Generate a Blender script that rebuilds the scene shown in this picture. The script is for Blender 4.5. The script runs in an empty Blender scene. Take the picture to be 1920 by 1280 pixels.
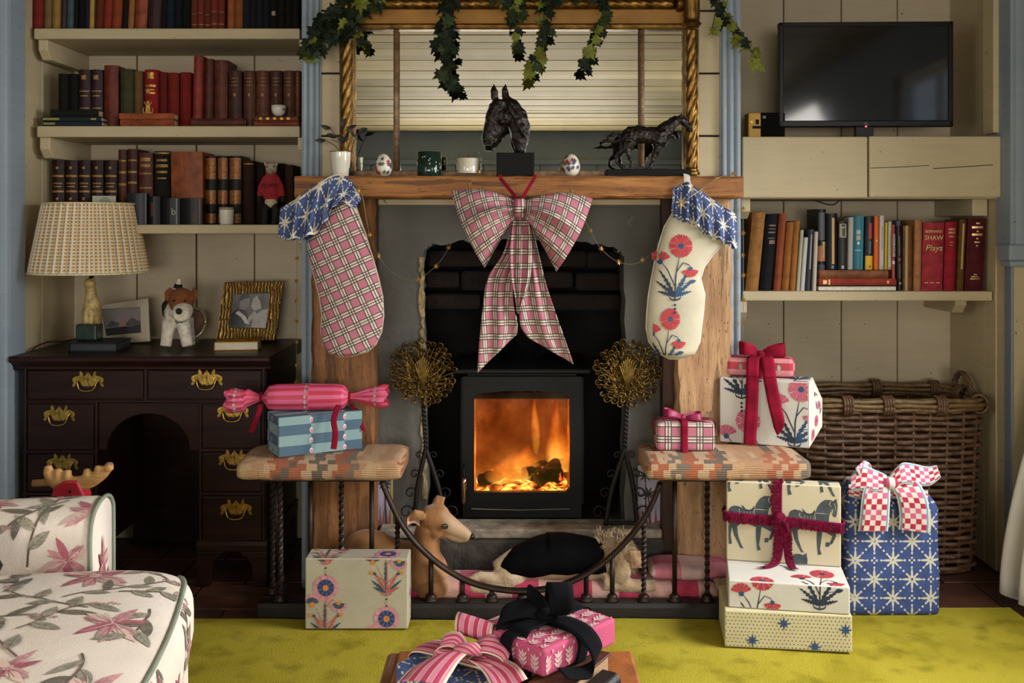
import bpy, bmesh, math, random
from math import pi, sin, cos, radians, sqrt, atan2
from mathutils import Vector, Matrix, noise
from mathutils.geometry import tessellate_polygon
random.seed(7)
scene = bpy.context.scene
COL = scene.collection
# ------------------------------------------------------------------ camera
# eye 1.19 m above the floor, looking along +Y; F = focal length in pixels of a 1920x1280 frame
F, EYE, CX, CY = 1900.0, 1.19, 960.0, 420.0
cam = bpy.data.objects.new('camera', bpy.data.cameras.new('camera'))
COL.objects.link(cam)
cam.location = (0, 0, EYE)
cam.rotation_euler = (pi/2, 0, 0)
cam.data.sensor_width = 36
cam.data.lens = F/1920*36
cam.data.shift_y = -(640-CY)/1920
cam.data.clip_start = 0.05
scene.camera = cam
# ------------------------------------------------------------------ view + light
vs = scene.view_settings
vs.view_transform = 'Standard'; vs.look = 'None'; vs.gamma = 1; vs.use_curve_mapping = False
vs.exposure = 0.14
world = bpy.data.worlds.new('sky'); scene.world = world; world.use_nodes = True
world.node_tree.nodes['Background'].inputs[0].default_value = (0.62, 0.74, 0.92, 1)
world.node_tree.nodes['Background'].inputs[1].default_value = 1.0
def window_light(name, loc, rotz, w, h, power, col, tilt=0, spread=180):
    d = bpy.data.lights.new(name, 'AREA'); d.shape = 'RECTANGLE'; d.size = w; d.size_y = h
    d.energy = power; d.color = col; d.spread = radians(spread)
    o = bpy.data.objects.new(name, d); COL.objects.link(o)
    o.location = loc; o.rotation_euler = (pi/2 - tilt, 0, rotz)
    return o
# daylight standing in the window openings (right wall twice, plus fill added through made-up left and rear windows)
window_light('daylight_right_near', (1.99, 2.25, 1.35), pi/2, 1.0, 1.10, 50, (0.98, 0.98, 1.0), .62, 120)
window_light('daylight_right_far', (1.99, -0.30, 1.42), pi/2, 1.4, 1.20, 48, (1.0, 0.95, 0.88), .4)
window_light('fill_left', (-1.99, 0.30, 1.42), -pi/2, 1.4, 1.20, 30, (1.0, 0.94, 0.85), .3)  # added fill, no window seen on this side
window_light('fill_rear', (0.0, -4.63, 1.02), 0, 2.6, 1.10, 166, (1.0, 0.94, 0.86), 0)  # added as the main frontal fill, from behind the camera

def PX(x, Y): return (x-CX)*Y/F
def PZ(y, Y): return EYE-(y-CY)*Y/F
def P(x, y, Y): return Vector((PX(x, Y), Y, PZ(y, Y)))
def lerp(a, b, t): return a+(b-a)*t
def smooth01(t): t = max(0, min(1, t)); return t*t*(3-2*t)
def interp(tab, t):
    """piecewise-linear table [(t, v), ...]; v float or tuple"""
    if t <= tab[0][0]: return tab[0][1]
    for (a, va), (b, vb) in zip(tab, tab[1:]):
        if t <= b:
            k = (t-a)/(b-a)
            if isinstance(va, (tuple, list)): return tuple(lerp(p, q, k) for p, q in zip(va, vb))
            return lerp(va, vb, k)
    return tab[-1][1]
def catmull(pts, n):
    """smooth polyline through pts with n points per span"""
    pts = [Vector(p) for p in pts]; out = []
    for i in range(len(pts)-1):
        p0 = pts[max(i-1, 0)]; p1 = pts[i]; p2 = pts[i+1]; p3 = pts[min(i+2, len(pts)-1)]
        for k in range(n):
            t = k/n
            out.append(0.5*((2*p1)+(p2-p0)*t+(2*p0-5*p1+4*p2-p3)*t*t+(3*p1-p0-3*p2+p3)*t**3))
    out.append(pts[-1]); return out
def catf(vals, n): return [v.x for v in catmull([(v, 0, 0) for v in vals], n)]

# ------------------------------------------------------------------ materials
def lin(c):
    if isinstance(c, str):
        c = tuple(int(c[i:i+2], 16) for i in (1, 3, 5))
    r = []
    for k in c[:3]:
        k = k/255
        r.append(k/12.92 if k <= 0.04045 else ((k+0.055)/1.055)**2.4)
    return (*r, 1)
class E:
    """scalar expression that writes Math nodes"""
    def __init__(s, nt, v): s.nt = nt; s.v = v
    def op(s, name, *o, clamp=False):
        n = s.nt.nodes.new('ShaderNodeMath'); n.operation = name; n.use_clamp = clamp
        for i, k in enumerate((s,)+o):
            k = k.v if isinstance(k, E) else k
            if isinstance(k, (int, float)): n.inputs[i].default_value = k
            else: s.nt.links.new(k, n.inputs[i])
        return E(s.nt, n.outputs[0])
    def __add__(s, o): return s.op('ADD', o)
    def __sub__(s, o): return s.op('SUBTRACT', o)
    def __rsub__(s, o): return E(s.nt, float(o)).op('SUBTRACT', s)
    def __mul__(s, o): return s.op('MULTIPLY', o)
    def __truediv__(s, o): return s.op('DIVIDE', o)
    __radd__ = __add__; __rmul__ = __mul__
    def abs(s): return s.op('ABSOLUTE')
    def floor(s): return s.op('FLOOR')
    def fract(s): return s.op('FRACT')
    def sqrt(s): return s.op('SQRT')
    def sin(s): return s.op('SINE')
    def lt(s, o): return s.op('LESS_THAN', o)
    def gt(s, o): return s.op('GREATER_THAN', o)
    def max(s, o): return s.op('MAXIMUM', o)
    def min(s, o): return s.op('MINIMUM', o)
    def atan2(s, o): return s.op('ARCTAN2', o)
    def mod(s, o): return s.op('FLOORED_MODULO', o)
class Mat:
    def __init__(s, name):
        s.m = bpy.data.materials.new(name); s.m.use_nodes = True
        s.nt = s.m.node_tree; s.b = s.nt.nodes['Principled BSDF']
    def node(s, t, **kw):
        n = s.nt.nodes.new('ShaderNode'+t)
        for k, v in kw.items(): setattr(n, k, v)
        return n
    def link(s, a, b): s.nt.links.new(a.v if isinstance(a, E) else a, b)
    def set(s, **kw):
        names = dict(rough='Roughness', metal='Metallic', spec='Specular IOR Level', coat='Coat Weight', sheen='Sheen Weight',
                     trans='Transmission Weight', ior='IOR', emit='Emission Strength', alpha='Alpha', sss='Subsurface Weight')
        for k, v in kw.items(): s.b.inputs[names[k]].default_value = v
        return s
    def coord(s, kind='Object'):
        return s.node('TexCoord').outputs[kind]
    def uv(s):
        x = s.node('SeparateXYZ'); s.nt.links.new(s.coord('UV'), x.inputs[0])
        return E(s.nt, x.outputs[0]), E(s.nt, x.outputs[1])
    def noise(s, scale, detail=4, stretch=None, vec=None, rough=.55, dist=0, kind='Object'):
        v = vec or s.coord(kind)
        if stretch:
            mp = s.node('Mapping'); mp.inputs['Scale'].default_value = stretch
            s.nt.links.new(v, mp.inputs[0]); v = mp.outputs[0]
        n = s.node('TexNoise'); n.inputs['Scale'].default_value = scale
        n.inputs['Detail'].default_value = detail; n.inputs['Roughness'].default_value = rough
        n.inputs['Distortion'].default_value = dist
        s.nt.links.new(v, n.inputs['Vector'])
        return E(s.nt, n.outputs[0])
    def ramp(s, fac, stops, interp='LINEAR'):
        r = s.node('ValToRGB'); r.color_ramp.interpolation = interp
        el = r.color_ramp.elements
        while len(el) < len(stops): el.new(0.5)
        for e, (p, c) in zip(el, stops):
            e.position = p; e.color = lin(c) if len(c) == 3 or isinstance(c, str) else c
        s.link(fac, r.inputs[0]); return r.outputs[0]
    def mix(s, fac, a, b, blend='MIX'):
        n = s.node('Mix'); n.data_type = 'RGBA'; n.blend_type = blend
        for k, sock in ((fac, n.inputs[0]), (a, n.inputs[6]), (b, n.inputs[7])):
            if isinstance(k, E): k = k.v
            if isinstance(k, (int, float)): sock.default_value = k
            elif isinstance(k, (tuple, list, str)): sock.default_value = lin(k)
            else: s.nt.links.new(k, sock)
        return n.outputs[2]
    def color(s, c):
        if isinstance(c, (tuple, list, str)): s.b.inputs['Base Color'].default_value = lin(c)
        else: s.link(c, s.b.inputs['Base Color'])
        return s
    def bump(s, h, strength=.3, dist=.01):
        n = s.node('Bump'); n.inputs['Strength'].default_value = strength; n.inputs['Distance'].default_value = dist
        s.link(h, n.inputs['Height']); s.nt.links.new(n.outputs[0], s.b.inputs['Normal']); return s
def scalec(c, k):
    if isinstance(c, str): c = tuple(int(c[i:i+2], 16) for i in (1, 3, 5))
    return tuple(min(255, max(0, v*k)) for v in c)
_mc = {}
def pm(name, c, rough=.6, metal=0, var=.12, vs=10, bump=0, bs=80, stretch=None, bd=.004, **kw):
    """plain procedural material: colour varied by noise, optional fine relief"""
    if name in _mc: return _mc[name]
    m = Mat(name); m.set(rough=rough, metal=metal, **kw)
    n = m.noise(vs, 5, stretch)
    m.color(m.ramp(n, [(.28, scalec(c, 1-var)), (.72, scalec(c, 1+var))]))
    if bump: m.bump(m.noise(bs, 4, stretch), bump, bd)
    _mc[name] = m.m; return m.m

# ------------------------------------------------------------------ mesh building
BASE = {}
def empty(name, loc):
    o = bpy.data.objects.new(name, None); COL.objects.link(o); o.empty_display_size = .05
    o.location = loc; BASE[o] = Vector(loc); return o
def tag(o, label=None, cat=None, group=None, kind=None):
    if label: o['label'] = label
    if cat: o['category'] = cat
    if group: o['group'] = group
    if kind: o['kind'] = kind
    return o
def thing(name, label, cat, loc, group=None): return tag(empty(name, loc), label, cat, group)
def inst(src, name, parent, M):
    """another object on the same mesh, placed in the world by M"""
    o = bpy.data.objects.new(name, src.data if hasattr(src, 'data') else src); COL.objects.link(o)
    if parent is not None:
        o.parent = parent; M = Matrix.Translation(-BASE[parent]) @ M
    o.matrix_local = M; BASE[o] = BASE.get(parent, Vector((0, 0, 0)))
    return o
class MB:
    def __init__(s): s.v = []; s.f = []; s.m = []; s.uv = []
    def add(s, vs, fs, mi=0, uvs=None, M=None):
        k = len(s.v)
        for i, p in enumerate(vs):
            p = Vector(p); s.v.append(M @ p if M else p)
            s.uv.append(uvs[i] if uvs else (p.x, p.z))
        for f in fs: s.f.append([k+i for i in f]); s.m.append(mi)
        return s
    def box(s, x0, x1, y0, y1, z0, z1, mi=0, M=None):
        return s.add([(x0,y0,z0),(x1,y0,z0),(x1,y1,z0),(x0,y1,z0),(x0,y0,z1),(x1,y0,z1),(x1,y1,z1),(x0,y1,z1)],
                     [(0,3,2,1),(4,5,6,7),(0,1,5,4),(1,2,6,5),(2,3,7,6),(3,0,4,7)], mi, None, M)
    def prism(s, poly, a, b, plane='xz', mi=0, M=None):
        """2-D outline extruded between a and b along the third axis"""
        f = {'xz': lambda p, t: (p[0], t, p[1]), 'xy': lambda p, t: (p[0], p[1], t), 'yz': lambda p, t: (t, p[0], p[1])}[plane]
        n = len(poly)
        vs = [f(p, a) for p in poly]+[f(p, b) for p in poly]
        fs = [list(range(n)), list(range(2*n-1, n-1, -1))]
        for i in range(n): j = (i+1) % n; fs.append([j, i, n+i, n+j])
        return s.add(vs, fs, mi, None, M)
    def ring_loft(s, rings, closed=True, caps=True, mi=0, uvs=None, M=None):
        n = len(rings[0]); vs = [p for r in rings for p in r]; fs = []
        for i in range(len(rings)-1):
            for j in range(n if closed else n-1):
                k = (j+1) % n
                fs.append((i*n+j, i*n+k, (i+1)*n+k, (i+1)*n+j))
        if caps and closed:
            fs.append(list(range(n-1, -1, -1))); fs.append([(len(rings)-1)*n+j for j in range(n)])
        return s.add(vs, fs, mi, uvs, M)
    def tube(s, pts, r, n=8, mi=0, caps=True, flat=None, up=None, M=None, twist=0):
        """swept tube; r float or list; flat=(a,b) scales of the section; up = reference direction"""
        pts = [Vector(p) for p in pts]; L = len(pts)
        rs = r if isinstance(r, (list, tuple)) else [r]*L
        rings = []; ref = Vector(up) if up else None; prev = None; acc = 0; uvs = []
        for i in range(L):
            t = (pts[min(i+1, L-1)]-pts[max(i-1, 0)])
            t = t.normalized() if t.length > 1e-9 else Vector((0, 0, 1))
            if ref is not None: a = ref-t*ref.dot(t)
            elif prev is not None: a = prev-t*prev.dot(t)
            else:
                a = Vector((0, 0, 1)) if abs(t.z) < .9 else Vector((1, 0, 0)); a = a-t*a.dot(t)
            a.normalize(); b = t.cross(a); prev = a
            fa, fb = flat if flat else (1, 1)
            if i: acc += (pts[i]-pts[i-1]).length
            ring = []
            for k in range(n):
                th = 2*pi*k/n + twist*i
                ring.append(pts[i]+a*cos(th)*rs[i]*fa+b*sin(th)*rs[i]*fb); uvs.append((k/n, acc))
            rings.append(ring)
        return s.ring_loft(rings, True, caps, mi, uvs, M)
    def lathe(s, prof, n=24, c=(0, 0, 0), mi=0, M=None, ripple=None, caps=True):
        rings = []; uvs = []
        for i, (r, z) in enumerate(prof):
            ring = []
            for k in range(n):
                th = 2*pi*k/n; rr = r*(1+(ripple(th, i) if ripple else 0))
                ring.append((c[0]+rr*cos(th), c[1]+rr*sin(th), c[2]+z)); uvs.append((k/n, z))
            rings.append(ring)
        return s.ring_loft(rings, True, caps, mi, uvs, M)
    def ball(s, c, r, n=12, m=8, mi=0, M=None):
        r = r if isinstance(r, (tuple, list)) else (r, r, r)
        rings = []
        for i in range(m+1):
            ph = -pi/2+pi*i/m; q = max(cos(ph), .02)
            rings.append([(c[0]+r[0]*q*cos(2*pi*k/n), c[1]+r[1]*q*sin(2*pi*k/n), c[2]+r[2]*sin(ph)) for k in range(n)])
        return s.ring_loft(rings, True, True, mi, None, M)
    def grid(s, fn, nu, nv, mi=0, closeu=False, closev=False, uvfn=None):
        vs = []; uvs = []
        for i in range(nu+1):
            for j in range(nv+1):
                vs.append(fn(i/nu, j/nv)); uvs.append(uvfn(i/nu, j/nv) if uvfn else (i/nu, j/nv))
        fs = [(i*(nv+1)+j, (i+1)*(nv+1)+j, (i+1)*(nv+1)+j+1, i*(nv+1)+j+1) for i in range(nu) for j in range(nv)]
        return s.add(vs, fs, mi, uvs)
    def mesh(s, name, mats, base=Vector((0, 0, 0)), smooth=False):
        me = bpy.data.meshes.new(name)
        me.from_pydata([tuple(p-base) for p in s.v], [], s.f)
        mats = mats if isinstance(mats, (list, tuple)) else [mats]
        for m in mats: me.materials.append(m)
        if len(mats) > 1: me.polygons.foreach_set('material_index', s.m)
        uvl = me.uv_layers.new(name='UVMap')
        li = [0]*len(me.loops); me.loops.foreach_get('vertex_index', li)
        flat = []
        for i in li: flat += [s.uv[i][0], s.uv[i][1]]
        uvl.data.foreach_set('uv', flat)
        if smooth: me.polygons.foreach_set('use_smooth', [True]*len(me.polygons))
        me.update(); return me
    def build(s, name, mats, parent=None, smooth=False, bevel=0, seg=2, fix=True, angle=None, kind=None):
        """verts are in world space; without a parent the origin is the bottom centre"""
        if parent is not None: base = BASE[parent]
        else:
            xs = [p.x for p in s.v]; ys = [p.y for p in s.v]; zs = [p.z for p in s.v]
            base = Vector(((min(xs)+max(xs))/2, (min(ys)+max(ys))/2, min(zs)))
        me = s.mesh(name, mats, base, smooth)
        if fix:
            bm = bmesh.new(); bm.from_mesh(me); bmesh.ops.recalc_face_normals(bm, faces=bm.faces); bm.to_mesh(me); bm.free()
        o = bpy.data.objects.new(name, me); COL.objects.link(o)
        if parent is not None: o.parent = parent
        else: o.location = base
        BASE[o] = base
        if bevel:
            b = o.modifiers.new('bevel', 'BEVEL'); b.width = bevel; b.segments = seg; b.limit_method = 'ANGLE'; b.angle_limit = radians(40)
            if smooth is False: me.polygons.foreach_set('use_smooth', [False]*len(me.polygons))
        if angle: me.set_sharp_from_angle(angle=radians(angle))
        if kind: o['kind'] = kind
        return o
def remesh(mb, voxel, smooth_iter=4, disp=0, dscale=40):
    """weld overlapping solids into one continuous skin"""
    o = bpy.data.objects.new('tmp', mb.mesh('tmp', [])); COL.objects.link(o)
    bm = bmesh.new(); bm.from_mesh(o.data); bmesh.ops.recalc_face_normals(bm, faces=bm.faces); bm.to_mesh(o.data); bm.free()
    r = o.modifiers.new('r', 'REMESH'); r.mode = 'VOXEL'; r.voxel_size = voxel
    if smooth_iter:
        sm = o.modifiers.new('s', 'SMOOTH'); sm.iterations = smooth_iter; sm.factor = .5
    dg = bpy.context.evaluated_depsgraph_get(); dg.update()
    me = bpy.data.meshes.new_from_object(o.evaluated_get(dg))
    out = MB(); out.v = [v.co.copy() for v in me.vertices]; out.f = [list(p.vertices) for p in me.polygons]
    out.m = [0]*len(out.f); out.uv = [(0, 0)]*len(out.v)
    if disp:
        for i, v in enumerate(me.vertices):
            out.v[i] = v.co+v.normal*disp*noise.noise(v.co*dscale)
    bpy.data.objects.remove(o); bpy.data.meshes.remove(me); return out
def text_mb(body, size, M, extrude=.0004, align='CENTER'):
    c = bpy.data.curves.new('t', 'FONT'); c.body = body; c.size = size; c.extrude = extrude
    c.align_x = align; c.align_y = 'CENTER'; c.resolution_u = 3
    o = bpy.data.objects.new('t', c); COL.objects.link(o)
    dg = bpy.context.evaluated_depsgraph_get(); dg.update()
    me = bpy.data.meshes.new_from_object(o.evaluated_get(dg))
    mb = MB(); mb.add([v.co for v in me.vertices], [list(p.vertices) for p in me.polygons], 0, None, M)
    bpy.data.objects.remove(o); bpy.data.meshes.remove(me); bpy.data.curves.remove(c); return mb
FRONT = Matrix(((1,0,0,0),(0,0,-1,0),(0,1,0,0),(0,0,0,1)))     # text plane -> facing the room (-Y), upright
# ------------------------------------------------------------------ flat print laid on surfaces
class Print:
    def __init__(s): s.p = []
    def poly(s, pts, mi=0): s.p.append(([tuple(p[:2]) for p in pts], mi)); return s
    def disc(s, x, y, r, mi=0, n=8, ry=None): return s.poly([(x+r*cos(2*pi*k/n), y+(ry or r)*sin(2*pi*k/n)) for k in range(n)], mi)
    def line(s, pts, w, mi=0):
        pts = [Vector((p[0], p[1])) for p in pts]
        L = []; R = []
        for i, p in enumerate(pts):
            t = (pts[min(i+1, len(pts)-1)]-pts[max(i-1, 0)])
            if t.length < 1e-9: continue
            t.normalize(); n = Vector((-t.y, t.x)); ww = w*(1 if i < len(pts)-1 else .4)
            L.append(p+n*ww/2); R.append(p-n*ww/2)
        return s.poly(L+R[::-1], mi)
    def leaf(s, x, y, ang, L, w, mi=0, teeth=0, bend=0):
        """pointed leaf from its base; teeth>0 gives a feathered edge"""
        a = []; b = []; n = max(6, teeth*2)
        for i in range(n+1):
            t = i/n; ww = w*sin(pi*min(1, t*.92+.08))**.8*(1-.3*t)
            if teeth and i % 2: ww *= .45
            ax = L*t; ay = bend*L*t*t
            a.append((ax, ay+ww/2)); b.append((ax, ay-ww/2))
        c, sn = cos(ang), sin(ang)
        return s.poly([(x+p*c-q*sn, y+p*sn+q*c) for p, q in a+b[::-1]], mi)
    def star(s, x, y, R, r, n=8, mi=0, rot=0, R2=None):
        pts = []
        for k in range(2*n):
            rr = (R if (k//2) % 2 == 0 or R2 is None else R2) if k % 2 == 0 else r
            th = rot+pi*k/n; pts.append((x+rr*cos(th), y+rr*sin(th)))
        return s.poly(pts, mi)
    def build(s, name, mats, parent, fn, clip=None, maxe=None):
        mb = MB()
        for i, (pts, mi) in enumerate(s.p):
            if clip:
                pts = clip_poly(pts, clip)
                if len(pts) < 3: continue
            lift = (i % 40)*2e-6
            if maxe:
                tris = tessellate_polygon([[Vector((p[0], p[1], 0)) for p in pts]])
                stack = [[Vector(pts[k]) for k in t] for t in tris]; out = []
                while stack:
                    t = stack.pop(); e = [(t[(k+1) % 3]-t[k]).length for k in range(3)]
                    if max(e) > maxe and len(out) < 4000:
                        k = e.index(max(e)); m = (t[k]+t[(k+1) % 3])/2
                        stack.append([t[k], m, t[(k+2) % 3]]); stack.append([m, t[(k+1) % 3], t[(k+2) % 3]])
                    else: out.append(t)
                for t in out: mb.add([fn(p[0], p[1], lift) for p in t], [(0, 1, 2)], mi)
            else: mb.add([fn(p[0], p[1], lift) for p in pts], [list(range(len(pts)))], mi)
        if not mb.v: return None
        return mb.build(name, mats, parent, fix=False, kind='stuff')
def clip_poly(pts, c):
    u0, v0, u1, v1 = c
    for ax, lim, sg in ((0, u0, 1), (0, u1, -1), (1, v0, 1), (1, v1, -1)):
        out = []
        for i in range(len(pts)):
            p, q = pts[i-1], pts[i]; ip = sg*(p[ax]-lim) >= 0; iq = sg*(q[ax]-lim) >= 0
            if ip != iq:
                t = (lim-p[ax])/(q[ax]-p[ax]); out.append((lerp(p[0], q[0], t), lerp(p[1], q[1], t)))
            if iq: out.append(q)
        pts = out
        if len(pts) < 3: return []
    return pts
ORD = ['first','second','third','fourth','fifth','sixth','seventh','eighth','ninth','tenth','eleventh','twelfth','thirteenth','fourteenth','fifteenth',
       'sixteenth','seventeenth','eighteenth','nineteenth','twentieth']
ORD += ['twenty-'+w for w in ORD[:9]]+['thirtieth']+['thirty-'+w for w in ORD[:9]]
# ================================================================== SETTING
def painted(name, c, c2, bs=1.0):
    """old brush-painted timber: streaks, small dark knots and chips"""
    m = Mat(name); m.set(rough=.62)
    g = m.noise(6, 6, (1, 1, 12)); k = m.noise(55, 2); b = m.noise(2.2, 4)
    col = m.ramp(b, [(.3, c), (.7, c2)])
    col = m.mix((k.gt(.735)) * .75, col, '#4a3c28')
    col = m.mix((g-.45).op('MULTIPLY', .5, clamp=True), col, scalec(c2, .72))
    m.color(col); m.bump(g*.6+m.noise(180, 3)*.4, .25*bs, .003); return m.m
CREAM = painted('cream_paint', '#b0a07e', '#bfae8a')
CREAM2 = painted('cream_paint_alcove', '#b2a286', '#c1b194')
BLUE = painted('blue_paint', '#7e8a94', '#8c979f', .4)
def timber(name, a, b, c, axis='z', crack=.5):
    m = Mat(name); m.set(rough=.7)
    st = {'z': (10, 10, .9), 'x': (.9, 10, 10), 'y': (10, .9, 10)}[axis]
    g = m.noise(4, 7, st, dist=.6); f = m.noise(30, 4, st); d = m.noise(2.5, 4, tuple(k*.45 for k in st))
    col = m.ramp(g, [(.3, a), (.5, b), (.72, c)])
    cr = (f.lt(.36))*crack
    col = m.mix(cr, col, scalec(a, .35))
    col = m.mix((d.lt(.36))*.55, col, scalec(a, .55))
    m.color(col); m.bump(g*.6+f*.5, .6, .006); return m.m
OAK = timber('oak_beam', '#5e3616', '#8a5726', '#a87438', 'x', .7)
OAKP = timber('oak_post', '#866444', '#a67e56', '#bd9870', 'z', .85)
OAKL = timber('oak_post_dark', '#4e2f16', '#75491f', '#916232', 'z', .85)
MAHOG = timber('mahogany', '#1c0d0a', '#2a1410', '#371b15', 'x', .15)
m = Mat('mahogany_gloss'); m.set(rough=.4, spec=.25)
g = m.noise(5, 6, (1, 10, 10)); m.color(m.ramp(g, [(.3, '#1a0b08'), (.7, '#301711')])); m.bump(g, .08, .002); MAHOG = m.m
# plaster of the hearth surround
m = Mat('grey_plaster'); m.set(rough=.9)
a = m.noise(3, 6); b = m.noise(26, 6); c = m.noise(9, 5)
col = m.ramp(a, [(.3, '#4e4c48'), (.6, '#605e58'), (.8, '#6c6960')])
col = m.mix((c.gt(.66))*.4, col, '#7d7260'); m.color(col); m.bump(a*.6+b*.5, .8, .012); PLASTER = m.m
SOOT = pm('sooty_brick', '#1c130e', .95, var=.45, vs=14, bump=.9, bs=60, bd=.01)
SOOT2 = pm('sooty_mortar', '#1a120d', .95, var=.3, vs=20, bump=.5)
STONE = pm('hearth_stone', '#3c3731', .85, var=.35, vs=16, bump=.8, bs=45, bd=.008)
STONE2 = pm('worn_hearth_edge', '#8a8070', .8, var=.3, vs=22, bump=.6, bs=60, bd=.006)
TILE = pm('quarry_tile', '#4a2b1e', .55, var=.3, vs=9, bump=.3, bs=40)
GROUT = pm('dark_joint', '#1c1410', .95)
m = Mat('moss_velvet_pile'); m.set(rough=1, spec=.1)
a = m.noise(2.6, 6, dist=.5); b = m.noise(260, 3); c = m.noise(11, 5)
col = m.ramp(a, [(.25, '#86791c'), (.5, '#a1932c'), (.75, '#ad9f38')])
col = m.mix(((.5-c)*4).op('MULTIPLY', .8, clamp=True), col, '#6a6010'); m.color(col); m.bump(a*.3+b+c*.6, .7, .006); RUG = m.m
DARK = pm('dark_gap', '#0c0906', .95)

def struct(mb, name, mats, **k): return tag(mb.build(name, mats, **k), kind='structure')
XL, XR, YB = -1.665, 1.665, 3.84           # alcove sides and back
YF = 3.335                                  # chimney breast face
RL, RR, RY = -1.86, 1.86, -4.5              # room
# floor with quarry tiles along the hearth
fl = struct(MB().box(RL, RR, RY, 3.95, -.06, -.006), 'floor', GROUT)
tm = MB().box(-.113, .113, -.113, .113, -.006, 0).mesh('tile', TILE)
for i in range(15):
    for j in range(4):
        o = inst(tm, 'tile', fl, Matrix.Translation((-1.7+.232*i+(.1 if j % 2 else 0), 3.02+.232*j, random.uniform(-.002, 0))) @ Matrix.Rotation(random.uniform(-.01, .01), 4, 'Z'))
        mod = o.modifiers.new('bevel', 'BEVEL'); mod.width = .004; mod.segments = 1
# rug
def rugfn(u, v):
    x = lerp(-1.62, 1.53, u); y = lerp(.2, 3.022+.09*smooth01((x-.85)/.1), v)
    return (x+.004*sin(y*9), y+.006*sin(x*5)*(v > .9), .012+.003*noise.noise(Vector((x*5, y*5, 0))))
rb = MB().grid(rugfn, 60, 60, uvfn=lambda u, v: (u, v))
k = len(rb.v)
for i in range(60): # thickness at the far edge
    a, b = rb.v[i*61+60], rb.v[(i+1)*61+60]
    rb.add([a, b, (b.x, b.y+.004, 0), (a.x, a.y+.004, 0)], [(0, 1, 2, 3)])
tag(rb.build('rug', RUG, smooth=True), 'moss yellow velvet pile rug in front of the fireplace', 'rug')
# ceiling of cream boards
ce = struct(MB().box(RL, RR, RY, 3.95, 2.235, 2.29), 'ceiling', DARK)
y = 3.9; i = 0
CB = [painted('ceiling_board_paint_%d' % q, c1, c2) for q, (c1, c2) in enumerate((('#98895f', '#a4956c'), ('#82754f', '#90835c'), ('#a89a74', '#b6a884')))]
while y > RY:
    w = random.uniform(.15, .24)
    MB().box(RL, RR, max(y-w+.008, RY), y, 2.2+random.uniform(0, .010), 2.236).build('plank', CB[random.choice((0, 0, 1, 2))], ce, bevel=.004, seg=1)
    y -= w
# side walls with window openings, rear wall
def wall_side(name, X0, X1, wins):
    mb = MB(); ys = RY
    for (a, b, z0, z1) in sorted(wins):
        mb.box(X0, X1, ys, a, 0, 2.3); mb.box(X0, X1, a, b, 0, z0); mb.box(X0, X1, a, b, z1, 2.3); ys = b
    mb.box(X0, X1, ys, 3.95, 0, 2.3)
    return struct(mb, name, BLUE)
WR = [(1.72, 2.78, .78, 1.94), (-1.0, .4, .82, 2.02)]; WL = [(-.4, 1.0, .82, 2.02)]
wall_side('wall_right', RR, RR+.1, WR); wall_side('wall_left', RL-.1, RL, WL)
m = Mat('window_glass'); t = m.node('BsdfTransparent'); gl = m.node('BsdfGlossy'); gl.inputs['Roughness'].default_value = .02
mx = m.node('MixShader'); mx.inputs[0].default_value = .06
m.nt.links.new(t.outputs[0], mx.inputs[1]); m.nt.links.new(gl.outputs[0], mx.inputs[2])
m.nt.links.new(mx.outputs[0], m.nt.nodes['Material Output'].inputs[0]); PANE = m.m
WHITEP = pm('white_gloss_paint', '#d9d4c8', .4, var=.04)
for n, (X, (a, b, z0, z1)) in enumerate([(RR, WR[0]), (RR, WR[1]), (RL-.1, WL[0])]):  # the last, in the left wall, is an unseen one added for fill
    fr = MB()
    for (p, q, r, s_) in ((a, b, z0, z0+.05), (a, b, z1-.05, z1), (a, a+.05, z0, z1), (b-.05, b, z0, z1)): fr.box(X+.02, X+.08, p, q, r, s_)
    w = struct(fr, 'window_%d' % (n+1), WHITEP)
    MB().box(X+.035, X+.065, (a+b)/2-.015, (a+b)/2+.015, z0+.05, z1-.05).build('glazing_bar', WHITEP, w)
    for k in (1, 2):
        z = lerp(z0, z1, k/3); MB().box(X+.035, X+.065, a+.05, b-.05, z-.012, z+.012).build('glazing_bar', WHITEP, w)
    for i in range(2):
        for k in range(3):
            MB().box(X+.048, X+.052, lerp(a, b, i/2)+.03, lerp(a, b, (i+1)/2)-.03, lerp(z0, z1, k/3)+.03, lerp(z0, z1, (k+1)/3)-.03).build('pane', PANE, w)
wr = struct(MB().box(RL, -1.32, RY-.1, RY, 0, 2.3).box(1.32, RR, RY-.1, RY, 0, 2.3).box(-1.32, 1.32, RY-.1, RY, 0, .46).box(-1.32, 1.32, RY-.1, RY, 1.58, 2.3), 'wall_rear', BLUE)
for i in range(12): MB().box(RL+.31*i+.004, min(RL+.31*(i+1)-.004, RR), RY, RY+.02, 1.6, 1.84).build('panel', BLUE, wr, bevel=.005, seg=1)
fr = MB()
for (p, q, r, s_) in ((-1.32, 1.32, .46, .52), (-1.32, 1.32, 1.52, 1.58), (-1.32, -1.26, .46, 1.58), (1.26, 1.32, .46, 1.58)): fr.box(p, q, RY-.08, RY-.02, r, s_)
w4 = struct(fr, 'window_4', WHITEP)  # unseen rear window, made up to let in frontal fill
for x_ in (-.63, 0, .63): MB().box(x_-.015, x_+.015, RY-.065, RY-.035, .52, 1.52).build('glazing_bar', WHITEP, w4)
for i in range(4): MB().box(-1.29+.645*i+.02, -1.29+.645*(i+1)-.02, RY-.052, RY-.048, .5, 1.54).build('pane', PANE, w4)
MB().box(RL, RR, RY, RY+.05, 1.84, 1.9).build('cornice_rail', BLUE, wr, bevel=.01)
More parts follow.
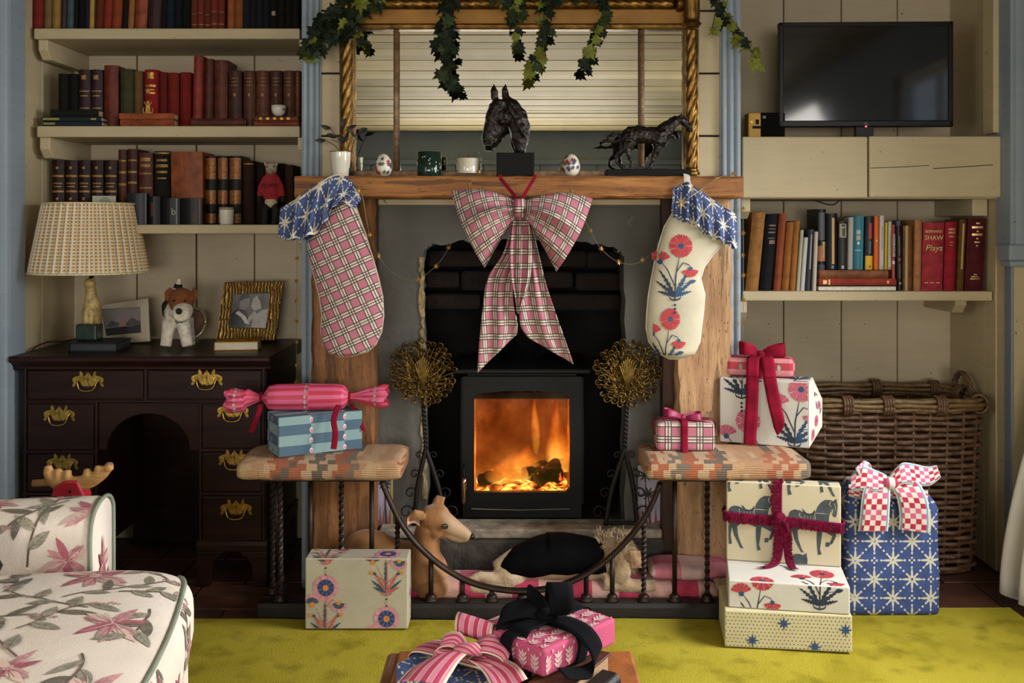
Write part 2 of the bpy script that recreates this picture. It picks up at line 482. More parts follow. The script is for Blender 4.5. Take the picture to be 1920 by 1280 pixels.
# alcove back walls of vertical planks
wb = struct(MB().box(RL, RR, YB+.018, YB+.06, 0, 2.24), 'wall_back', DARK)
def planks(xs, Y, z0=0, z1=2.22, mat=CREAM2):
    for a, b in zip(xs, xs[1:]):
        g = random.uniform(.0015, .003)
        MB().box(a+g, b-g, Y+random.uniform(0, .004), Y+.02, z0, z1).build('plank', mat, wb, bevel=.002, seg=1)
planks([PX(x, YB) for x in (134, 256, 367.5, 477, 588, 640)], YB)
planks([PX(x, YB) for x in (1310, 1365, 1470, 1578, 1683, 1792)], YB)
# alcove side walls
wal = struct(MB().box(XL-.1, XL, 3.31, YB+.05, 0, 2.24), 'wall_alcove_left', CREAM)
for a, b in ((3.312, 3.415), (3.419, 3.575), (3.579, 3.84)): MB().box(XL-.004, XL+random.uniform(.002, .006), a, b, 0, 2.22).build('board', CREAM, wal, bevel=.002, seg=1)
war = struct(MB().box(XR, XR+.1, 3.36, YB+.05, 0, 2.24), 'wall_alcove_right', CREAM)
for a, b, d, z0, z1 in ((3.385, 3.47, .003, 0, 2.22), (3.474, 3.56, .006, 0, 2.22), (3.564, 3.84, .004, 0, 2.22), (3.44, 3.52, .03, 1.5, 2.22)):
    MB().box(XR-d, XR+.01, a, b, z0, z1).build('board', CREAM, war, bevel=.003, seg=1)
# fluted blue uprights
def fluted(x0, x1, Y, n, name, z0=0, z1=2.22, deep=.1):
    pts = []; N = 40
    for i in range(N+1):
        u = i/N; d = .012*abs(sin(pi*u*n))**.6
        if u < .06 or u > .94: d = 0
        pts.append((lerp(x0, x1, u), Y-d))
    pts += [(x1, Y+deep), (x0, Y+deep)]
    return struct(MB().prism(pts, z0, z1, 'xy'), name, BLUE)
fluted(PX(564, 3.31), PX(600, 3.31), 3.325, 3, 'trim_1')
fluted(PX(1352, 3.31), PX(1391, 3.31), 3.325, 3, 'trim_2')
fluted(RL+.004, PX(20, 3.32), 3.32, 3, 'trim_3')
fluted(XR-.013, RR-.004, 3.36, 3, 'trim_4', PZ(462, 3.38), 2.22)
dd = MB().box(XR-.03, RR-.004, 3.33, 3.42, PZ(488, 3.36), PZ(458, 3.36)); dd.box(XR-.02, RR-.004, 3.345, 3.42, PZ(500, 3.36), PZ(488, 3.36))
struct(dd, 'trim_5', BLUE, bevel=.006)
BLUEG = painted('blue_grey_paint', '#6d7988', '#76828f', .4)
struct(MB().box(XR-.005, RR-.004, 3.37, 3.42, 0, PZ(500, 3.36)), 'trim_6', BLUEG, bevel=.004)
# chimney breast: core with the hearth opening, horizontal boards above the mantel
xa, xb = PX(600, YF)-.06, PX(1352, YF)+.06
ox0, ox1 = PX(690, 3.36), PX(1250, 3.36)
struct(MB().box(xa, ox0, YF+.012, 3.95, 0, PZ(360, YF)), 'wall_chimney_left', DARK); struct(MB().box(ox1, xb, YF+.012, 3.95, 0, PZ(360, YF)), 'wall_chimney_right', DARK)
wc = struct(MB().box(xa, xb, YF+.012, 3.95, PZ(360, YF), 2.22), 'wall_chimney_breast', DARK)
zs = [1.25, 1.48, 1.686, 1.892, 2.1, 2.2]
for a, b in zip(zs, zs[1:]): MB().box(PX(598, YF), PX(1354, YF), YF+random.uniform(0, .003), YF+.014, a+.003, b-.003).build('plank', CREAM, wc, bevel=.002, seg=1)
# grey plaster round the fireplace opening with a ragged worn edge
random.seed(3)
def rag(pts, amp, n):
    out = []
    for (p, q) in zip(pts, pts[1:]):
        for k in range(n):
            t = k/n; out.append((lerp(p[0], q[0], t)+random.uniform(-amp, amp), lerp(p[1], q[1], t)+random.uniform(-amp, amp)))
    return out+[pts[-1]]
YP = 3.36
op = [(PX(x, YP), PZ(y, YP)) for x, y in ((800, 1060), (798, 900), (793, 700), (790, 560), (788, 500), (792, 470), (812, 458), (880, 452), (980, 450), (1090, 452), (1150, 462), (1170, 480), (1172, 600), (1171, 800), (1172, 1060))]
op = rag(op, .006, 6)
outer = [(ox1, op[-1][1]), (ox1, PZ(360, YP)), (ox0, PZ(360, YP)), (ox0, op[0][1])]
wf = struct(MB().prism(op+outer, YP, YP+.14), 'wall_fireplace', PLASTER)
# broken lime edge on the left of the opening
RB = random.Random(11); lft = []; rgt = []
for i in range(60):
    t = i/59; y = lerp(482, 935, t); wdt = 7+6*noise.noise(Vector((t*9, 2, 0)))+RB.uniform(-2, 2)
    lft.append((PX(lerp(793, 799, t)-max(2, wdt)+RB.uniform(-1.5, 1.5), YP), PZ(y, YP))); rgt.append((PX(lerp(795, 801, t)+RB.uniform(-1.5, 1.5), YP), PZ(y, YP)))
MB().prism(lft+rgt[::-1], YP-.004, YP+.004).build('broken_edge', pm('broken_lime', '#8a7856', .95, var=.45, vs=40, bump=.9, bs=60, bd=.01), wf)
# brick-lined recess behind the opening
x0, x1 = PX(760, 3.5), PX(1200, 3.5)
struct(MB().box(x0-.1, x0, 3.5, 3.98, 0, 1.25), 'wall_recess_left', SOOT2); struct(MB().box(x1, x1+.1, 3.5, 3.98, 0, 1.25), 'wall_recess_right', SOOT2); rt = struct(MB().box(x0-.1, x1+.1, 3.5, 3.98, 1.25, 1.33), 'wall_recess_top', SOOT2)
rw = struct(MB().box(x0, x1, 3.9, 3.98, 0, 1.25), 'wall_recess_back', SOOT2)
bm_ = MB().box(-.1, .1, 0, .03, -.031, .031).mesh('brick', SOOT)
for r in range(17):
    z = .2+.068*r
    for i in range(-1, 4):
        x = x0+.1+.212*i+(.106 if r % 2 else 0)
        if x0+.09 < x < x1-.08:
            o = inst(bm_, 'brick', rw, Matrix.Translation((x, 3.872+random.uniform(-.012, .008), z)) @ Matrix.Rotation(random.uniform(-.03, .03), 4, 'Y'))
            b_ = o.modifiers.new('bevel', 'BEVEL'); b_.width = .008; b_.segments = 2
# a rough lintel course seen above the stove
for r, (xa_, xb_, ya, yb, Y) in enumerate([(800, 905, 470, 500, 3.60), (905, 1000, 468, 498, 3.61), (1000, 1100, 470, 500, 3.6), (1100, 1168, 472, 502, 3.61),
        (796, 860, 510, 540, 3.62), (864, 955, 508, 545, 3.63), (960, 1075, 510, 540, 3.62), (1080, 1166, 512, 545, 3.62), (796, 900, 552, 580, 3.64), (905, 1010, 552, 584, 3.65), (1015, 1166, 552, 582, 3.64)]):
    mb = MB().box(PX(xa_, Y), PX(xb_, Y), Y, Y+.2, PZ(yb, Y), PZ(ya, Y))
    mb.build('brick', SOOT, rt, bevel=.012)
# raised stone hearth
he = MB().box(PX(705, 3.3), PX(1245, 3.3), 3.285, 3.9, 0, PZ(1008, 3.29)); 
h = struct(he, 'floor_hearth', STONE, bevel=.012)
es = MB().box(PX(712, 3.3), PX(1240, 3.3), 3.279, 3.4, PZ(1008, 3.29), PZ(992, 3.28)); es.build('worn_stone_edge', STONE2, h, bevel=.006)
# timber mantelpiece: beam + two posts
def rough_beam(x0, x1, y0, y1, z0, z1, axis, n, amp, seed):
    R = random.Random(seed); rings = []
    for i in range(n+1):
        t = i/n; j = lambda: R.uniform(-amp, amp)
        if axis == 'z':
            z = lerp(z0, z1, t); b = min(x1-x0, y1-y0)*.1
            rings.append([Vector((x0+b+j(), y0+j(), z)), Vector((lerp(x0, x1, .5), y0+j(), z)), Vector((x1-b+j(), y0+j(), z)), Vector((x1+j(), y0+b, z)), Vector((x1, y1, z)), Vector((x0, y1, z)), Vector((x0+j(), y0+b, z))])
        else:
            x = lerp(x0, x1, t); b = (z1-z0)*.1
            rings.append([Vector((x, y0+j(), z0+b+j())), Vector((x, y0+j(), lerp(z0, z1, .5))), Vector((x, y0+j(), z1-b+j())), Vector((x, y0+b, z1+j()*.4)), Vector((x, y1, z1)), Vector((x, y1, z0)), Vector((x, y0+b, z0+j()))])
    return MB().ring_loft(rings)
YM = 3.13
mp = thing('mantelpiece', 'rough oak beam mantelpiece with two timber posts around the fireplace', 'mantelpiece', (0, 3.25, 0))
rough_beam(PX(552, YM), PX(1394, YM), YM, YF, PZ(371, YM), PZ(330, YM), 'x', 40, .0025, 1).build('beam', OAK, mp, smooth=True, angle=35)
ZT = PZ(330, YM)
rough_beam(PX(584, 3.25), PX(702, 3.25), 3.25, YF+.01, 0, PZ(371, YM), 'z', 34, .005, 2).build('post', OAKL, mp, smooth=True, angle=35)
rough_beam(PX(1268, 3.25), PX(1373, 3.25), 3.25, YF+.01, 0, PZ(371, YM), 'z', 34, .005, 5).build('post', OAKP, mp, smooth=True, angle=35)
DKOAK = timber('dark_oak', '#2a1710', '#3a2115', '#4a2c1c', 'z')
rough_beam(PX(1242, 3.29), PX(1270, 3.29), 3.29, YF+.01, 0, PZ(371, YM), 'z', 20, .003, 6).build('inner_jamb', DKOAK, mp, smooth=True, angle=35)
rough_beam(PX(692, 3.29), PX(706, 3.29), 3.29, YF+.01, PZ(640, 3.3), PZ(371, YM), 'z', 20, .002, 8).build('inner_jamb', DKOAK, mp, smooth=True, angle=35)
# corbel bracket under the beam ends
# ================================================================== SHELVES AND BOOKS
def shelf(label, x0, x1, y0, y1, ytop, ybot, Yref, brackets, group):
    z1, z0 = PZ(ytop, Yref), PZ(ybot, Yref)
    t = thing('wall_shelf', label, 'shelf', ((x0+x1)/2, y0, z0), group)
    MB().box(x0, x1, y0, y1, z0, z1).build('board', CREAM, t, bevel=.004)
    for (a, b, hgt, ya, yb) in brackets:
        # batten with a chamfered nose
        MB().prism([(yb, z0), (yb, z0-hgt), (ya+.03, z0-hgt), (ya, z0-hgt+.03), (ya, z0)], a, b, 'yz').build('bracket', CREAM, t, bevel=.003)
    return z1
XA, XBk = XL+.012, PX(563, 3.5)          # left alcove
SY = 3.485
zl1 = shelf('cream painted top shelf of the left alcove holding the highest books', XL+.02, PX(562, SY), SY, YB-.004, 53, 73, SY, [(XL+.03, XL+.062, .066, SY+.012, YB-.004), (-.735, -.70, .07, SY+.012, YB-.01)], 'left alcove shelves')
zl2 = shelf('cream painted middle shelf of the left alcove under the red books', XL+.03, PX(562, SY), SY, YB-.004, 236, 257, SY, [(XL+.035, XL+.07, .07, SY+.012, YB-.004), (-.74, -.70, .07, SY+.012, YB-.01)], 'left alcove shelves')
zl3 = shelf('cream painted lowest shelf of the left alcove behind the lampshade', XL+.035, PX(562, SY), SY, YB-.004, 421, 438, SY, [(XL+.04, XL+.075, .066, SY+.012, YB-.004), (-.735, -.70, .062, SY+.012, YB-.01)], 'left alcove shelves')
RX0, RX1 = PX(1392, 3.45), XR-.008
zr1 = shelf('cream painted shelf of the right alcove carrying coloured books', PX(1392, SY), XR-.012, SY, YB-.004, 546, 564, SY, [(PX(1391, SY)-.01, PX(1402, SY), .07, SY+.01, YB-.004), (1.56, 1.60, .05, SY+.08, YB-.004)], 'right alcove shelves')
# boxed-in television ledge: two broad boards and a ledge behind them
YT = 3.42
t = thing('television_cupboard', 'cream boxed-in ledge of two wide boards under the television', 'cupboard', (1.2, YT, PZ(372, YT)))
zt = PZ(256, YT); z0 = PZ(371, YT)
MB().box(PX(1392, YT), PX(1627, YT), YT, YT+.03, z0, zt).build('board', CREAM, t, bevel=.005)
MB().box(PX(1630.5, YT), XR-.012, YT+.004, YT+.03, z0+.002, zt+.002).build('board', CREAM, t, bevel=.005)
MB().tube(catmull([P(1632, 315, YT+.0035), P(1690, 313, YT+.0035), P(1725, 311, YT+.0035), P(1742, 310, YT+.0035)], 4), .0011, 5).build('crack', DARK, t); MB().tube(catmull([P(1750, 316, YT+.0035), P(1800, 313, YT+.0035), P(1862, 309, YT+.0035)], 4), .0013, 5).build('crack', DARK, t)
MB().box(PX(1392, YT), XR-.008, YT+.03, YB-.004, zt-.03, zt-.006).build('ledge', CREAM2, t, bevel=.003)
MB().box(PX(1392, YT), XR-.008, YT+.03, YB-.004, z0-.002, z0+.02).build('underside', CREAM2, t, bevel=.003)
MB().prism([(YB-.004, z0), (YB-.004, z0-.07), (3.5, z0-.07), (3.46, z0-.045), (3.46, z0)], PX(1391, 3.5)-.012, PX(1402, 3.5), 'yz').build('bracket', CREAM, t, bevel=.004)
MB().box(1.60, XR-.012, 3.52, YB-.004, z0-.06, z0).build('bracket', CREAM, t, bevel=.004)
# dangling cable below the ledge
cb = catmull([P(1520, 370, 3.6), P(1535, 378, 3.6), P(1560, 384, 3.6), P(1573, 376, 3.6), P(1577, 366, 3.6)], 6)
tag(MB().tube(cb, .0022, 6).build('cable', pm('black_rubber', '#0d0c0b', .5), smooth=True), 'thin black cable drooping below the television ledge', 'cable')

PAGE = pm('aged_paper', '#b9a887', .9, var=.1, vs=120, stretch=(1, 1, 1))
PAGEW = pm('pale_paper', '#cfc7b4', .9, var=.08, vs=120)
GILT = pm('gilt_tooling', '#a87f38', .42, metal=.75, var=.25, vs=90)
GILTR = pm('faded_gilt', '#8d6a3a', .55, metal=.35, var=.3, vs=90)
SILVERT = pm('silver_tooling', '#a8a8a4', .45, metal=.5, var=.15, vs=90)
def bookmat(c, kind='cloth'):
    name = 'book_%s_%s' % (kind, c.lstrip('#'))
    if kind == 'leather': return pm(name, c, .5, var=.28, vs=26, bump=.25, bs=160, spec=.25)
    if kind == 'jacket': return pm(name, c, .4, var=.05, vs=8, spec=.25)
    return pm(name, c, .85, var=.16, vs=30, bump=.3, bs=320, spec=.15)
def spine_pts(x0, x1, y0, r, n=6):
    return [(lerp(x0, x1, i/n), y0+r*(1-sin(pi*(.12+.76*i/n)))/(1-sin(pi*.12))*1.0) for i in range(n+1)]
def book(label, xb0, xb1, ytop, ybot, Y, c, kind='cloth', depth=.13, lean=0, group=None, bands=(), bandmat=None, pages=None, blocks=(), roll=0, zbase=None):
    """upright book, spine to the room. xb0/xb1: pixel edges at the foot; lean: px the head is shifted to the right
       bands: (v0, v1, u0, u1) strips on the spine in 0..1; blocks: the same + material"""
    X0, X1 = PX(xb0, Y), PX(xb1, Y); z0 = PZ(ybot, Y) if zbase is None else zbase; z1 = PZ(ytop, Y); w = X1-X0; hh = z1-z0; sh = lean*Y/F
    X0 += .0006; X1 -= .0006
    t = thing('book', label, 'book', ((X0+X1)/2, Y, z0), group)
    r = min(.010, w*.28); sp = spine_pts(X0, X1, Y, r); bd = min(.0028, w*.16)
    outl = [(X0, Y+depth)]+sp+[(X1, Y+depth), (X1-bd, Y+depth), (X1-bd, Y+r+.004), (X0+bd, Y+r+.004), (X0+bd, Y+depth)]
    S = lambda p, z: Vector((p[0]+sh*(z-z0)/hh, p[1], z))
    n = len(outl); mb = MB(); mb.add([S(p, z0) for p in outl]+[S(p, z1) for p in outl],
        [list(range(n)), list(range(2*n-1, n-1, -1))]+[[(i+1) % n, i, n+i, n+(i+1) % n] for i in range(n)])
    cov = mb.build('cover', bookmat(c, kind), t)
    pz0, pz1 = z0+.003, z1-.004
    mp_ = MB(); pv = [(X0+bd, Y+r+.003), (X1-bd, Y+r+.003), (X1-bd, Y+depth-.004), (X0+bd, Y+depth-.004)]
    mp_.add([S(p, pz0) for p in pv]+[S(p, pz1) for p in pv], [(0,1,2,3), (7,6,5,4), (0,4,5,1), (1,5,6,2), (2,6,7,3), (3,7,4,0)]).build('pages', pages or PAGE, t)
    def strip(v0, v1, u0, u1, mat, nm):
        m2 = MB(); k = 8; vs = []
        for i in range(k+1):
            u = lerp(u0, u1, i/k); x = lerp(X0, X1, u)
            q = u*6; j = min(5, int(q)); yy = lerp(sp[j][1], sp[j+1][1], q-j)-.0006
            vs += [S((x, yy), lerp(z0, z1, v0)), S((x, yy), lerp(z0, z1, v1))]
        m2.add(vs, [(2*i, 2*i+2, 2*i+3, 2*i+1) for i in range(k)]).build(nm, mat, t, fix=False)
    for b in bands: strip(*b, bandmat or GILTR, 'spine_band')
    for b in blocks: strip(*b[:4], b[4], 'spine_panel')
    return t
def lying(label, x0, x1, ytop, ybot, Y, c, kind='cloth', depth=.13, group=None, bands=(), bandmat=None, pages_front=False, skew=0, pages=None):
    """book lying flat; spine (or fore-edge) to the room"""
    X0, X1 = PX(x0, Y), PX(x1, Y); z0, z1 = PZ(ybot, Y), PZ(ytop, Y)
    t = thing('book', label, 'book', ((X0+X1)/2, Y, z0), group)
    bd = min(.003, (z1-z0)*.16); M = Matrix.Translation((X0, Y, 0)) @ Matrix.Rotation(skew, 4, 'Z') @ Matrix.Translation((-X0, -Y, 0))
    mb = MB()
    if pages_front:
        mb.prism([(Y+depth, z0), (Y, z0), (Y, z0+bd), (Y+depth-.006, z0+bd), (Y+depth-.006, z1-bd), (Y, z1-bd), (Y, z1), (Y+depth, z1)], X0, X1, 'yz', 0, M)
    else:
        r = min(.008, (z1-z0)*.3)
        sp = [(Y+r*(1-sin(pi*(.1+.8*i/6))), lerp(z0, z1, i/6)) for i in range(7)]
        mb.prism(sp+[(Y+depth, z1), (Y+depth, z1-bd), (Y+r+.004, z1-bd), (Y+r+.004, z0+bd), (Y+depth, z0+bd), (Y+depth, z0)], X0, X1, 'yz', 0, M)
    mb.build('cover', bookmat(c, kind), t)
    MB().box(X0+.003, X1-.003, Y+(.003 if pages_front else .01), Y+depth-(.007 if pages_front else .004), z0+bd, z1-bd, 0, M).build('pages', pages or PAGE, t)
    for (u0, u1, v0, v1) in bands:
        MB().box(lerp(X0, X1, u0), lerp(X0, X1, u1), Y-.0006, Y+.004, lerp(z0, z1, v0), lerp(z0, z1, v1), 0, M).build('spine_band', bandmat or GILTR, t)
    return t
CN = {}
def row(items, shelfname, group, start=0):
    """items: (x0, x1, ytop, ybot, Y, colour, colour word, kind, kwargs)"""
    for i, (x0, x1, yt, yb, Y, c, word, kind, kw) in enumerate(items):
        lab = kw.pop('label', None) or '%s book, %s upright from the left on the %s' % (word, ORD[i+start], shelfname)
        book(lab, x0, x1, yt, yb, Y, c, kind, group=group, **kw)
# ---- top left shelf (heads of the books are above the picture)
top = [(57,79,'#6e2420','deep red'),(80,95,'#6d5438','brown'),(95,112,'#8a6a35','ochre'),(112,123,'#2a2016','dark brown'),(123,137,'#3f4f56','slate blue'),(137,145,'#141313','black'),
 (145,158,'#100f12','black'),(158,166,'#1d1c30','navy'),(166,175,'#a0803f','mustard'),(176,191,'#57281a','russet'),(191,207,'#7c2c22','red'),(207,226,'#7e3a22','rust'),(226,238,'#1a1210','black'),
 (238,249,'#8a5a34','tan'),(250,273,'#7f3d25','rust leather'),(273,300,'#2e1815','dark maroon'),(300,310,'#15110f','black'),(310,325,'#16202a','dark navy'),(325,340,'#121418','black'),(340,356,'#0f0f10','black'),
 (357,369,'#5e2a1c','red-brown'),(369,381,'#6a2e20','red-brown'),(381,394,'#5a281c','red-brown'),(394,407,'#6b2d20','red-brown'),(407,420,'#642a1e','red-brown'),(425,438,'#8a5028','tan'),(438,454,'#7c4624','tan'),
 (454,467,'#1a1c22','charcoal'),(467,479,'#16171c','charcoal'),(479,491,'#1b1a1f','charcoal'),(491,504,'#15151a','charcoal'),(504,520,'#121210','black'),(520,533,'#17150f','black'),(533,547,'#14130f','black'),(547,560,'#181510','black')]
its = []
for i, (a, b, c, wd) in enumerate(top):
    kw = dict(lean=2 if i < 9 else 5 if i < 17 else 1, zbase=zl1)
    if wd == 'red-brown': kw['bands'] = [(.08, .1, .05, .95), (.3, .31, .05, .95)]
    if i == 31: kw['blocks'] = [(.25, .33, .3, .75, pm('ivory_print', '#8d7f63', .7))]
    its.append((a, b, -30-random.uniform(0, 30), 52, 3.5, c, wd+' cloth' if 'leather' not in wd else wd, 'leather' if i in (3, 14, 15) else 'cloth', kw))
row(its, 'top left shelf', 'books on the top left shelf')
# ---- middle left shelf
Y2 = 3.56
def g(*v): return dict(zbase=zl2, **(v[0] if v else {}))
lz = [(.83, .9, .3, .7), (.62, .64, .1, .9), (.54, .56, .2, .8), (.33, .35, .1, .9), (.14, .2, .3, .7)]
pic = [(.84, .95, .25, .75), (.70, .74, .12, .88), (.64, .66, .2, .8), (.58, .61, .15, .85)]
tb = [(.86, .87, .2, .8), (.80, .81, .25, .75), (.74, .75, .2, .8), (.55, .6, .42, .58)]
mid = [(107,127,138,236,Y2,'#16150f','black cloth','cloth',g()),(127,145,138,236,Y2,'#121210','black cloth','cloth',g()),
 (145,168,130,236,Y2,'#2a1318','dark maroon leather gilt-tooled','leather',g(dict(bands=lz))),(168,191,130,236,Y2,'#2c131a','dark maroon leather gilt-tooled','leather',g(dict(bands=lz))),
 (193,220,122,236,Y2,'#5e2517','tall rust leather','leather',g()),(224,249,129,236,Y2,'#3b3a24','olive green cloth','cloth',g()),(250,267,133,236,Y2,'#6a4a30','tan cloth','cloth',g()),
 (269,294,130,236,Y2-.02,'#7a1d1e','crimson cloth','cloth',g(dict(bands=pic, bandmat=GILT, label='crimson book with gilt picture spine on the middle left shelf'))),
 (296,312,135,236,Y2,'#5b1d16','dark red cloth','cloth',g()),(313,334,136,236,Y2,'#6c221a','red cloth','cloth',g()),(336,357,135,236,Y2,'#6f1f1b','red cloth','cloth',g()),
 (359,377,104,236,Y2-.02,'#7a2c22','tall worn red leather','leather',g(dict(lean=3))),(380,398,110,236,Y2,'#4c2417','tall brown leather','leather',g(dict(lean=2))),(400,425,112,236,Y2,'#55281a','tall brown leather','leather',g(dict(lean=1))),
 (427,452,132,236,Y2,'#3c2016','dark brown leather','leather',g(dict(bands=tb))),(455,478,132,236,Y2,'#4a2a1a','brown leather','leather',g(dict(bands=tb))),(479,504,132,236,Y2,'#553020','brown leather','leather',g(dict(bands=tb))),
 (505,528,132,236,Y2,'#432619','brown leather','leather',g(dict(bands=tb))),(530,552,132,236,Y2,'#50301e','brown leather','leather',g(dict(bands=tb))),(553,562,132,236,Y2,'#5a3520','brown leather','leather',g(dict(bands=tb)))]
row(mid, 'middle left shelf', 'books on the middle left shelf')
# the crimson book's gilt figure
pt = Print(); cx, z0 = PX(281.5, Y2), zl2
pt.star(0, .118, .012, .005, 5, 0, pi/2); pt.disc(0, .077, .006); pt.poly([(-.006, .07), (.006, .07), (.009, .045), (.014, .034), (-.014, .034), (-.009, .045)])
for s_ in (-1, 1):
    pt.line([(s_*.004, .068), (s_*.011, .074), (s_*.013, .082)], .003); pt.line([(s_*.012, .034), (s_*.017, .05), (s_*.014, .06)], .0035)
gp = empty('tmpanchor', (0, 0, 0))
fp = pt.build('gilt_figure', GILT, None or gp, lambda u, v, l: Vector((cx+u, Y2-.0215-l, z0+.01+v)))
crim = [o for o in bpy.data.objects if o.get('label', '').startswith('crimson book')][0]
fp.parent = crim; fp.location = -BASE[crim]; bpy.data.objects.remove(gp)
G2 = 'books lying flat on the middle left shelf'
lying('dark green book lying on two navy books on the middle left shelf', 94, 182, 205, 218.5, 3.51, '#191b17', 'cloth', .1, G2, skew=.02)
lying('navy book with yellow lettering bars, upper of the pair lying by the wall', 78, 188, 219, 227, 3.5, '#20262b', 'jacket', .1, G2, [(.02, .3, .25, .75), (.84, .93, .3, .7)], pm('dull_yellow_print', '#8e8440', .7))
lying('navy book lowest in the stack by the left wall', 79, 189, 227.3, 236, 3.5, '#1f252b', 'jacket', .1, G2, [(.02, .22, .3, .7)], pm('dull_yellow_print', '#8e8440', .7))
lying('terracotta book lying on another in front of olive book', 223, 325, 212, 223, 3.5, '#8a4a2c', 'cloth', .06, G2)
lying('terracotta book lying under its twin on middle left shelf', 225, 325, 223.4, 236, 3.5, '#7c3d25', 'cloth', .06, G2)
lying('worn brown book lying below the tall leather books', 358, 457, 221.5, 236, 3.5, '#48241a', 'leather', .04, G2)
lying('patterned brown book under the little white cup', 478, 559, 218, 226.5, 3.5, '#5d3018', 'leather', .055, G2, [(.1+.16*k, .17+.16*k, .25, .75) for k in range(5)], GILT)
lying('rust book lowest below the little white cup', 476, 560, 226.8, 236, 3.5, '#6a2f1d', 'leather', .055, G2)
CHINA = pm('white_china', '#d8d2c4', .2, var=.04, spec=.6)
cupm = MB().lathe([(.010,0),(.014,.002),(.022,.010),(.0255,.024),(.026,.037),(.0245,.037),(.023,.024),(.012,.008),(.001,.007)], 20, P(523, 217.8, 3.53))
cu = thing('cup', 'small white china cup on lying books, middle left shelf', 'cup', P(523, 217.8, 3.53))
cupm.build('bowl', CHINA, cu, smooth=True)
MB().ball(P(532, 205, 3.508)+Vector((0, 0, 0)), (.005, .0015, .0035), 8, 5).build('painted_mark', pm('cup_mark', '#4a3024', .5), cu)
# ---- lowest left shelf
Y3 = 3.6
ld = [(.86, .9, .4, .6), (.74, .77, .05, .95), (.63, .65, .15, .85), (.58, .6, .2, .8), (.5, .53, .05, .95), (.38, .42, .4, .6), (.26, .29, .05, .95)]
gt = [(.02, .16, .05, .95), (.30, .50, .05, .95), (.66, .97, .05, .95)]
GOLDL = Mat('gold_tooled_leather'); GOLDL.set(rough=.45, metal=.3)
v_ = GOLDL.node('TexVoronoi'); v_.inputs['Scale'].default_value = 180; GOLDL.nt.links.new(GOLDL.coord(), v_.inputs[0])
GOLDL.color(GOLDL.ramp(E(GOLDL.nt, v_.outputs[0]), [(.2, '#b07a30'), (.5, '#6a3514'), (.8, '#8a5a22')])); GOLDL = GOLDL.m
g3 = lambda **k: dict(zbase=zl3, **k)
low = [(95,119,300,421,Y3,'#24120c','dark brown leather gilt-banded','leather',g3(bands=ld)),(120,144,300,421,Y3,'#27130d','dark brown leather gilt-banded','leather',g3(bands=ld)),
 (145,168,300,421,Y3,'#22110c','dark brown leather gilt-banded','leather',g3(bands=ld)),(169,192,300,421,Y3,'#26130d','dark brown leather gilt-banded','leather',g3(bands=ld)),(194,218,300,421,Y3,'#25120c','dark brown leather gilt-banded','leather',g3(bands=ld)),
 (220,236,280,421,Y3,'#452515','tall half-calf brown leather','leather',g3(bands=[(.68,.71,.05,.95),(.52,.55,.05,.95),(.84,.86,.05,.95)])),(237,256,279,421,Y3,'#3a1c12','tall half-calf brown leather','leather',g3(bands=[(.68,.71,.05,.95),(.54,.57,.05,.95),(.84,.86,.05,.95)])),
 (258,285,286,421,Y3,'#4c2517','chestnut leather','leather',g3(bands=[(.88,.93,.15,.85),(.80,.84,.15,.85),(.70,.72,.05,.95),(.5,.52,.05,.95)])),
 (288,317,283,421,Y3,'#1d1d14','dark green cloth','cloth',g3(bands=[(.96,.985,.02,.98),(.86,.89,.15,.85),(.78,.82,.1,.9),(.70,.73,.15,.85),(.62,.64,.2,.8)])),
 (383,405,292,421,Y3,'#15100c','gold-tooled black-labelled leather','leather',g3(blocks=[b+(GOLDL,) for b in gt])),(406,427,292,421,Y3,'#15100c','gold-tooled black-labelled leather','leather',g3(blocks=[b+(GOLDL,) for b in gt])),
 (428,452,292,421,Y3,'#15100c','gold-tooled black-labelled leather','leather',g3(blocks=[b+(GOLDL,) for b in gt])),(454,475,301,421,Y3,'#2c1a12','dark brown cloth','cloth',g3(bands=[(.94,.96,.05,.95)])),(480,500,305,421,Y3,'#20130d','black-brown cloth','cloth',g3()),
 (501,531,306,421,Y3+.03,'#191009','black-brown cloth','cloth',g3(depth=.09)),(533,549,309,421,Y3,'#3a2416','brown cloth','cloth',g3())]
row(low, 'lowest left shelf', 'books on the lowest left shelf')
book('large tan leather book standing behind black books, lowest left shelf', 320, 380, 284, 421, 3.57, '#7a4020', 'leather', .15, zbase=zl3, group='books on the lowest left shelf', lean=-2)
GB = 'black books at the front of the lowest left shelf'
book('charcoal book with grey ring print right of the lampshade', 236, 273, 362, 421, 3.51, '#23252a', 'jacket', .035, zbase=zl3, group=GB, blocks=[(0, 1, .95, 1, pm('grey_edge_print', '#5a6068', .5))])
book('black book with small red picture on its spine', 275, 299, 368, 421, 3.51, '#0e0c0b', 'jacket', .04, zbase=zl3, group=GB, blocks=[(.3, .8, .3, .55, pm('dull_red_print', '#4a2018', .6))])
bb = book('black book with a white letter b and white edge', 300, 336, 371, 421, 3.51, '#0d0c0c', 'jacket', .04, zbase=zl3, group=GB, blocks=[(.02, .98, .82, .87, pm('white_line_print', '#8c8a86', .6))])
text_mb('b', .034, Matrix.Translation(P(326, 397, 3.511)-Vector((0, .004, 0))) @ FRONT).build('letter', pm('grey_lettering', '#9a9890', .6), bb)
book('black book with brown picture strip beside the gold-tooled set', 337, 378, 371, 421, 3.51, '#0d0b0b', 'jacket', .04, zbase=zl3, group=GB, blocks=[(.02, .98, .86, .92, pm('brown_print', '#6a5140', .6)), (.1, .4, .6, .78, pm('dull_red_print', '#4a2018', .6))])
cd = thing('card', 'white card propped behind the top of the lampshade', 'card', P(195, 421, 3.55))
MB().box(PX(173, 3.55), PX(217, 3.55), 3.55, 3.553, zl3, PZ(367, 3.55)).build('sheet', pm('white_card', '#b6b1a2', .8, var=.03), cd)
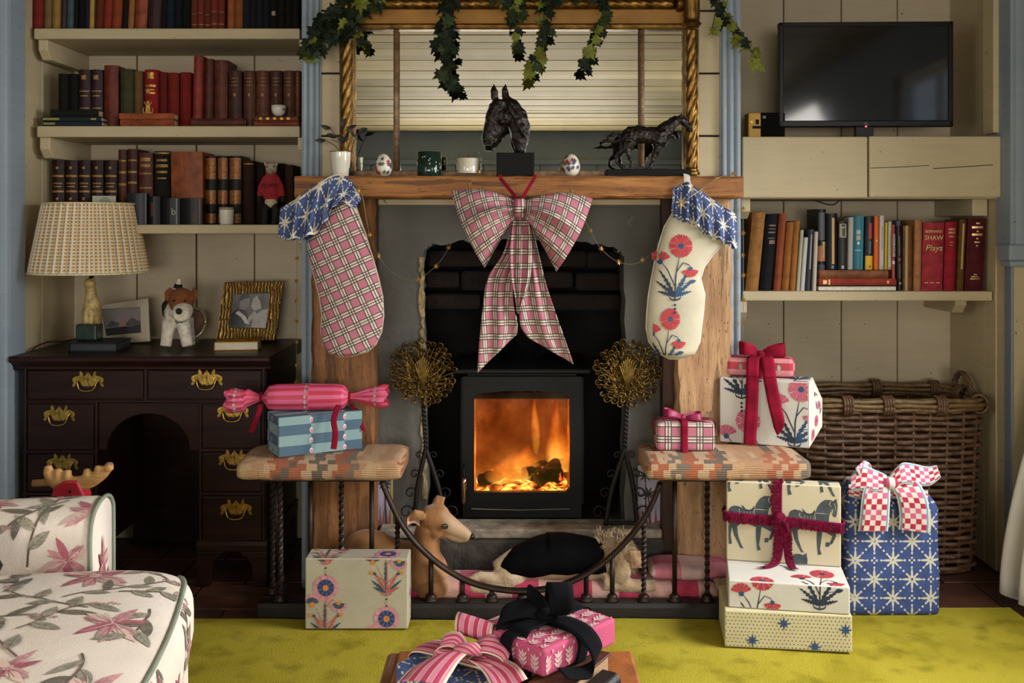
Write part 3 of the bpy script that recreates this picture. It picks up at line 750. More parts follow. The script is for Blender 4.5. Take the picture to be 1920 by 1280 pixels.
Print().disc(0, 0, .02, 0, 20).build('printed_ring', pm('pale_green_print', '#8a9a80', .8), cd, lambda u, v, l: P(197, 380, 3.55)+Vector((u, -.0008, v)))
# candle jar
cj = thing('candle_jar', 'small white candle jar in front of the gold-tooled books', 'candle', P(425, 421, 3.52))
c = Vector((PX(425, 3.52), 3.52, zl3))
MB().lathe([(.001,0),(.021,0),(.0235,.004),(.0255,.05),(.0255,.052),(.0235,.052),(.022,.008),(.001,.006)], 22, c).build('jar', pm('white_glazed_jar', '#c9c2b4', .35, var=.03), cj, smooth=True)
MB().lathe([(.001,.052),(.026,.052),(.026,.06),(.001,.061)], 22, c).build('lid', pm('wood_lid', '#9b7e5c', .5), cj, smooth=True)
# soft fox in a red jumper
fx = thing('toy_fox', 'soft toy fox in red jumper sitting on the lowest left shelf', 'soft toy', Vector((PX(508, 3.53), 3.53, zl3)))
F3 = lambda x, y, d=0: P(x, y, 3.53)+Vector((0, d, 0))
felt = lambda n, c: pm(n, c, .95, var=.12, vs=60, bump=.6, bs=240)
hd = MB().ball(F3(509, 317), (.021, .018, .026)).tube([F3(509, 322, -.01), F3(509, 326, -.03)], [.013, .006], 10)
hd.tube([F3(499, 310), F3(494, 300)], [.007, .002], 8); hd.tube([F3(518, 310), F3(521, 301)], [.006, .002], 8)
remesh(hd, .003, 3).build('head', felt('grey_felt', '#9c8d78'), fx, smooth=True)
for s_ in (-1, 1): MB().ball(F3(509+6*s_, 313, -.017), .0022, 8, 6).build('eye', pm('bead', '#0c0a08', .2), fx, smooth=True)
MB().ball(F3(509, 326, -.031), .003, 8, 6).build('nose', pm('bead', '#0c0a08', .2), fx, smooth=True)
ju = MB().tube([F3(509, 322), F3(509, 333), F3(509, 352), F3(509, 374)], [.019, .024, .027, .028], 14, flat=(1, .85), up=(1, 0, 0))
for s_ in (-1, 1): ju.tube([F3(509+9*s_, 332), F3(509+19*s_, 350, -.004), F3(509+22*s_, 368, -.006)], [.012, .010, .009], 10)
jo = remesh(ju, .003, 3).build('jumper', felt('red_knit', '#8f1c24'), fx, smooth=True)
text_mb('FOXY', .021, Matrix.Translation(F3(508, 349, -.0275)) @ FRONT).build('lettering', pm('black_wool', '#160a0a', .9), jo)
MB().ball(F3(509, 379, -.004), (.023, .021, .02)).build('belly', felt('cream_felt', '#b8a98c'), fx, smooth=True)
for s_ in (-1, 1):
    MB().ball(F3(509+22*s_, 373, -.007), (.008, .008, .011)).build('paw', felt('dark_felt', '#1c1512'), fx, smooth=True)
    lg = MB().tube([F3(509+6*s_, 384, -.006), F3(509+10*s_, 395, -.016), F3(509+9*s_, 414, -.022)], [.012, .010, .009], 10)
    lg.ball(Vector((PX(509+9*s_, 3.53), 3.53-.026, zl3+.008)), (.010, .014, .008)); lg.build('leg', felt('dark_felt', '#1c1512'), fx, smooth=True)
# ---- right shelf
Y4 = 3.51
r4 = lambda **k: dict(zbase=zr1, **k)
LY = PZ(506, 3.5)
rl = lambda **k: dict(zbase=LY+.001, depth=.12, **k)
tp = lambda c: pm('print_'+c.lstrip('#'), c, .5, var=.05)
red_t = '#c9a15c'
book('dark navy book half hidden by the blue upright, right shelf', 1386, 1396, 408, 546, 3.52, '#1e2434', 'cloth', zbase=zr1, group='books on the right shelf')
rb_ = [
 (1398,1423,398,546,Y4,'#8e6234','ochre cloth book leaning left, second on the right shelf','cloth',r4(lean=14,bands=[(.92,.93,.2,.8),(.88,.89,.25,.75),(.80,.81,.3,.7)],bandmat=tp('#5a3a1c'))),
 (1425,1447,401,546,Y4,'#17171b','black cloth book leaning beside the ochre one','cloth',r4(lean=13,bands=[(.84,.86,.25,.9),(.80,.81,.25,.9),(.75,.77,.25,.9),(.68,.69,.25,.9),(.61,.66,.4,.95)],bandmat=tp('#6e5a48'))),
 (1451,1465,400,546,Y4,'#85452a','rust cloth book with frayed head on the right shelf','cloth',r4(lean=11)),
 (1466,1480,416,546,Y4,'#8c5a2c','tan cloth book, left of a matching pair, right shelf','cloth',r4(lean=10)),
 (1481,1492,414,546,Y4,'#95602e','tan cloth book, right of a matching pair, right shelf','cloth',r4(lean=9)),
 (1493,1500,431,546,Y4,'#a5a48c','thin pale sage book on the right shelf','jacket',r4(lean=8)),
 (1501,1509,445,546,Y4,'#bdb9b4','thin short white book beside the sage one','jacket',r4(lean=7)),
 (1510,1523,430,546,Y4,'#2c2d38','navy book with a pale title running down its spine','jacket',r4(lean=6,blocks=[(.35,.92,.4,.6,tp('#8d8c94'))])),
 (1524,1531,434,546,Y4-.012,'#b9b3a4','thin cream white book before the big black one','jacket',r4(lean=4)),
 (1533,1550,392,546,Y4+.012,'#1a1919','large black book with photographs on its spine','jacket',r4(lean=0,blocks=[(.62,.96,.15,.9,tp('#4e4e52')),(.36,.55,.05,.95,tp('#a8694a')),(.40,.60,.55,.95,tp('#b9a36a')),(.22,.32,.1,.9,tp('#3d3d42'))])),
 (1551,1572,400,506,Y4,'#15161c','black book with gold capitals standing on lying books','jacket',rl(blocks=[(.1,.92,.42,.66,tp('#b98f4a')),(.02,.07,.4,.6,tp('#3a7aa8'))])),
 (1573,1589,414,506,Y4,'#2b2a27','dark book with a portrait head on its spine','jacket',rl(blocks=[(.66,.94,.1,.95,tp('#a59c80')),(.68,.86,.35,.75,tp('#45453a')),(.88,.93,.3,.75,tp('#1d1c18')),(.02,.08,.3,.6,tp('#a8a89c'))])),
 (1590,1600,407,506,Y4,'#a39f98','pale grey book beside the teal one','jacket',rl(lean=2)),
 (1601,1620,405,506,Y4,'#2f6d80','teal book with pale boxes on its spine','jacket',rl(lean=2,blocks=[(0,1,.68,.98,tp('#3f8a90')),(.66,.74,.2,.6,tp('#9db0a8')),(.55,.64,.2,.6,tp('#a59a80')),(.47,.52,.3,.5,tp('#c9d4d8')),(.35,.37,.1,.7,tp('#88a8b0'))])),
 (1622,1638,406,506,Y4,'#1d242a','black book with red title and yellow foot','jacket',rl(lean=2,blocks=[(0,.26,.05,.95,tp('#d8a81c')),(.58,.88,.4,.75,tp('#b3283c')),(.3,.54,.45,.65,tp('#55666c')),(.03,.08,.4,.65,tp('#4a5a70'))])),
 (1639,1648,405,506,Y4,'#d2601c','bright orange paperback on the right shelf','jacket',rl(lean=1,blocks=[(.52,.56,.35,.65,tp('#d8c8a0'))])),
 (1649,1658,404,506,Y4,'#bfb8b4','white paperback right of the orange one','jacket',rl(lean=1,blocks=[(.35,.8,.4,.6,tp('#8d8a90')),(.01,.06,.3,.7,tp('#7a86a0'))])),
 (1659,1664,417,506,Y4,'#c2a11e','thin yellow paperback right of the white one','jacket',rl(lean=1)),
 (1665,1672,415,506,Y4,'#b0b3a0','thin pale green-white paperback right of yellow one','jacket',rl(lean=1,blocks=[(.3,.8,.4,.6,tp('#7d8f6a')),(.01,.05,.2,.8,tp('#b06a50'))])),
]
for x0, x1, yt, yb, Y, c, lab, kd, kw in rb_: book(lab, x0, x1, yt, yb, Y, c, kd, group='books on the right shelf', **kw)
wo = book('thin red and white paperback with vertical capitals', 1673, 1679, 421, 536, Y4-.006, '#a34a44', 'jacket', zbase=zr1+.034, lean=0, group='books on the right shelf', blocks=[(.36,.98,.05,.95,tp('#8e2e34')), (.30,.36,.05,.95,tp('#c9c4c0'))])
text_mb('WODEHOUSE', .0125, Matrix.Translation(P(1676, 460, 3.497)+Vector((0, 0, 0))) @ FRONT @ Matrix.Rotation(-pi/2, 4, 'Z')).build('lettering', tp('#d8d0cc'), wo)
book('black jacketed book leaning by the brown opened pages', 1682, 1694, 424, 546, Y4, '#151412', 'jacket', zbase=zr1, lean=-2, group='books on the right shelf', blocks=[(.55,.85,.35,.6,tp('#5a5348')), (.46,.51,.3,.7,tp('#8a4a2a')), (.2,.42,.4,.6,tp('#4e4a44')), (.1,.13,.35,.65,tp('#a89c80'))])
bp = book('slate blue book peeking above the black leaning one', 1681, 1690, 414, 546, Y4+.05, '#5a6478', 'jacket', zbase=zr1, group='books on the right shelf', depth=.1)
book('coverless brown book with curled golden spine', 1694, 1712, 423, 546, Y4, '#6b4524', 'leather', zbase=zr1, group='books on the right shelf', lean=1, blocks=[(0, 1, .18, .4, tp('#a8875a'))])
book('dark maroon book standing behind the coverless brown one', 1692, 1716, 413, 546, Y4+.13, '#3a1716', 'cloth', zbase=zr1, group='books on the right shelf', depth=.1)
book('slim pale tan book between brown and red volumes', 1714, 1728, 412, 546, Y4, '#a2704a', 'cloth', zbase=zr1, group='books on the right shelf', lean=3)
sw = book('broad rose red book with gilt lettering Plays', 1729, 1769, 417, 546, Y4, '#97323a', 'cloth', zbase=zr1, group='books on the right shelf', lean=4)
LT = pm('bright_gilt', '#d9b878', .4, metal=.4, var=.1)
text_mb('SHAW', .0225, Matrix.Translation(P(1751, 446, 3.5075)) @ FRONT).build('lettering', LT, sw)
text_mb('BERNARD', .0135, Matrix.Translation(P(1751, 434, 3.5075)) @ FRONT).build('lettering', LT, sw)
sh_ = Matrix.Identity(4); sh_[0][1] = .25
text_mb('Plays', .030, Matrix.Translation(P(1752, 465, 3.5075)) @ FRONT @ sh_).build('lettering', LT, sw)
for k in range(3): MB().box(PX(1735+11*k, 3.5), PX(1742+11*k, 3.5), 3.5075, 3.5085, PZ(531, 3.5), PZ(529.5, 3.5)).build('lettering', LT, sw)
book('narrower bright red book right of the broad rose red one', 1771, 1793, 416, 546, Y4, '#8d202c', 'cloth', zbase=zr1, group='books on the right shelf', lean=4, bands=[(.88,.91,.2,.8),(.83,.86,.2,.8),(.78,.8,.25,.75),(.7,.71,.3,.7),(.66,.67,.35,.65)], bandmat=tp('#b07a50'))
book('brown book with a gold title running down its spine', 1795, 1808, 411, 546, Y4, '#5e401f', 'cloth', zbase=zr1, group='books on the right shelf', lean=6, blocks=[(.3,.94,.35,.65,tp('#a98a4c'))])
book('thick maroon book at the right end of the right shelf', 1810, 1845, 409, 546, Y4, '#4a181c', 'cloth', zbase=zr1, group='books on the right shelf', lean=7, bands=[(.92,.94,.4,.6),(.86,.89,.2,.8),(.81,.83,.45,.55),(.76,.79,.22,.78),(.71,.73,.45,.55),(.66,.68,.35,.65),(.61,.63,.45,.55),(.22,.23,.4,.6),(.19,.2,.3,.7),(.16,.17,.25,.75)], bandmat=LT)
G4 = 'books lying flat on the right shelf'
lying('brown leather book lying uppermost of three on the right shelf', 1537, 1666, 506.5, 522, 3.495, '#6a3f22', 'leather', .14, G4)
lying('brick red book lying in the middle of three, right shelf', 1536, 1681, 522.3, 535, 3.495, '#86362c', 'cloth', .14, G4, [(.05, .1, .2, .8), (.12, .14, .1, .9), (.88, .9, .3, .7)], LT)
lying('white-paged book lying lowest of three, right shelf', 1534, 1682, 535.3, 546, 3.495, '#2a2622', 'cloth', .14, G4, pages_front=True, pages=PAGEW)
# ================================================================== KNEEHOLE DESK AND WHAT STANDS ON IT
YD = 3.33; YDB = 3.81
dk = thing('kneehole_desk', 'dark mahogany kneehole desk with brass handles in the left alcove', 'desk', (-1.21, 3.57, 0))
DX = lambda x: PX(x, YD); DZ = lambda y: PZ(y, YD)
ZD = .757
tp_ = MB(); x0, x1 = -1.648, DX(507)
prof = [(YD-.012, ZD), (YD-.016, ZD-.006), (YD-.016, ZD-.016), (YD-.010, ZD-.022), (YD-.004, ZD-.028), (YD+.004, ZD-.034), (YD+.006, ZD-.044), (YD+.014, ZD-.05), (YDB, ZD-.05), (YDB, ZD)]
tp_.prism(prof, x0, x1, 'yz').build('top', MAHOG, dk, bevel=.002)
bx0, bx1 = DX(40), DX(497); kx0, kx1 = DX(181), DX(371); zt_, zb = ZD-.05, DZ(1022)
body = MB()
body.box(bx0, kx0, YD+.014, YDB-.002, zb, DZ(753)).box(kx1, bx1, YD+.014, YDB-.002, zb, DZ(753)).box(bx0, bx1, YD+.014, YDB-.002, DZ(753), zt_)
body.box(kx0, kx1, YDB-.06, YDB-.002, .012, DZ(753))
body.build('carcass', MAHOG, dk)
# beadings between the drawers
bead = MB()
for (a, b, y) in ((40, 497, 691), (40, 497, 753), (40, 180, 848), (40, 180, 927), (371, 497, 845), (371, 497, 927)): bead.box(DX(a), DX(b), YD+.004, YD+.016, DZ(y+2.5), DZ(y-2.5))
for (x, a, b) in ((271.5, 691, 753), (45, 691, 1020), (493, 691, 1020), (179, 753, 1020), (374, 753, 1020)): bead.box(DX(x-2.5), DX(x+2.5), YD+.004, YD+.016, DZ(b), DZ(a))
bead.build('beading', MAHOG, dk, bevel=.003)
# arched apron of the kneehole
arch = [(DX(x), DZ(y)) for x, y in ((182, 755.5), (371, 755.5), (371, 845), (354, 845))]
arch += [(DX(276+78*cos(radians(a))), DZ(845-68*sin(radians(a)))) for a in range(0, 181, 9)] + [(DX(182), DZ(845))]
MB().prism(arch, YD+.010, YD+.028).build('arched_apron', MAHOG, dk, bevel=.003)
# plinth and bracket feet
for a, b in ((34, 184), (368, 501)):
    MB().prism([(YD-.006, zb), (YD-.002, zb+.012), (YD+.01, zb+.02), (YDB, zb+.02), (YDB, zb-.02), (YD-.006, zb-.02)], DX(a), DX(b), 'yz').build('plinth', MAHOG, dk, bevel=.003)
for a, b in ((34, 184), (368, 501)):
    for s_, e in ((a, 1), (b, -1)):
        pts = [(DX(s_), zb-.02), (DX(s_+e*52), zb-.02), (DX(s_+e*46), zb-.034), (DX(s_+e*38), zb-.04), (DX(s_+e*30), zb-.06), (DX(s_+e*26), 0), (DX(s_), 0)]
        MB().prism(pts, YD-.004, YD+.022).build('foot', MAHOG, dk, bevel=.003)
        MB().box(min(DX(s_), DX(s_+e*26)), max(DX(s_), DX(s_+e*26)), YDB-.05, YDB-.01, 0, zb-.02).build('foot', MAHOG, dk, bevel=.003)
BRASS = pm('aged_brass', '#a98a44', .33, metal=1, var=.35, vs=60, bump=.2, bs=200)
half = [(0,-16),(3,-12),(6,-8),(9,-7),(10,-12),(12,-17),(15,-17),(16,-13),(15,-9),(19,-8),(25,-6),(29,-3),(29,2),(27,5),(30,10),(28,13),(24,11),(22,5),(19,2),(15,3),(13,8),(8,12),(4,11),(0,13)]
outl = [(x, -y) for x, y in half]+[(-x, -y) for x, y in half[-2:0:-1]]
k = 3.33/1900
plm = MB().prism([(x*k, z*k) for x, z in outl], -.0025, 0).mesh('backplate', BRASS)
bl = catmull([(-20*k, -.006, 1*k), (-18*k, -.012, -4*k), (-14*k, -.014, -15*k), (-6*k, -.015, -19*k), (6*k, -.015, -19*k), (14*k, -.014, -15*k), (18*k, -.012, -4*k), (20*k, -.006, 1*k)], 4)
blm = MB().tube(bl, .0025, 8).ball((-20*k, -.005, 1*k), .005, 8, 6).ball((20*k, -.005, 1*k), .005, 8, 6).mesh('bail', BRASS, smooth=True)
kh = MB().ball((0, -.0025, .004), (.0022, .0012, .0028), 10, 6).box(-.001, .001, -.0036, -.002, -.007, .004).mesh('keyhole', DARK)
for (a, b, c, d, hx, hy) in ((48, 268, 694, 750, 164, 713), (275, 490, 694, 750, 387, 710), (48, 175, 757, 845, 110, 777), (48, 175, 851, 924, 116, 868), (48, 175, 930, 1018, 112, 956),
                          (377, 490, 757, 842, 436, 770), (377, 490, 848, 924, 439, 860), (377, 490, 930, 1018, 442, 953)):
    dr = MB().box(DX(a)+.003, DX(b)-.003, YD+.006, YD+.05, DZ(d)+.003, DZ(c)-.003).build('drawer', MAHOG, dk, bevel=.0025)
    M = Matrix.Translation((DX(hx), YD+.006, DZ(hy)))
    for me, nm in ((plm, 'backplate'), (blm, 'handle'), (kh, 'keyhole')): inst(me, nm, dr, M)
# black slab the lamp stands on
def on_desk(x, Y): return Vector((PX(x, Y), Y, ZD))
bs_ = thing('black_book', 'flat black book under the cat lamp on the desk', 'book', on_desk(172, 3.45))
MB().box(PX(128, 3.42), PX(217, 3.42), 3.42, 3.56, ZD, ZD+.006).box(PX(128, 3.42), PX(217, 3.42), 3.42, 3.56, ZD+.028, ZD+.034).box(PX(128, 3.42), PX(128, 3.42)+.004, 3.42, 3.56, ZD, ZD+.03).build('cover', bookmat('#141414', 'jacket'), bs_)
MB().box(PX(129, 3.42)+.003, PX(216, 3.42), 3.424, 3.556, ZD+.006, ZD+.028).build('pages', pm('grey_edge', '#2e3134', .4), bs_)
# lamp
LY_ = 3.5; lx = PX(168, LY_); lz = ZD+.034
lp = thing('table_lamp', 'cat figure lamp with pleated orange check shade on the desk', 'lamp', (lx, LY_, lz))
m = Mat('gingham_shade'); m.set(rough=.85); u, v = m.uv()
a = (u*84).fract(); b = (v*88).fract()
dot = a.gt(.42)*b.gt(.36)
wv = m.noise(60, 2)
col = m.mix(dot, '#f6eedb', m.ramp(wv, [(.4, '#dc9c4a'), (.6, '#cc9e42')])); m.color(col)
tr = m.node('BsdfTranslucent'); m.link(col, tr.inputs[0]); mxs = m.node('MixShader'); mxs.inputs[0].default_value = .3
m.link(m.b.outputs[0], mxs.inputs[1]); m.link(tr.outputs[0], mxs.inputs[2]); m.link(mxs.outputs[0], m.nt.nodes['Material Output'].inputs[0]); SHADE = m.m
zs0, zs1 = PZ(511, LY_), PZ(381, LY_)
pr = [(lerp(.194, .149, i/14), lerp(zs0, zs1, i/14)-lz) for i in range(15)]
sh = MB(); rings = []; uvs = []
N = 42*8
for i, (r, z) in enumerate(pr):
    for kk in range(N):
        th = 2*pi*kk/N; rr = r+.0035*cos(42*th)*(1 if 0 < i < 14 else .7)
        uvs.append((kk/N, z)); rings.append(Vector((lx+rr*cos(th), LY_+rr*sin(th), lz+z)))
n_ = len(pr); vs_ = rings
sh.add(vs_, [(i*N+j, i*N+(j+1) % N, (i+1)*N+(j+1) % N, (i+1)*N+j) for i in range(n_-1) for j in range(N)], 0, uvs)
so = sh.build('shade', SHADE, lp, smooth=True, fix=False)
for zz, r in ((zs0+.002, .1955), (zs1-.002, .1505)):
    MB().tube([(lx+r*cos(2*pi*q/72), LY_+r*sin(2*pi*q/72), zz) for q in range(73)], .0035, 6).build('shade_trim', pm('cream_braid', '#cfc09a', .9, var=.25, vs=200), lp, smooth=True)
CATM = pm('painted_cat', '#a08a55', .5, var=.35, vs=45, bump=.3, bs=90)
C_ = lambda x, y, d=0: P(x, y, LY_)+Vector((0, d, 0))
ct = MB().tube([C_(170, 607, .015), C_(171, 585, .005), C_(172, 565, 0), C_(172, 550, -.004), C_(171, 540, -.006)], [.031, .034, .026, .019, .017], 12)
ct.ball(C_(171, 532, -.01), (.021, .021, .018), 14, 10).tube([C_(171, 534, -.022), C_(171, 535, -.03)], [.008, .005], 8)
for s_ in (-1, 1):
    ct.tube([C_(171+5.5*s_, 526, -.008), C_(171+8*s_, 517, -.006)], [.009, .002], 8)
    ct.tube([C_(171+4*s_, 568, -.014), C_(171+5*s_, 590, -.022), C_(171+5*s_, 606, -.024)], [.011, .009, .010], 8)
    ct.ball(C_(170+9*s_, 600, .006), (.017, .025, .02), 10, 8)
ct.tube(catmull([C_(161, 606, .02), C_(154, 600, .01), C_(155, 588, .008)], 4), .005, 8)
remesh(ct, .0032, 3).build('cat_figure', CATM, lp, smooth=True)
for s_ in (-1, 1): MB().ball(C_(171+4.5*s_, 530, -.0255), .002, 8, 6).build('eye', pm('bead', '#0c0a08', .2), lp, smooth=True)
MB().box(lx-.035, lx+.037, LY_-.035, LY_+.03, lz, PZ(606, LY_)).build('plinth', pm('dark_green_marble', '#1c2a20', .3, var=.4, vs=40), lp, bevel=.006)
MB().tube([(lx+.006, LY_, PZ(522, LY_)), (lx+.006, LY_, zs0+.05)], .008, 10).build('lamp_holder', pm('black_bakelite', '#14100e', .4), lp, smooth=True)
MB().tube([(lx, LY_, zs0+.05), (lx, LY_, zs1-.02)], .003, 8).tube([(lx-.148, LY_, zs1-.004), (lx, LY_, zs1-.02), (lx+.148, LY_, zs1-.004)], .002, 6).build('harp', BRASS, lp, smooth=True)
MB().tube(catmull([(lx-.03, LY_+.02, lz+.006), P(118, 640, 3.6), P(90, 641, 3.6), P(68, 650, 3.5), Vector((PX(58, 3.42), 3.42, ZD+.003))], 6), .0024, 6).build('flex', pm('black_rubber', '#0d0c0b', .5), lp, smooth=True)
# photo frames
SILV = pm('silver_frame', '#b5a88e', .25, metal=.55, var=.06)
def frame(label, name, corners, inner, Y, th, mat, tiltback, prints, pm_):
    """corners/inner: 4 px points (bl, br, tr, tl); the frame leans back from its foot"""
    zb_ = ZD; y0 = corners[0][1]
    t = thing(name, label, 'photo frame', (PX((corners[0][0]+corners[1][0])/2, Y), Y, zb_))
    def Q(p, off=0):
        w = P(p[0], p[1], Y); h = w.z-zb_; return Vector((w.x, Y+h*tiltback+off, max(w.z, zb_) if off >= 0 else w.z))
    o = [Q(p) for p in corners]; i_ = [Q(p) for p in inner]; d = Vector((0, th, 0))
    mb = MB(); vs = o+i_+[p+d for p in o]+[p+d for p in i_]
    fs = []
    for k in range(4):
        j = (k+1) % 4
        fs += [(k, j, 4+j, 4+k), (8+j, 8+k, 12+k, 12+j), (j, k, 8+k, 8+j), (4+k, 4+j, 12+j, 12+k)]
    mb.add(vs, fs).build('moulding', mat, t, bevel=.0015)
    MB().add([p+d*.5 for p in i_], [(0, 1, 2, 3)]).build('photograph', pm_, t)
    MB().add([o[0]+d, o[1]+d, o[2]+d, o[3]+d, o[0]+d*1.3, o[1]+d*1.3, o[2]+d*1.3, o[3]+d*1.3], [(0,1,2,3),(7,6,5,4),(0,4,5,1),(1,5,6,2),(2,6,7,3),(3,7,4,0)]).build('back_board', DARK, t)
    mid = lerp(o[2], o[3], .5); ft = lerp(o[0], o[1], .5)
    MB().tube([lerp(ft, mid, .7)+d*1.3, Vector((ft.x, ft.y+.07, zb_+.002))], .004, 6).build('strut', DARK, t)
    if prints:
        pt, mats = prints
        pt.build('printed_picture', mats, t, lambda u, v, l: lerp(lerp(i_[0], i_[1], u), lerp(i_[3], i_[2], u), v)+d*.5+Vector((0, -.0006-l*40, 0)), clip=(.01, .01, .99, .99))
    return t
gr = [pm('photo_grey_%d' % q, (q, q*.97, q*.92), .35, var=.1, vs=60) for q in (22, 70, 120, 165, 195)]
pt = Print()  # dim landscape with a rider
pt.poly([(0, 0), (1, 0), (1, .32), (.7, .28), (.4, .3), (0, .26)], 0).poly([(.05, .32), (.2, .55), (.42, .42), (.55, .3)], 1).poly([(.5, .3), (.75, .62), (1, .4), (1, .3)], 1)
pt.poly([(.36, .28), (.42, .45), (.48, .62), (.52, .64), (.54, .5), (.6, .3)], 2)
frame('polished silver photo frame with landscape picture behind the cat lamp', 'photo_frame', [(194, 645), (281, 640), (273, 560), (183, 573)], [(198, 630), (263, 624), (259, 576), (185, 580)], 3.66, .012, SILV, .16, (pt, [gr[0], gr[1], pm('photo_pink', '#8a6a66', .4)]), pm('photo_sky', '#7d7470', .35, var=.1))
m = Mat('rippled_gilt_frame'); m.set(rough=.35, metal=.85)
w = m.node('TexWave'); w.inputs['Scale'].default_value = 26; w.inputs['Distortion'].default_value = 6; m.nt.links.new(m.coord(), w.inputs[0])
wv = E(m.nt, w.outputs[1]); m.color(m.ramp(wv, [(.2, '#6b4f28'), (.8, '#b08a4a')])); m.bump(wv, .6, .006); GFR = m.m
pt = Print()
pt.poly([(0, 0), (.42, 0), (.5, .3), (.4, .5), (.15, .55), (0, .4)], 0).poly([(.6, 0), (1, 0), (1, .55), (.8, .5), (.62, .3)], 3)
pt.poly([(.22, .55), (.2, .8), (.32, .93), (.45, .88), (.48, .74), (.46, .62), (.36, .52)], 2).poly([(.18, .78), (.22, .98), (.42, 1), (.46, .88), (.3, .84)], 0)
pt.poly([(.54, .74), (.52, .62), (.62, .5), (.8, .55), (.82, .85), (.66, .93), (.56, .86)], 3).poly([(.66, .9), (.82, .95), (.9, .7), (.82, .5), (.76, .75)], 1)
pt.poly([(.12, .42), (.3, .3), (.42, .12), (.55, .1), (.4, .34), (.2, .5)], 4).poly([(.5, .12), (.7, .4), (.64, .5), (.48, .3)], 3)
frame('broad rippled gilt photo frame with black and white couple portrait', 'photo_frame', [(405, 640), (515, 638), (527, 528), (415, 530)], [(427, 614), (497, 616), (503, 550), (433, 552)], 3.68, .016, GFR, .14, (pt, gr), pm('photo_mid', '#5a5650', .35, var=.1))
rf = thing('round_frame', 'small round metal frame half hidden behind the toy terrier', 'photo frame', (PX(360, 3.68), 3.68, ZD))
MB().tube([P(360+25*cos(q*pi/18), 606+27*sin(q*pi/18), 3.68)+Vector((0, -.03*sin(q*pi/18), 0)) for q in range(37)], .006, 8).build('rim', SILV, rf, smooth=True)
MB().add([P(360+24*cos(q*pi/18), 606+26*sin(q*pi/18), 3.684)+Vector((0, -.03*sin(q*pi/18), 0)) for q in range(36)], [list(range(36))]).build('photograph', pm('photo_sepia', '#6b5548', .35, var=.25, vs=30), rf)
MB().box(PX(350, 3.68), PX(370, 3.68), 3.655, 3.70, ZD, PZ(632, 3.68)).build('foot', SILV, rf)
# felt terrier
TY = 3.49
td = thing('toy_terrier', 'white felt toy terrier with brown head and black saddle', 'soft toy', on_desk(335, TY))
T_ = lambda x, y, d=0: P(x, y, TY)+Vector((0, d, 0))
WF = felt('white_felt', '#d6cbb8'); BF = felt('brown_felt', '#74401e'); KF = felt('black_felt', '#1d1712')
bd = MB().tube([T_(318, 575, .10), T_(324, 582, .05), T_(332, 588, 0), T_(337, 590, -.03)], [.032, .040, .044, .036], 14)
for (xa, ya, da, xb_, yb_, db) in ((322, 600, -.02, 316, 648, -.03), (346, 600, -.02, 358, 647, -.035), (306, 600, .075, 297, 640, .075), (334, 600, .09, 340, 640, .095)):
    bd.tube([T_(xa, ya, da), T_((xa+xb_)/2, (ya+yb_)/2, (da+db)/2), Vector((PX(xb_, TY), TY+db, ZD+.016))], [.026, .021, .019], 12)
bd.tube([T_(344, 572, -.03), T_(341, 592, -.035)], [.03, .034], 12)
bd.tube([T_(311, 566, .1), T_(314, 548, .105), T_(318, 524, .105)], [.013, .015, .007], 10)
remesh(bd, .004, 5).build('body', WF, td, smooth=True)
hd = MB().ball(T_(349, 562, -.05), (.042, .044, .046), 16, 12)
for s_, dx in ((-1, 331), (1, 371)): hd.tube([T_(dx, 539, -.048), T_(dx+s_*6, 548, -.058), T_(dx+s_*6, 562, -.066)], [.010, .014, .008], 10, flat=(1, .5))
remesh(hd, .004, 4).build('head', BF, td, smooth=True)
mz = MB().tube([T_(354, 578, -.06), T_(358, 584, -.10), T_(360, 585, -.118)], [.034, .031, .022], 14); remesh(mz, .004, 3).build('muzzle', WF, td, smooth=True)
MB().ball(T_(360, 577, -.138), (.011, .007, .011), 12, 8).build('nose', KF, td, smooth=True)
MB().tube(catmull([T_(351, 595, -.122), T_(356, 599, -.132), T_(360, 597, -.136), T_(365, 598, -.13)], 4), .0015, 6).build('mouth', KF, td)
for x_ in (343, 363): MB().ball(T_(x_, 560, -.092), .0045, 10, 8).build('eye', pm('bead', '#0c0a08', .2), td, smooth=True)
MB().tube([T_(309.5, 562, .1), T_(310, 579, .065), T_(312, 590, .03)], [.02, .035, .024], 14).build('saddle_patch', KF, td, smooth=True)
MB().tube([T_(314.6, 544, .105), T_(316.2, 536, .105)], [.0162, .0135], 12).build('tail_band', KF, td, smooth=True)
# mustard book
yb_ = thing('mustard_book', 'mustard yellow hardback lying on the desk before the gilt frame', 'book', on_desk(445, 3.5))
M = Matrix.Translation((PX(402, 3.47), 3.465, ZD)) @ Matrix.Rotation(.12, 4, 'Z')
MB().box(0, .148, 0, .105, 0, .003, 0, M).box(0, .148, 0, .105, .027, .030, 0, M).box(0, .003, 0, .105, 0, .03, 0, M).build('cover', bookmat('#b9822a'), yb_, bevel=.001, seg=1)
MB().box(.003, .145, .003, .102, .003, .027, 0, M).build('pages', pm('clean_paper', '#d6cdb2', .9, var=.05), yb_)
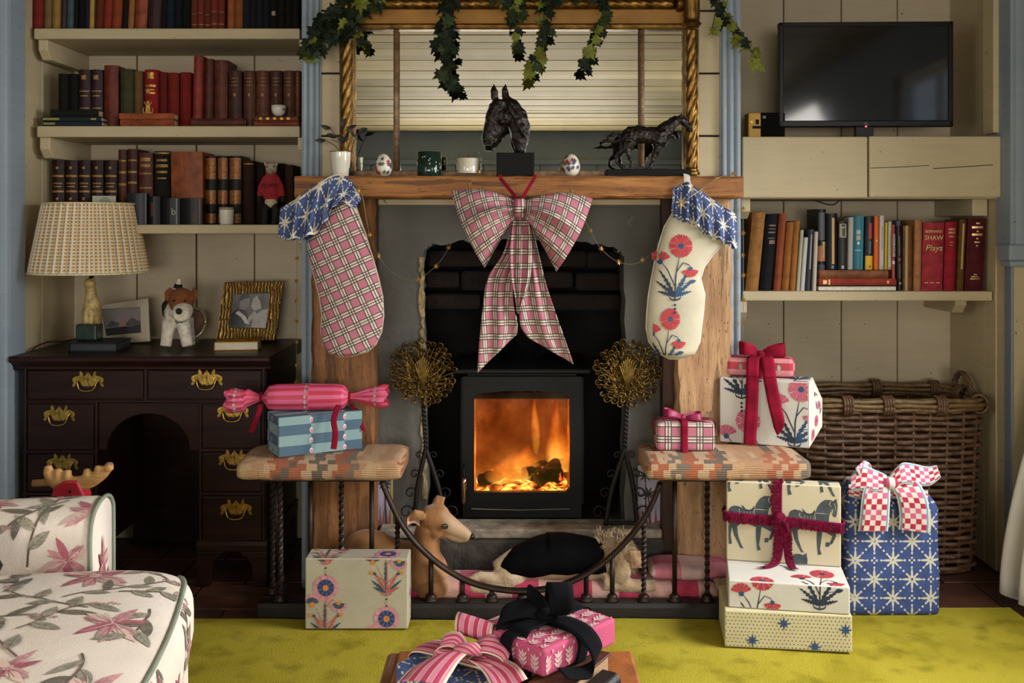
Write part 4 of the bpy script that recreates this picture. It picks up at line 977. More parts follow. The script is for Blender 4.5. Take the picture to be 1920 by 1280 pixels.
# ================================================================== MIRROR
YR = 3.30
GOLD = Mat('gilt_gesso'); GOLD.set(rough=.38, metal=.9); n_ = GOLD.noise(25, 5)
GOLD.color(GOLD.ramp(n_, [(.3, '#4a3414'), (.55, '#765628'), (.8, '#9c7a42')])); GOLD.bump(GOLD.noise(90, 4), .25, .003); GOLD = GOLD.m
OCHRE = pm('ochre_frieze', '#8a5f1c', .5, metal=.3, var=.14, vs=9, bump=.15, bs=60)
ROSEG = pm('worn_rose_gilt', '#7d6145', .55, metal=.35, var=.25, vs=40)
mi = thing('overmantel_mirror', 'gilt overmantel mirror in three panes with twisted side columns', 'mirror', (PX(972, YR), YR, ZT))
def twist_col(xc, y0, y1, r, n=5, turns=9, mat=GOLD, par=mi, name='twisted_column', Y=YR-.02, horiz=None):
    rings = []; N = 30; H_ = 110
    for i in range(H_+1):
        t = i/H_
        ring = []
        for k in range(N):
            th = 2*pi*k/N; a = th*n/1.0 - t*2*pi*turns
            rr = r*(.80+.22*abs(cos(a/2))**.8)
            if horiz: ring.append(Vector((lerp(horiz[0], horiz[1], t), Y+rr*cos(th), horiz[2]+rr*sin(th))))
            else: ring.append(Vector((PX(xc, Y)+rr*cos(th), Y+rr*sin(th), lerp(PZ(y1, Y), PZ(y0, Y), t))))
        rings.append(ring)
    return MB().ring_loft(rings).build(name, mat, par, smooth=True)
YG = YR+.018
m = Mat('mirror_silver'); m.set(rough=.004, metal=1); m.color(m.ramp(m.noise(8, 5), [(.3, '#cfcbbd'), (.7, '#dcd8ca')])); MIRR = m.m
gz0, gz1 = PZ(320, YR), PZ(54, YR)
for a, b in ((660, 738), (746, 1198), (1208, 1284)):
    MB().box(PX(a, YR), PX(b, YR), YG, YG+.004, gz0, gz1).build('mirror_pane', MIRR, mi)
MB().box(PX(645, YR), PX(1308, YR), YG+.004, YF-.002, ZT+.002, PZ(0, YR)+.06).build('back_board', pm('dark_pine', '#3a2818', .8), mi)
for xc in (742.5, 1203.5):
    MB().tube([P(xc, 318, YR), P(xc, 56, YR)], .0085, 12).build('slender_column', ROSEG, mi, smooth=True)
for a, b, sx in ((636, 664, 650), (1282, 1311, 1297)):
    MB().box(PX(a, YR), PX(b, YR), YR, YR+.03, ZT+.002, PZ(44, YR)).build('side_frame', GOLD, mi, bevel=.006)
    twist_col(sx, 56, 316, .0195)
    MB().lathe([(.001,0),(.026,0),(.026,.008),(.021,.012),(.021,.018),(.001,.018)], 20, (PX(sx, YR-.02), YR-.02, PZ(328, YR))).build('column_base', GOLD, mi, smooth=True, angle=40)
    cz = PZ(54, YR)
    MB().lathe([(.001,0),(.022,0),(.027,.006),(.032,.012),(.027,.018),(.024,.024),(.026,.03),(.026,.11),(.03,.115),(.001,.118)], 22, (PX(sx, YR-.02), YR-.02, cz)).build('capital', GOLD, mi, smooth=True, angle=50)
MB().box(PX(655, YR), PX(1290, YR), YR-.006, YR+.03, gz1-.002, PZ(44, YR)).build('inner_moulding', GOLD, mi, bevel=.006)
MB().box(PX(655, YR), PX(1290, YR), YR+.004, YR+.03, PZ(44, YR), PZ(16, YR)).build('frieze', OCHRE, mi, bevel=.003)
twist_col(0, 0, 0, .017, turns=30, horiz=(PX(668, YR), PX(1262, YR), PZ(8, YR)), name='rope_moulding', Y=YR-.004)
bq = MB().lathe([(.001,0),(.018,0),(.026,.006),(.026,.018),(.02,.026),(.001,.026)], 16, (0, 0, 0), 0, Matrix.Translation((PX(1266, YR), YR-.004, PZ(8, YR))) @ Matrix.Rotation(pi/2, 4, 'Y')); bq.build('rope_boss', GOLD, mi, smooth=True, angle=40)
MB().box(PX(640, YR), PX(1312, YR), YR-.03, YR+.03, PZ(-4, YR), PZ(-4, YR)+.05).build('cornice', GOLD, mi, bevel=.01)
MB().box(PX(655, YR), PX(1292, YR), YR-.002, YR+.03, ZT+.002, gz0+.001).build('bottom_rail', ROSEG, mi, bevel=.003)
# ================================================================== THINGS ON THE MANTEL
def on_m(x, Y): return Vector((PX(x, Y), Y, ZT))
m = Mat('clear_glass'); t_ = m.node('BsdfTransparent'); gl = m.node('BsdfGlossy'); gl.inputs['Roughness'].default_value = .03; mx = m.node('MixShader'); mx.inputs[0].default_value = .07
m.link(t_.outputs[0], mx.inputs[1]); m.link(gl.outputs[0], mx.inputs[2]); m.link(mx.outputs[0], m.nt.nodes['Material Output'].inputs[0]); GLASS = m.m
m = Mat('green_glass'); m.set(rough=.08, trans=.55, ior=1.4); m.color((38, 62, 48)); GGLASS = m.m
WAX = pm('candle_wax', '#c9bfa6', .5, var=.03)
c = on_m(638, 3.185)
t = thing('candle_glass', 'tall milky glass candle above the left stocking', 'candle', c)
MB().lathe([(.001,0),(.024,0),(.026,.003),(.0325,.075),(.0325,.078),(.030,.078),(.0245,.01),(.001,.008)], 26, c).build('tumbler', pm('milk_glass', '#c9c4b2', .12, var=.04, spec=.7), t, smooth=True)
MB().lathe([(.001,.066),(.0295,.066),(.001,.067)], 20, c).build('wax', WAX, t)
MB().lathe([(.030,.0775),(.033,.0775),(.033,.080),(.030,.080)], 26, c, caps=False).build('gilt_rim', BRASS, t, smooth=True)
c = on_m(877, 3.185)
t = thing('candle_glass', 'clear glass candle of white wax left of the horse bust', 'candle', c)
MB().lathe([(.001,0),(.034,0),(.036,.003),(.0365,.078),(.034,.078),(.033,.012),(.001,.01)], 26, c).build('tumbler', GLASS, t, smooth=True)
MB().lathe([(.001,.011),(.0328,.011),(.0336,.058),(.001,.0585)], 24, c).build('wax', WAX, t, smooth=True, angle=40)
MB().tube([c+Vector((0, 0, .06)), c+Vector((.001, 0, .07))], .001, 6).build('wick', DARK, t)
c = on_m(805, 3.185)
t = thing('tumbler', 'dark green spotted glass tumbler on the mantel', 'tumbler', c)
MB().lathe([(.001,0),(.036,0),(.038,.004),(.0385,.078),(.036,.078),(.035,.008),(.001,.007)], 26, c).build('glass', GGLASS, t, smooth=True)
pt = Print()
for i in range(46): pt.disc(random.uniform(0, 2*pi), random.uniform(.008, .07), random.uniform(.04, .07), 0, 6, .0022)
pt.build('spots', pm('pale_spots', '#a9b8a0', .5), t, lambda u, v, l: c+Vector((.0392*cos(u), .0392*sin(u), v)))
EGG = [pm('egg_white', '#cfc5b2', .35, var=.04), pm('print_red', '#a3282c', .5, var=.1), pm('print_blue', '#2a3a66', .5, var=.1), pm('print_green', '#4a5a3a', .5, var=.1), pm('print_ink', '#20242e', .5, var=.1)]
def egg(label, x, Y, seed, h):
    c = on_m(x, Y); t = thing('painted_egg', label, 'ornament', c, 'painted eggs on the mantel'); R = random.Random(seed)
    rad = lambda q: h*.40*sqrt(max(0, 1-(2*q-1)**2))*(1.08-.26*q) if 0 < q < 1 else .0005
    MB().lathe([(max(rad(i/16), .001), h*i/16) for i in range(17)], 24, c).build('shell', EGG[0], t, smooth=True)
    pt = Print()
    for i in range(24):
        a = R.uniform(pi, 2*pi); q = R.uniform(.15, .88); k = R.choice((1, 1, 2, 2, 3)); s = h*.13
        for j in range(5): pt.leaf(a, q, j*2*pi/5, .3, .16, k)
        pt.disc(a, q, .07, 4, 6); 
        pt.line([(a, q), (a+R.uniform(-.4, .4), q-R.uniform(.1, .3))], .05, 3)
    pt.p = [([(u_, q0+(v_-q0)*.36) for u_, v_ in p for q0 in (p[0][1],)], mi_) for p, mi_ in pt.p]
    def fn(u, v, l):
        v = max(.04, min(.96, v)); r = rad(v)+.0007+l*20; return c+Vector((r*cos(u), r*sin(u), h*v))
    pt.build('painted_flowers', EGG, t, fn, maxe=.12)
egg('floral painted egg between the milky candle and green tumbler', 719, 3.18, 2, .073)
egg('floral painted egg right of the horse bust plinth', 1071, 3.175, 5, .072)
# bronze horse head
BRZ = Mat('black_bronze'); BRZ.set(rough=.3, metal=.6); BRZ.color(BRZ.ramp(BRZ.noise(30, 4), [(.3, '#0f0c0a'), (.7, '#2a211b')])); BRZ.bump(BRZ.noise(55, 4, dist=1.5), .5, .008); BRZ = BRZ.m
HY = 3.19; hb = thing('horse_bust', 'black bronze horse head bust on a dark block', 'sculpture', on_m(960, HY))
HP = lambda x, y, d=0: P(x, y, HY)+Vector((0, d, 0))
MB().box(PX(931, HY-.05), PX(1002, HY-.05), HY-.05, HY+.05, ZT, PZ(288, HY)).build('plinth', pm('black_block', '#070605', .6, spec=.15), hb, bevel=.002)
h_ = MB()
# head: forehead -> muzzle ; neck: poll -> base
h_.tube([HP(939, 188), HP(934, 202), HP(927, 222), HP(919, 244), HP(914, 260), HP(914, 272)], [.022, .030, .028, .0215, .019, .015], 16, flat=(.9, 1), up=(0, 1, 0))
h_.ball(HP(942, 218, -.006), (.028, .022, .034)); h_.tube([HP(946, 226), HP(934, 246), HP(924, 264)], [.018, .013, .010], 10)
h_.tube([HP(945, 190), HP(960, 204), HP(970, 224), HP(973, 246), HP(974, 266), HP(975, 287)], [.018, .028, .031, .031, .024, .014], 16, flat=(.75, 1), up=(0, 1, 0))
h_.tube([HP(951, 183), HP(966, 192), HP(982, 213), HP(989, 238), HP(987, 262)], [.007, .010, .010, .010, .006], 8)
for x_, d, tx in ((928, -.004, 925), (948, .004, 948)): h_.tube([HP(x_, 186, d), HP(x_-1, 171, d), HP(tx, 155, d)], [.0125, .0115, .001], 8, flat=(.8, 1), up=(0, 1, 0))
for i in range(7): a = i/6; h_.tube([HP(lerp(953, 978, a), lerp(197, 228, a), -.022), HP(lerp(958, 983, a)+2, lerp(214, 262, a), -.025)], .005, 6)
h_.ball(HP(926, 208, -.02), .0065); h_.ball(HP(919, 206, .012), .006); h_.ball(HP(908, 262, -.010), .005)
for (x_, y_) in ((938, 214), (946, 222), (940, 230), (950, 212)): h_.ball(HP(x_, y_, -.026), .0055, 8, 6)
remesh(h_, .0028, 2, .0035, 60).build('head', BRZ, hb, smooth=True)
# bronze walking horse
WY = 3.19; wh = thing('horse_statuette', 'dark bronze running horse statuette on a flat black base', 'sculpture', on_m(1215, WY))
WP = lambda x, y, d=0: P(x, y, WY)+Vector((0, d, 0))
MB().box(PX(1138, WY-.045), PX(1297, WY-.045), WY-.045, WY+.045, ZT, PZ(317, WY-.045)).build('base', pm('black_block', '#070605', .6, spec=.15), wh, bevel=.002)
w_ = MB()
w_.tube([WP(1172, 262), WP(1183, 254), WP(1200, 252), WP(1217, 254), WP(1235, 254), WP(1248, 256)], [.022, .030, .029, .027, .030, .024], 14, flat=(.72, 1), up=(0, 1, 0))
w_.ball(WP(1180, 258), (.028, .024, .03)); w_.ball(WP(1236, 258), (.03, .024, .036))
w_.tube([WP(1240, 250), WP(1255, 238), WP(1268, 226), WP(1277, 221)], [.026, .020, .015, .011], 12, flat=(.65, 1), up=(0, 1, 0))
w_.tube([WP(1273, 220), WP(1284, 229), WP(1293, 240), WP(1298, 246)], [.014, .013, .009, .006], 12, flat=(.75, 1), up=(0, 1, 0))
for d in (-.008, .008): w_.tube([WP(1277, 217, d), WP(1276, 211, d)], [.004, .001], 6)
w_.tube([WP(1236, 237), WP(1252, 228), WP(1268, 218)], [.006, .007, .005], 8)
for pts in (((1165, 256), (1158, 251), (1148, 253), (1136, 257)), ((1164, 262), (1152, 266), (1140, 264), (1125, 267))): w_.tube([WP(*p) for p in pts], [.008, .004, .007, .002], 8)
legs = [((1180, 268, -.012), (1176, 283, -.014), (1180, 296, -.014), (1184, 308, -.014), (1181, 316, -.014)), ((1174, 268, .012), (1166, 284, .014), (1158, 290, .014), (1156, 303, .014), (1170, 314, .014)),
        ((1232, 275, -.012), (1228, 288, -.014), (1222, 302, -.014), (1217, 312, -.014), (1219, 317, -.014)), ((1245, 262, .012), (1256, 252, .014), (1266, 254, .014), (1268, 260, .014), (1264, 262, .014))]
for L in legs: w_.tube([WP(*p) for p in L], [.017, .010, .0065, .0055, .006], 10)
remesh(w_, .0028, 2, .003, 90).build('horse', BRZ, wh, smooth=True)
MB().prism([(PX(1150, WY), PZ(317, WY)-.004), (PX(1280, WY), PZ(317, WY)-.004), (PX(1240, WY), PZ(315, WY)), (PX(1205, WY), PZ(312, WY)), (PX(1180, WY), PZ(315, WY))], WY-.03, WY+.03).build('rocky_ground', BRZ, wh)
# dried sprig in a small pot behind the milky candle
sp_ = thing('dried_sprig', 'dry twig with dark curled leaves behind the milky candle', 'plant', on_m(652, 3.24))
TWIG = pm('dry_twig', '#3a2a1c', .9); LEAFD = pm('dark_dry_leaf', '#1c1a14', .7, var=.3, vs=40)
SP = lambda x, y, d=0: P(x, y, 3.24)+Vector((0, d, 0))
for pts in (((652, 329), (648, 290), (636, 262), (618, 240)), ((652, 329), (654, 280), (645, 250), (640, 236)), ((652, 329), (658, 285), (668, 258), (675, 245)), ((650, 300), (630, 275), (608, 262)), ((655, 290), (640, 270), (622, 262))):
    MB().tube(catmull([SP(*p) for p in pts], 5), .0012, 5).build('twig', TWIG, sp_)
lfm = MB().grid(lambda u, v: Vector(((v-.5)*.016*sin(pi*min(1, u*.9+.1)), .004*sin(4*u)+.006*abs(v-.5), u*.034)), 6, 4).mesh('leaf', LEAFD, smooth=True)
for x, y, a in ((620, 240, -1.3), (612, 252, 1.9), (640, 238, .5), (650, 238, 1.4), (672, 248, 1.2), (668, 256, -.6), (610, 262, -1.6), (634, 262, 1.5), (646, 262, .3)):
    inst(lfm, 'leaf', sp_, Matrix.Translation(SP(x, y)) @ Matrix.Rotation(a, 4, 'Y') @ Matrix.Rotation(random.uniform(-1, 1), 4, 'Z'))
MB().lathe([(.001,0),(.012,0),(.015,.03),(.012,.035),(.001,.035)], 14, on_m(652, 3.24)).build('pot', pm('green_glaze', '#2e4030', .3), sp_, smooth=True)
# ================================================================== IVY
IVYM = [pm('ivy_dark', '#111a0c', .6, var=.35, vs=40, spec=.15), pm('ivy_mid', '#232c12', .6, var=.3, vs=40, spec=.15), pm('ivy_light', '#5a5e20', .6, var=.25, vs=40, spec=.15)]
STEM = pm('ivy_stem', '#33271a', .8)
lobes = []
for i in range(41):
    th = -pi*.5+2*pi*i/40; a = th+pi*.5
    r = .55+.42*abs(cos(2.5*(a-pi)))**1.6 if True else 1
    lobes.append((sin(a-pi)*r*.5*(-1), .42-cos(a-pi)*r*.55*(-1)-.05))
star5 = [(0, 0), (.16, -.08), (.36, .02), (.30, .18), (.52, .34), (.30, .44), (.30, .66), (.13, .62), (0, 1.0), (-.13, .62), (-.30, .66), (-.30, .44), (-.52, .34), (-.30, .18), (-.36, .02), (-.16, -.08)]
def leafmesh(mat, cup):
    vs = [(0, 0, .42)]+[(x, cup*(abs(x)*.5)+.05*sin(9*y_), y_) for x, y_ in star5]; n = len(star5)
    return MB().add(vs, [(0, 1+i, 1+(i+1) % n) for i in range(n)]).mesh('leaf', mat)
LM = [[leafmesh(mm, cup) for cup in (.35, -.25)] for mm in IVYM]
def vine(label, pts, Y, nleaf, size, light=.2, seed=0, spread=14):
    R = random.Random(seed); path = catmull([P(x, y, Y) + Vector((0, R.uniform(-.012, .012), 0)) for x, y in pts], 8)
    t = thing('ivy_vine', label, 'ivy', path[-1], 'trailing ivy')
    MB().tube(path, .0016, 6).build('stem', STEM, t, smooth=True)
    for i in range(nleaf):
        p = path[min(len(path)-1, int(len(path)*(i+.6)/nleaf))]; s = size*R.uniform(.8, 1.3)
        off = Vector((R.uniform(-1, 1)*spread*Y/F, R.uniform(-.025, .012), R.uniform(-.6, .4)*spread*Y/F))
        k = 2 if R.random() < light else R.choice((0, 0, 0, 1))
        q = p+off
        M = Matrix.Translation(q) @ Matrix.Rotation(R.uniform(-.6, .6), 4, 'Z') @ Matrix.Rotation(R.uniform(-.5, .5), 4, 'X') @ Matrix.Rotation(pi+R.uniform(-1.1, 1.1), 4, 'Y') @ Matrix.Scale(s, 4)
        inst(LM[k][R.randint(0, 1)], 'leaf', t, M)
YI = 3.23
vine('dense ivy spilling over the left end of the mirror top', [(690, -10), (660, 8), (640, 30), (612, 60)], YI, 44, .050, .12, 1, 34)
vine('ivy trailing left across the blue upright beside the books', [(640, 10), (612, 45), (595, 75), (574, 104)], YI, 26, .044, .16, 2, 16)
vine('ivy sprig hanging just inside the left mirror pane', [(662, 20), (672, 50), (676, 78)], YI, 7, .034, .5, 3, 8)
vine('longest ivy strand hanging in front of the centre-left mirror', [(840, -10), (836, 20), (830, 50), (838, 90), (842, 125), (853, 160)], YI, 28, .044, .06, 4, 14)
vine('short ivy tuft with a pale leaf at the top of mirror', [(955, -10), (965, 12), (968, 30)], YI, 12, .042, .15, 5, 16)
vine('ivy strand hanging above and right of the horse ears', [(1030, -10), (1020, 30), (1018, 70), (1008, 100), (998, 132)], YI, 18, .042, .3, 6, 10)
vine('small pale ivy sprig left of the strand over the horse', [(975, 50), (970, 70), (966, 85)], YI, 4, .036, .4, 12, 6)
vine('ivy strand hanging in the right half of the mirror', [(1130, -10), (1132, 25), (1125, 60), (1105, 90), (1098, 115)], YI, 15, .042, .3, 7, 11)
vine('leafy ivy fringe along the gilt rope moulding', [(930, -6), (1000, -2), (1070, -6), (1140, -8)], YI-.02, 18, .036, .15, 8, 12)
vine('long ivy spray reaching out toward the television', [(1335, -10), (1362, 25), (1390, 62), (1405, 85), (1420, 118)], YI-.02, 16, .042, .4, 9, 8)
vine('small ivy sprig hanging beside the right gilt column', [(1350, 0), (1340, 30), (1334, 60)], YI-.02, 6, .034, .5, 10, 8)
# ================================================================== FABRICS
def plaid_mat(name, P_=.043):
    m = Mat(name); m.set(rough=.85); u, v = m.uv()
    def bands(c):
        a = (c/P_).fract()
        w = (a.gt(.56)*a.lt(.96)); b = (a.gt(.52)*a.lt(.585)).max(a.gt(.71)*a.lt(.775)).max(a.gt(.90)*a.lt(.965)); return w, b
    wu, bu = bands(u); wv, bv = bands(v)
    th = m.noise(500, 2)
    col = m.mix(wu.max(wv)*.86, m.ramp(th, [(.3, '#a25a6a'), (.7, '#b4707e')]), m.ramp(th, [(.3, '#b9ad9c'), (.7, '#cfc5b4')]))
    col = m.mix(bu.max(bv)*.93, col, '#17110f'); m.color(col); m.bump(th, .3, .002); return m.m
PLAID = plaid_mat('pink_black_plaid')
def star_mat(name, base, ink, per=.075, phase=(0, 0)):
    """block-printed stars joined by dotted lines"""
    m = Mat(name); m.set(rough=.85); u, v = m.uv()
    # rotated lattice: stars sit on a square grid and at its cell centres
    x0 = u/per+phase[0]; y0 = v/per+phase[1]
    def star(x, y):
        p = x.fract()-.5; q = y.fract()-.5
        r = (p*p+q*q).sqrt(); a = q.atan2(p)/(2*pi)*8
        tri = ((a.fract()-.5).abs()*2)                    # 1 on a point
        odd = (a+.5).floor().mod(2)
        lim = tri.op('POWER', 1.7)*(.225-odd*.07)+.085
        return r.lt(lim)*r.gt(.035)
    s = star(x0+.5, y0+.5).max(star(x0, y0))
    def dots(t, w, n, rad):
        a = (t*n).fract()-.5; b = w
        return ((a*a/(n*n)+b*b).sqrt()).lt(rad)
    hx = (x0*2+.5).fract()/2-.25; hy = (y0*2+.5).fract()/2-.25
    d = dots(x0, hy, 8, .03).max(dots(y0, hx, 8, .03))
    d1 = ((x0+y0+.5).fract()-.5)*.7071; d2 = ((x0-y0+.5).fract()-.5)*.7071
    d = d.max(dots((x0-y0)*.7071, d1, 8, .03)*1).max(dots((x0+y0)*.7071, d2, 8, .03))
    ink_ = s.max(d)
    cl = m.noise(30, 4)
    col = m.mix(ink_, m.ramp(cl, [(.3, scalec(base, .88)), (.7, scalec(base, 1.12))]), ink); m.color(col); m.bump(m.noise(420, 2), .25, .002); return m.m
STARB = star_mat('blue_star_print', '#2b3d70', '#c2bba8', .105)
STARC = star_mat('blue_star_cuff', '#35446e', '#c4bca4', .085, (.2, .1))
VELV = Mat('crimson_velvet'); VELV.set(rough=.85, spec=.12); VELV.color(VELV.ramp(VELV.noise(18, 4), [(.3, '#66081c'), (.7, '#8c1430')])); VELV = VELV.m
# ---- poppy block print
POP = [pm('poppy_red', '#a83038', .8, var=.12, vs=60), pm('poppy_pink', '#b4546a', .8, var=.12, vs=60), pm('indigo_leaf', '#274463', .8, var=.15, vs=60), pm('ink_blue', '#1f2c3c', .8, var=.15, vs=60)]
CAR = [pm('carn_pink', '#bd7f86', .85, var=.1, vs=60), pm('carn_coral', '#a8574c', .85, var=.1, vs=60), pm('carn_teal', '#2c4656', .85, var=.15, vs=60), pm('carn_indigo', '#28386a', .85, var=.12, vs=60), pm('carn_orange', '#c47a2c', .85, var=.1, vs=60)]
def wedge(pt, x, y, a0, a1, r0, r1, mi, zig=True):
    n = 4; out = []
    for i in range(n+1):
        a = lerp(a0, a1, i/n); rr = r1*(1 if i % 2 == 0 or not zig else .9); out.append((x+rr*cos(a), y+rr*sin(a)))
    pt.poly([(x+r0*cos(a0), y+r0*sin(a0))]+out+[(x+r0*cos(a1), y+r0*sin(a1))], mi)
def fan(pt, x, y, R, a0, a1, n, mi, core=None, r0=.25, mi2=None):
    for i in range(n):
        p, q = lerp(a0, a1, (i+.06)/n), lerp(a0, a1, (i+.94)/n); wedge(pt, x, y, p, q, R*r0, R, mi)
        if mi2 is not None: wedge(pt, x, y, p, q, R*.22, R*.66, mi2)
    if core is not None: pt.disc(x, y, R*.24, core, 8)
def poppy_spray(pt, x, y, s, c=(0, 2, 3)):
    """a plant: round bloom, side blooms, feathered leaves, base scroll; y = foot; height ~ 1.9 s"""
    red, leaf, ink = c
    for (a, L) in ((2.35, .62), (.8, .62), (2.0, .8), (1.15, .8), (2.75, .45), (.4, .45)):
        pt.leaf(x, y+.08*s, a, L*s*1.08, .135*s, leaf if a < 1.6 else ink, 7, .1 if a > 1.6 else -.1)
    pt.line([(x, y), (x+.02*s, y+.6*s), (x+.12*s, y+1.15*s)], .035*s, ink)
    fan(pt, x+.16*s, y+1.42*s, .32*s, 0, 2*pi, 9, red, leaf)
    pt.line([(x, y+.35*s), (x-.2*s, y+.8*s), (x-.36*s, y+1.0*s)], .03*s, ink)
    fan(pt, x-.38*s, y+1.0*s, .3*s, .4, 2.9, 6, red, leaf)
    pt.line([(x+.05*s, y+.75*s), (x+.22*s, y+.98*s), (x+.38*s, y+.92*s), (x+.42*s, y+.8*s)], .025*s, ink)
    fan(pt, x+.42*s, y+.82*s, .24*s, pi+.2, 2*pi-.2, 5, red, leaf)
    pt.line([(x+.1*s, y+.4*s), (x+.4*s, y+.46*s)], .025*s, leaf); pt.leaf(x+.38*s, y+.46*s, .2, .2*s, .12*s, leaf)
    for sg in (-1, 1): pt.line([(x, y-.02*s), (x+sg*.12*s, y+.02*s), (x+sg*.16*s, y+.08*s)], .04*s, ink)
    for k in range(3): pt.disc(x, y-(.14+.1*k)*s, .035*s, ink, 7)
def carn_spray(pt, x, y, s):
    for (a, L, mi) in ((2.45, .55, 2), (.7, .55, 2), (2.1, .7, 1), (1.05, .75, 1), (2.75, .4, 2), (.4, .4, 1), (1.6, .9, 2)): pt.leaf(x, y+.06*s, a, L*s*1.1, .135*s, mi, 7)
    pt.line([(x, y), (x+.02*s, y+.7*s), (x, y+1.25*s)], .035*s, 1)
    fan(pt, x, y+1.45*s, .40*s, 0, 2*pi, 9, 0, 4, .25, 3)
    pt.line([(x-.04*s, y+.3*s), (x-.28*s, y+.85*s)], .03*s, 1); fan(pt, x-.40*s, y+.95*s, .34*s, .3, 2.8, 6, 0, 4, .25, 2)
    pt.line([(x+.02*s, y+.9*s), (x+.2*s, y+1.1*s), (x+.34*s, y+1.0*s)], .025*s, 1); fan(pt, x+.38*s, y+1.0*s, .28*s, pi, 2*pi, 5, 0, 4, .25, 2)
    for sg in (-1, 1):
        pt.line([(x, y+.35*s), (x+sg*.35*s, y+.62*s)], .025*s, 1); pt.leaf(x+sg*.3*s, y+.6*s, pi/2-sg*1.2, .12*s, .1*s, 2); pt.leaf(x+sg*.4*s, y+.63*s, pi/2-sg*1.2, .13*s, .13*s, 4)
        pt.line([(x, y-.02*s), (x+sg*.12*s, y+.02*s), (x+sg*.16*s, y+.08*s)], .04*s, 1)
    for k in range(3): pt.disc(x, y-(.13+.1*k)*s, .035*s, (2, 4, 2)[k], 7)
# ================================================================== STOCKINGS
SKY = 3.10
def stocking(label, rows, mat, thick, px2=None):
    """rows: (xl, yl, xr, yr) outline pairs down the leg"""
    n = len(rows); cols = [catf([r[k] for r in rows], 5) for k in range(4)]; R = len(cols[0])
    N = 28; rings = []; uvs = []; acc = 0; surf = []
    for i in range(R):
        a = P(cols[0][i], cols[1][i], SKY); b = P(cols[2][i], cols[3][i], SKY); c = (a+b)/2; h = (b-a)/2
        if i: acc += (c-pc).length
        pc = c; w = h.length; th = min(thick, w*.55)
        for k in range(N):
            t = 2*pi*k/N; rings.append(c+h*cos(t)+Vector((0, -th*sin(t)*(abs(sin(t))**-.25 if abs(sin(t)) > .01 else 1), 0)))
            uvs.append((c.x*0+w*cos(t)+(c.x-rings[0].x if False else 0), acc))
        surf.append((a, b, th, acc))
    rr = [rings[i*N:(i+1)*N] for i in range(R)]
    return MB().ring_loft(rr, True, True, 0, uvs), surf
def cuff(top, bot, Y, mat, parent, amp=.012, waves=9, name='cuff'):
    """ruffled band between two px polylines; front sheet and back sheet joined"""
    T = catmull([P(x, y, Y) for x, y in top], 12); B = catmull([P(x, y, Y) for x, y in bot], 12); n = min(len(T), len(B))
    L = [0]
    for i in range(1, n): L.append(L[-1]+((T[i]-T[i-1]).length+(B[i]-B[i-1]).length)/2)
    mb = MB(); K = 10
    def fn(u, v):
        i = min(n-1, int(round(u*(n-1)))); p = lerp(T[i], B[i], v)
        d = .02+.026*sin(pi*u)**.6+amp*sin(2*pi*waves*u+.6*sin(5*u))*(.25+.75*v)+.004*sin(31*u+4*v)
        return p+Vector((0, -d, .004*sin(2*pi*waves*u)*v))
    mb.grid(fn, n-1, K, uvfn=lambda u, v: (L[min(n-1, int(round(u*(n-1))))]*1.15, -v*(T[0]-B[0]).length*1.1))
    mb.grid(lambda u, v: fn(u, v)*1+Vector((0, 2*(.02+.026*sin(pi*u)**.6)+.004, 0)), n-1, K, uvfn=lambda u, v: (u*.3, v*.1))
    return mb.build(name, mat, parent, smooth=True, fix=False)
rows = [(622,392,662,372),(600,425,672,402),(577,458,684,436),(582,490,697,478),(590,520,709,520),(599,556,717,556),(604,590,719,592),(602,620,715,622),(606,645,704,645),(618,661,690,658),(636,668,660,667)]
sk = thing('christmas_stocking', 'pink plaid christmas stocking with blue star cuff on the mantel', 'stocking', P(650, 668, SKY), 'christmas stockings')
mb, _ = stocking('', rows, PLAID, .032)
ob = mb.build('leg', PLAID, sk, smooth=True)
# uv: turn the check with the leg
uvl = ob.data.uv_layers[0].data
for lp_ in ob.data.loops:
    co = ob.data.vertices[lp_.vertex_index].co; a = -.42; uvl[lp_.index].uv = (co.x*cos(a)-co.z*sin(a), co.x*sin(a)+co.z*cos(a))
MB().tube([P(r[0], r[1], SKY) for r in rows]+[P(r[2], r[3], SKY) for r in rows[::-1]], .0028, 6).build('piping', pm('cream_piping', '#b8a894', .9), sk, smooth=True)
cuff([(528, 392), (560, 372), (592, 350), (622, 332), (648, 330), (668, 348), (679, 372)], [(524, 446), (550, 449), (578, 446), (606, 430), (622, 402), (640, 380), (668, 390)], SKY, STARC, sk, .010, 6)
MB().tube(catmull([P(527, 391, SKY-.02), P(575, 362, SKY-.045), P(620, 331, SKY-.05), P(650, 328, SKY-.04)], 6), .0025, 6).build('cuff_edge', pm('cream_piping', '#b8a894', .9), sk, smooth=True)
MB().tube(catmull([P(626, 333, SKY+.01), Vector((PX(632, 3.11), 3.105, ZT+.004)), Vector((PX(634, 3.15), 3.16, ZT+.004))], 6), .006, 6, flat=(.3, 1), up=(0, 0, 1)).build('hanging_loop', pm('white_tape', '#c9c2b4', .9), sk)
CANVAS = pm('cream_canvas', '#b3aa92', .9, var=.07, vs=9, bump=.3, bs=380)
rows = [(1262,398,1366,446),(1246,425,1352,462),(1238,450,1336,478),(1230,480,1320,500),(1222,520,1313,522),(1216,555,1321,552),(1213,590,1319,580),(1212,615,1315,610),(1217,640,1312,640),(1232,660,1302,662),(1255,672,1275,673)]
sk = thing('christmas_stocking', 'cream poppy-print christmas stocking with blue star cuff on the mantel', 'stocking', P(1265, 673, SKY), 'christmas stockings')
mb, surf = stocking('', rows, CANVAS, .034); mb.build('leg', CANVAS, sk, smooth=True)
MB().tube([P(r[2], r[3], SKY) for r in rows]+[P(r[0], r[1], SKY) for r in rows[::-1]], .003, 6).build('piping', pm('white_piping', '#c9c4ba', .9), sk, smooth=True)
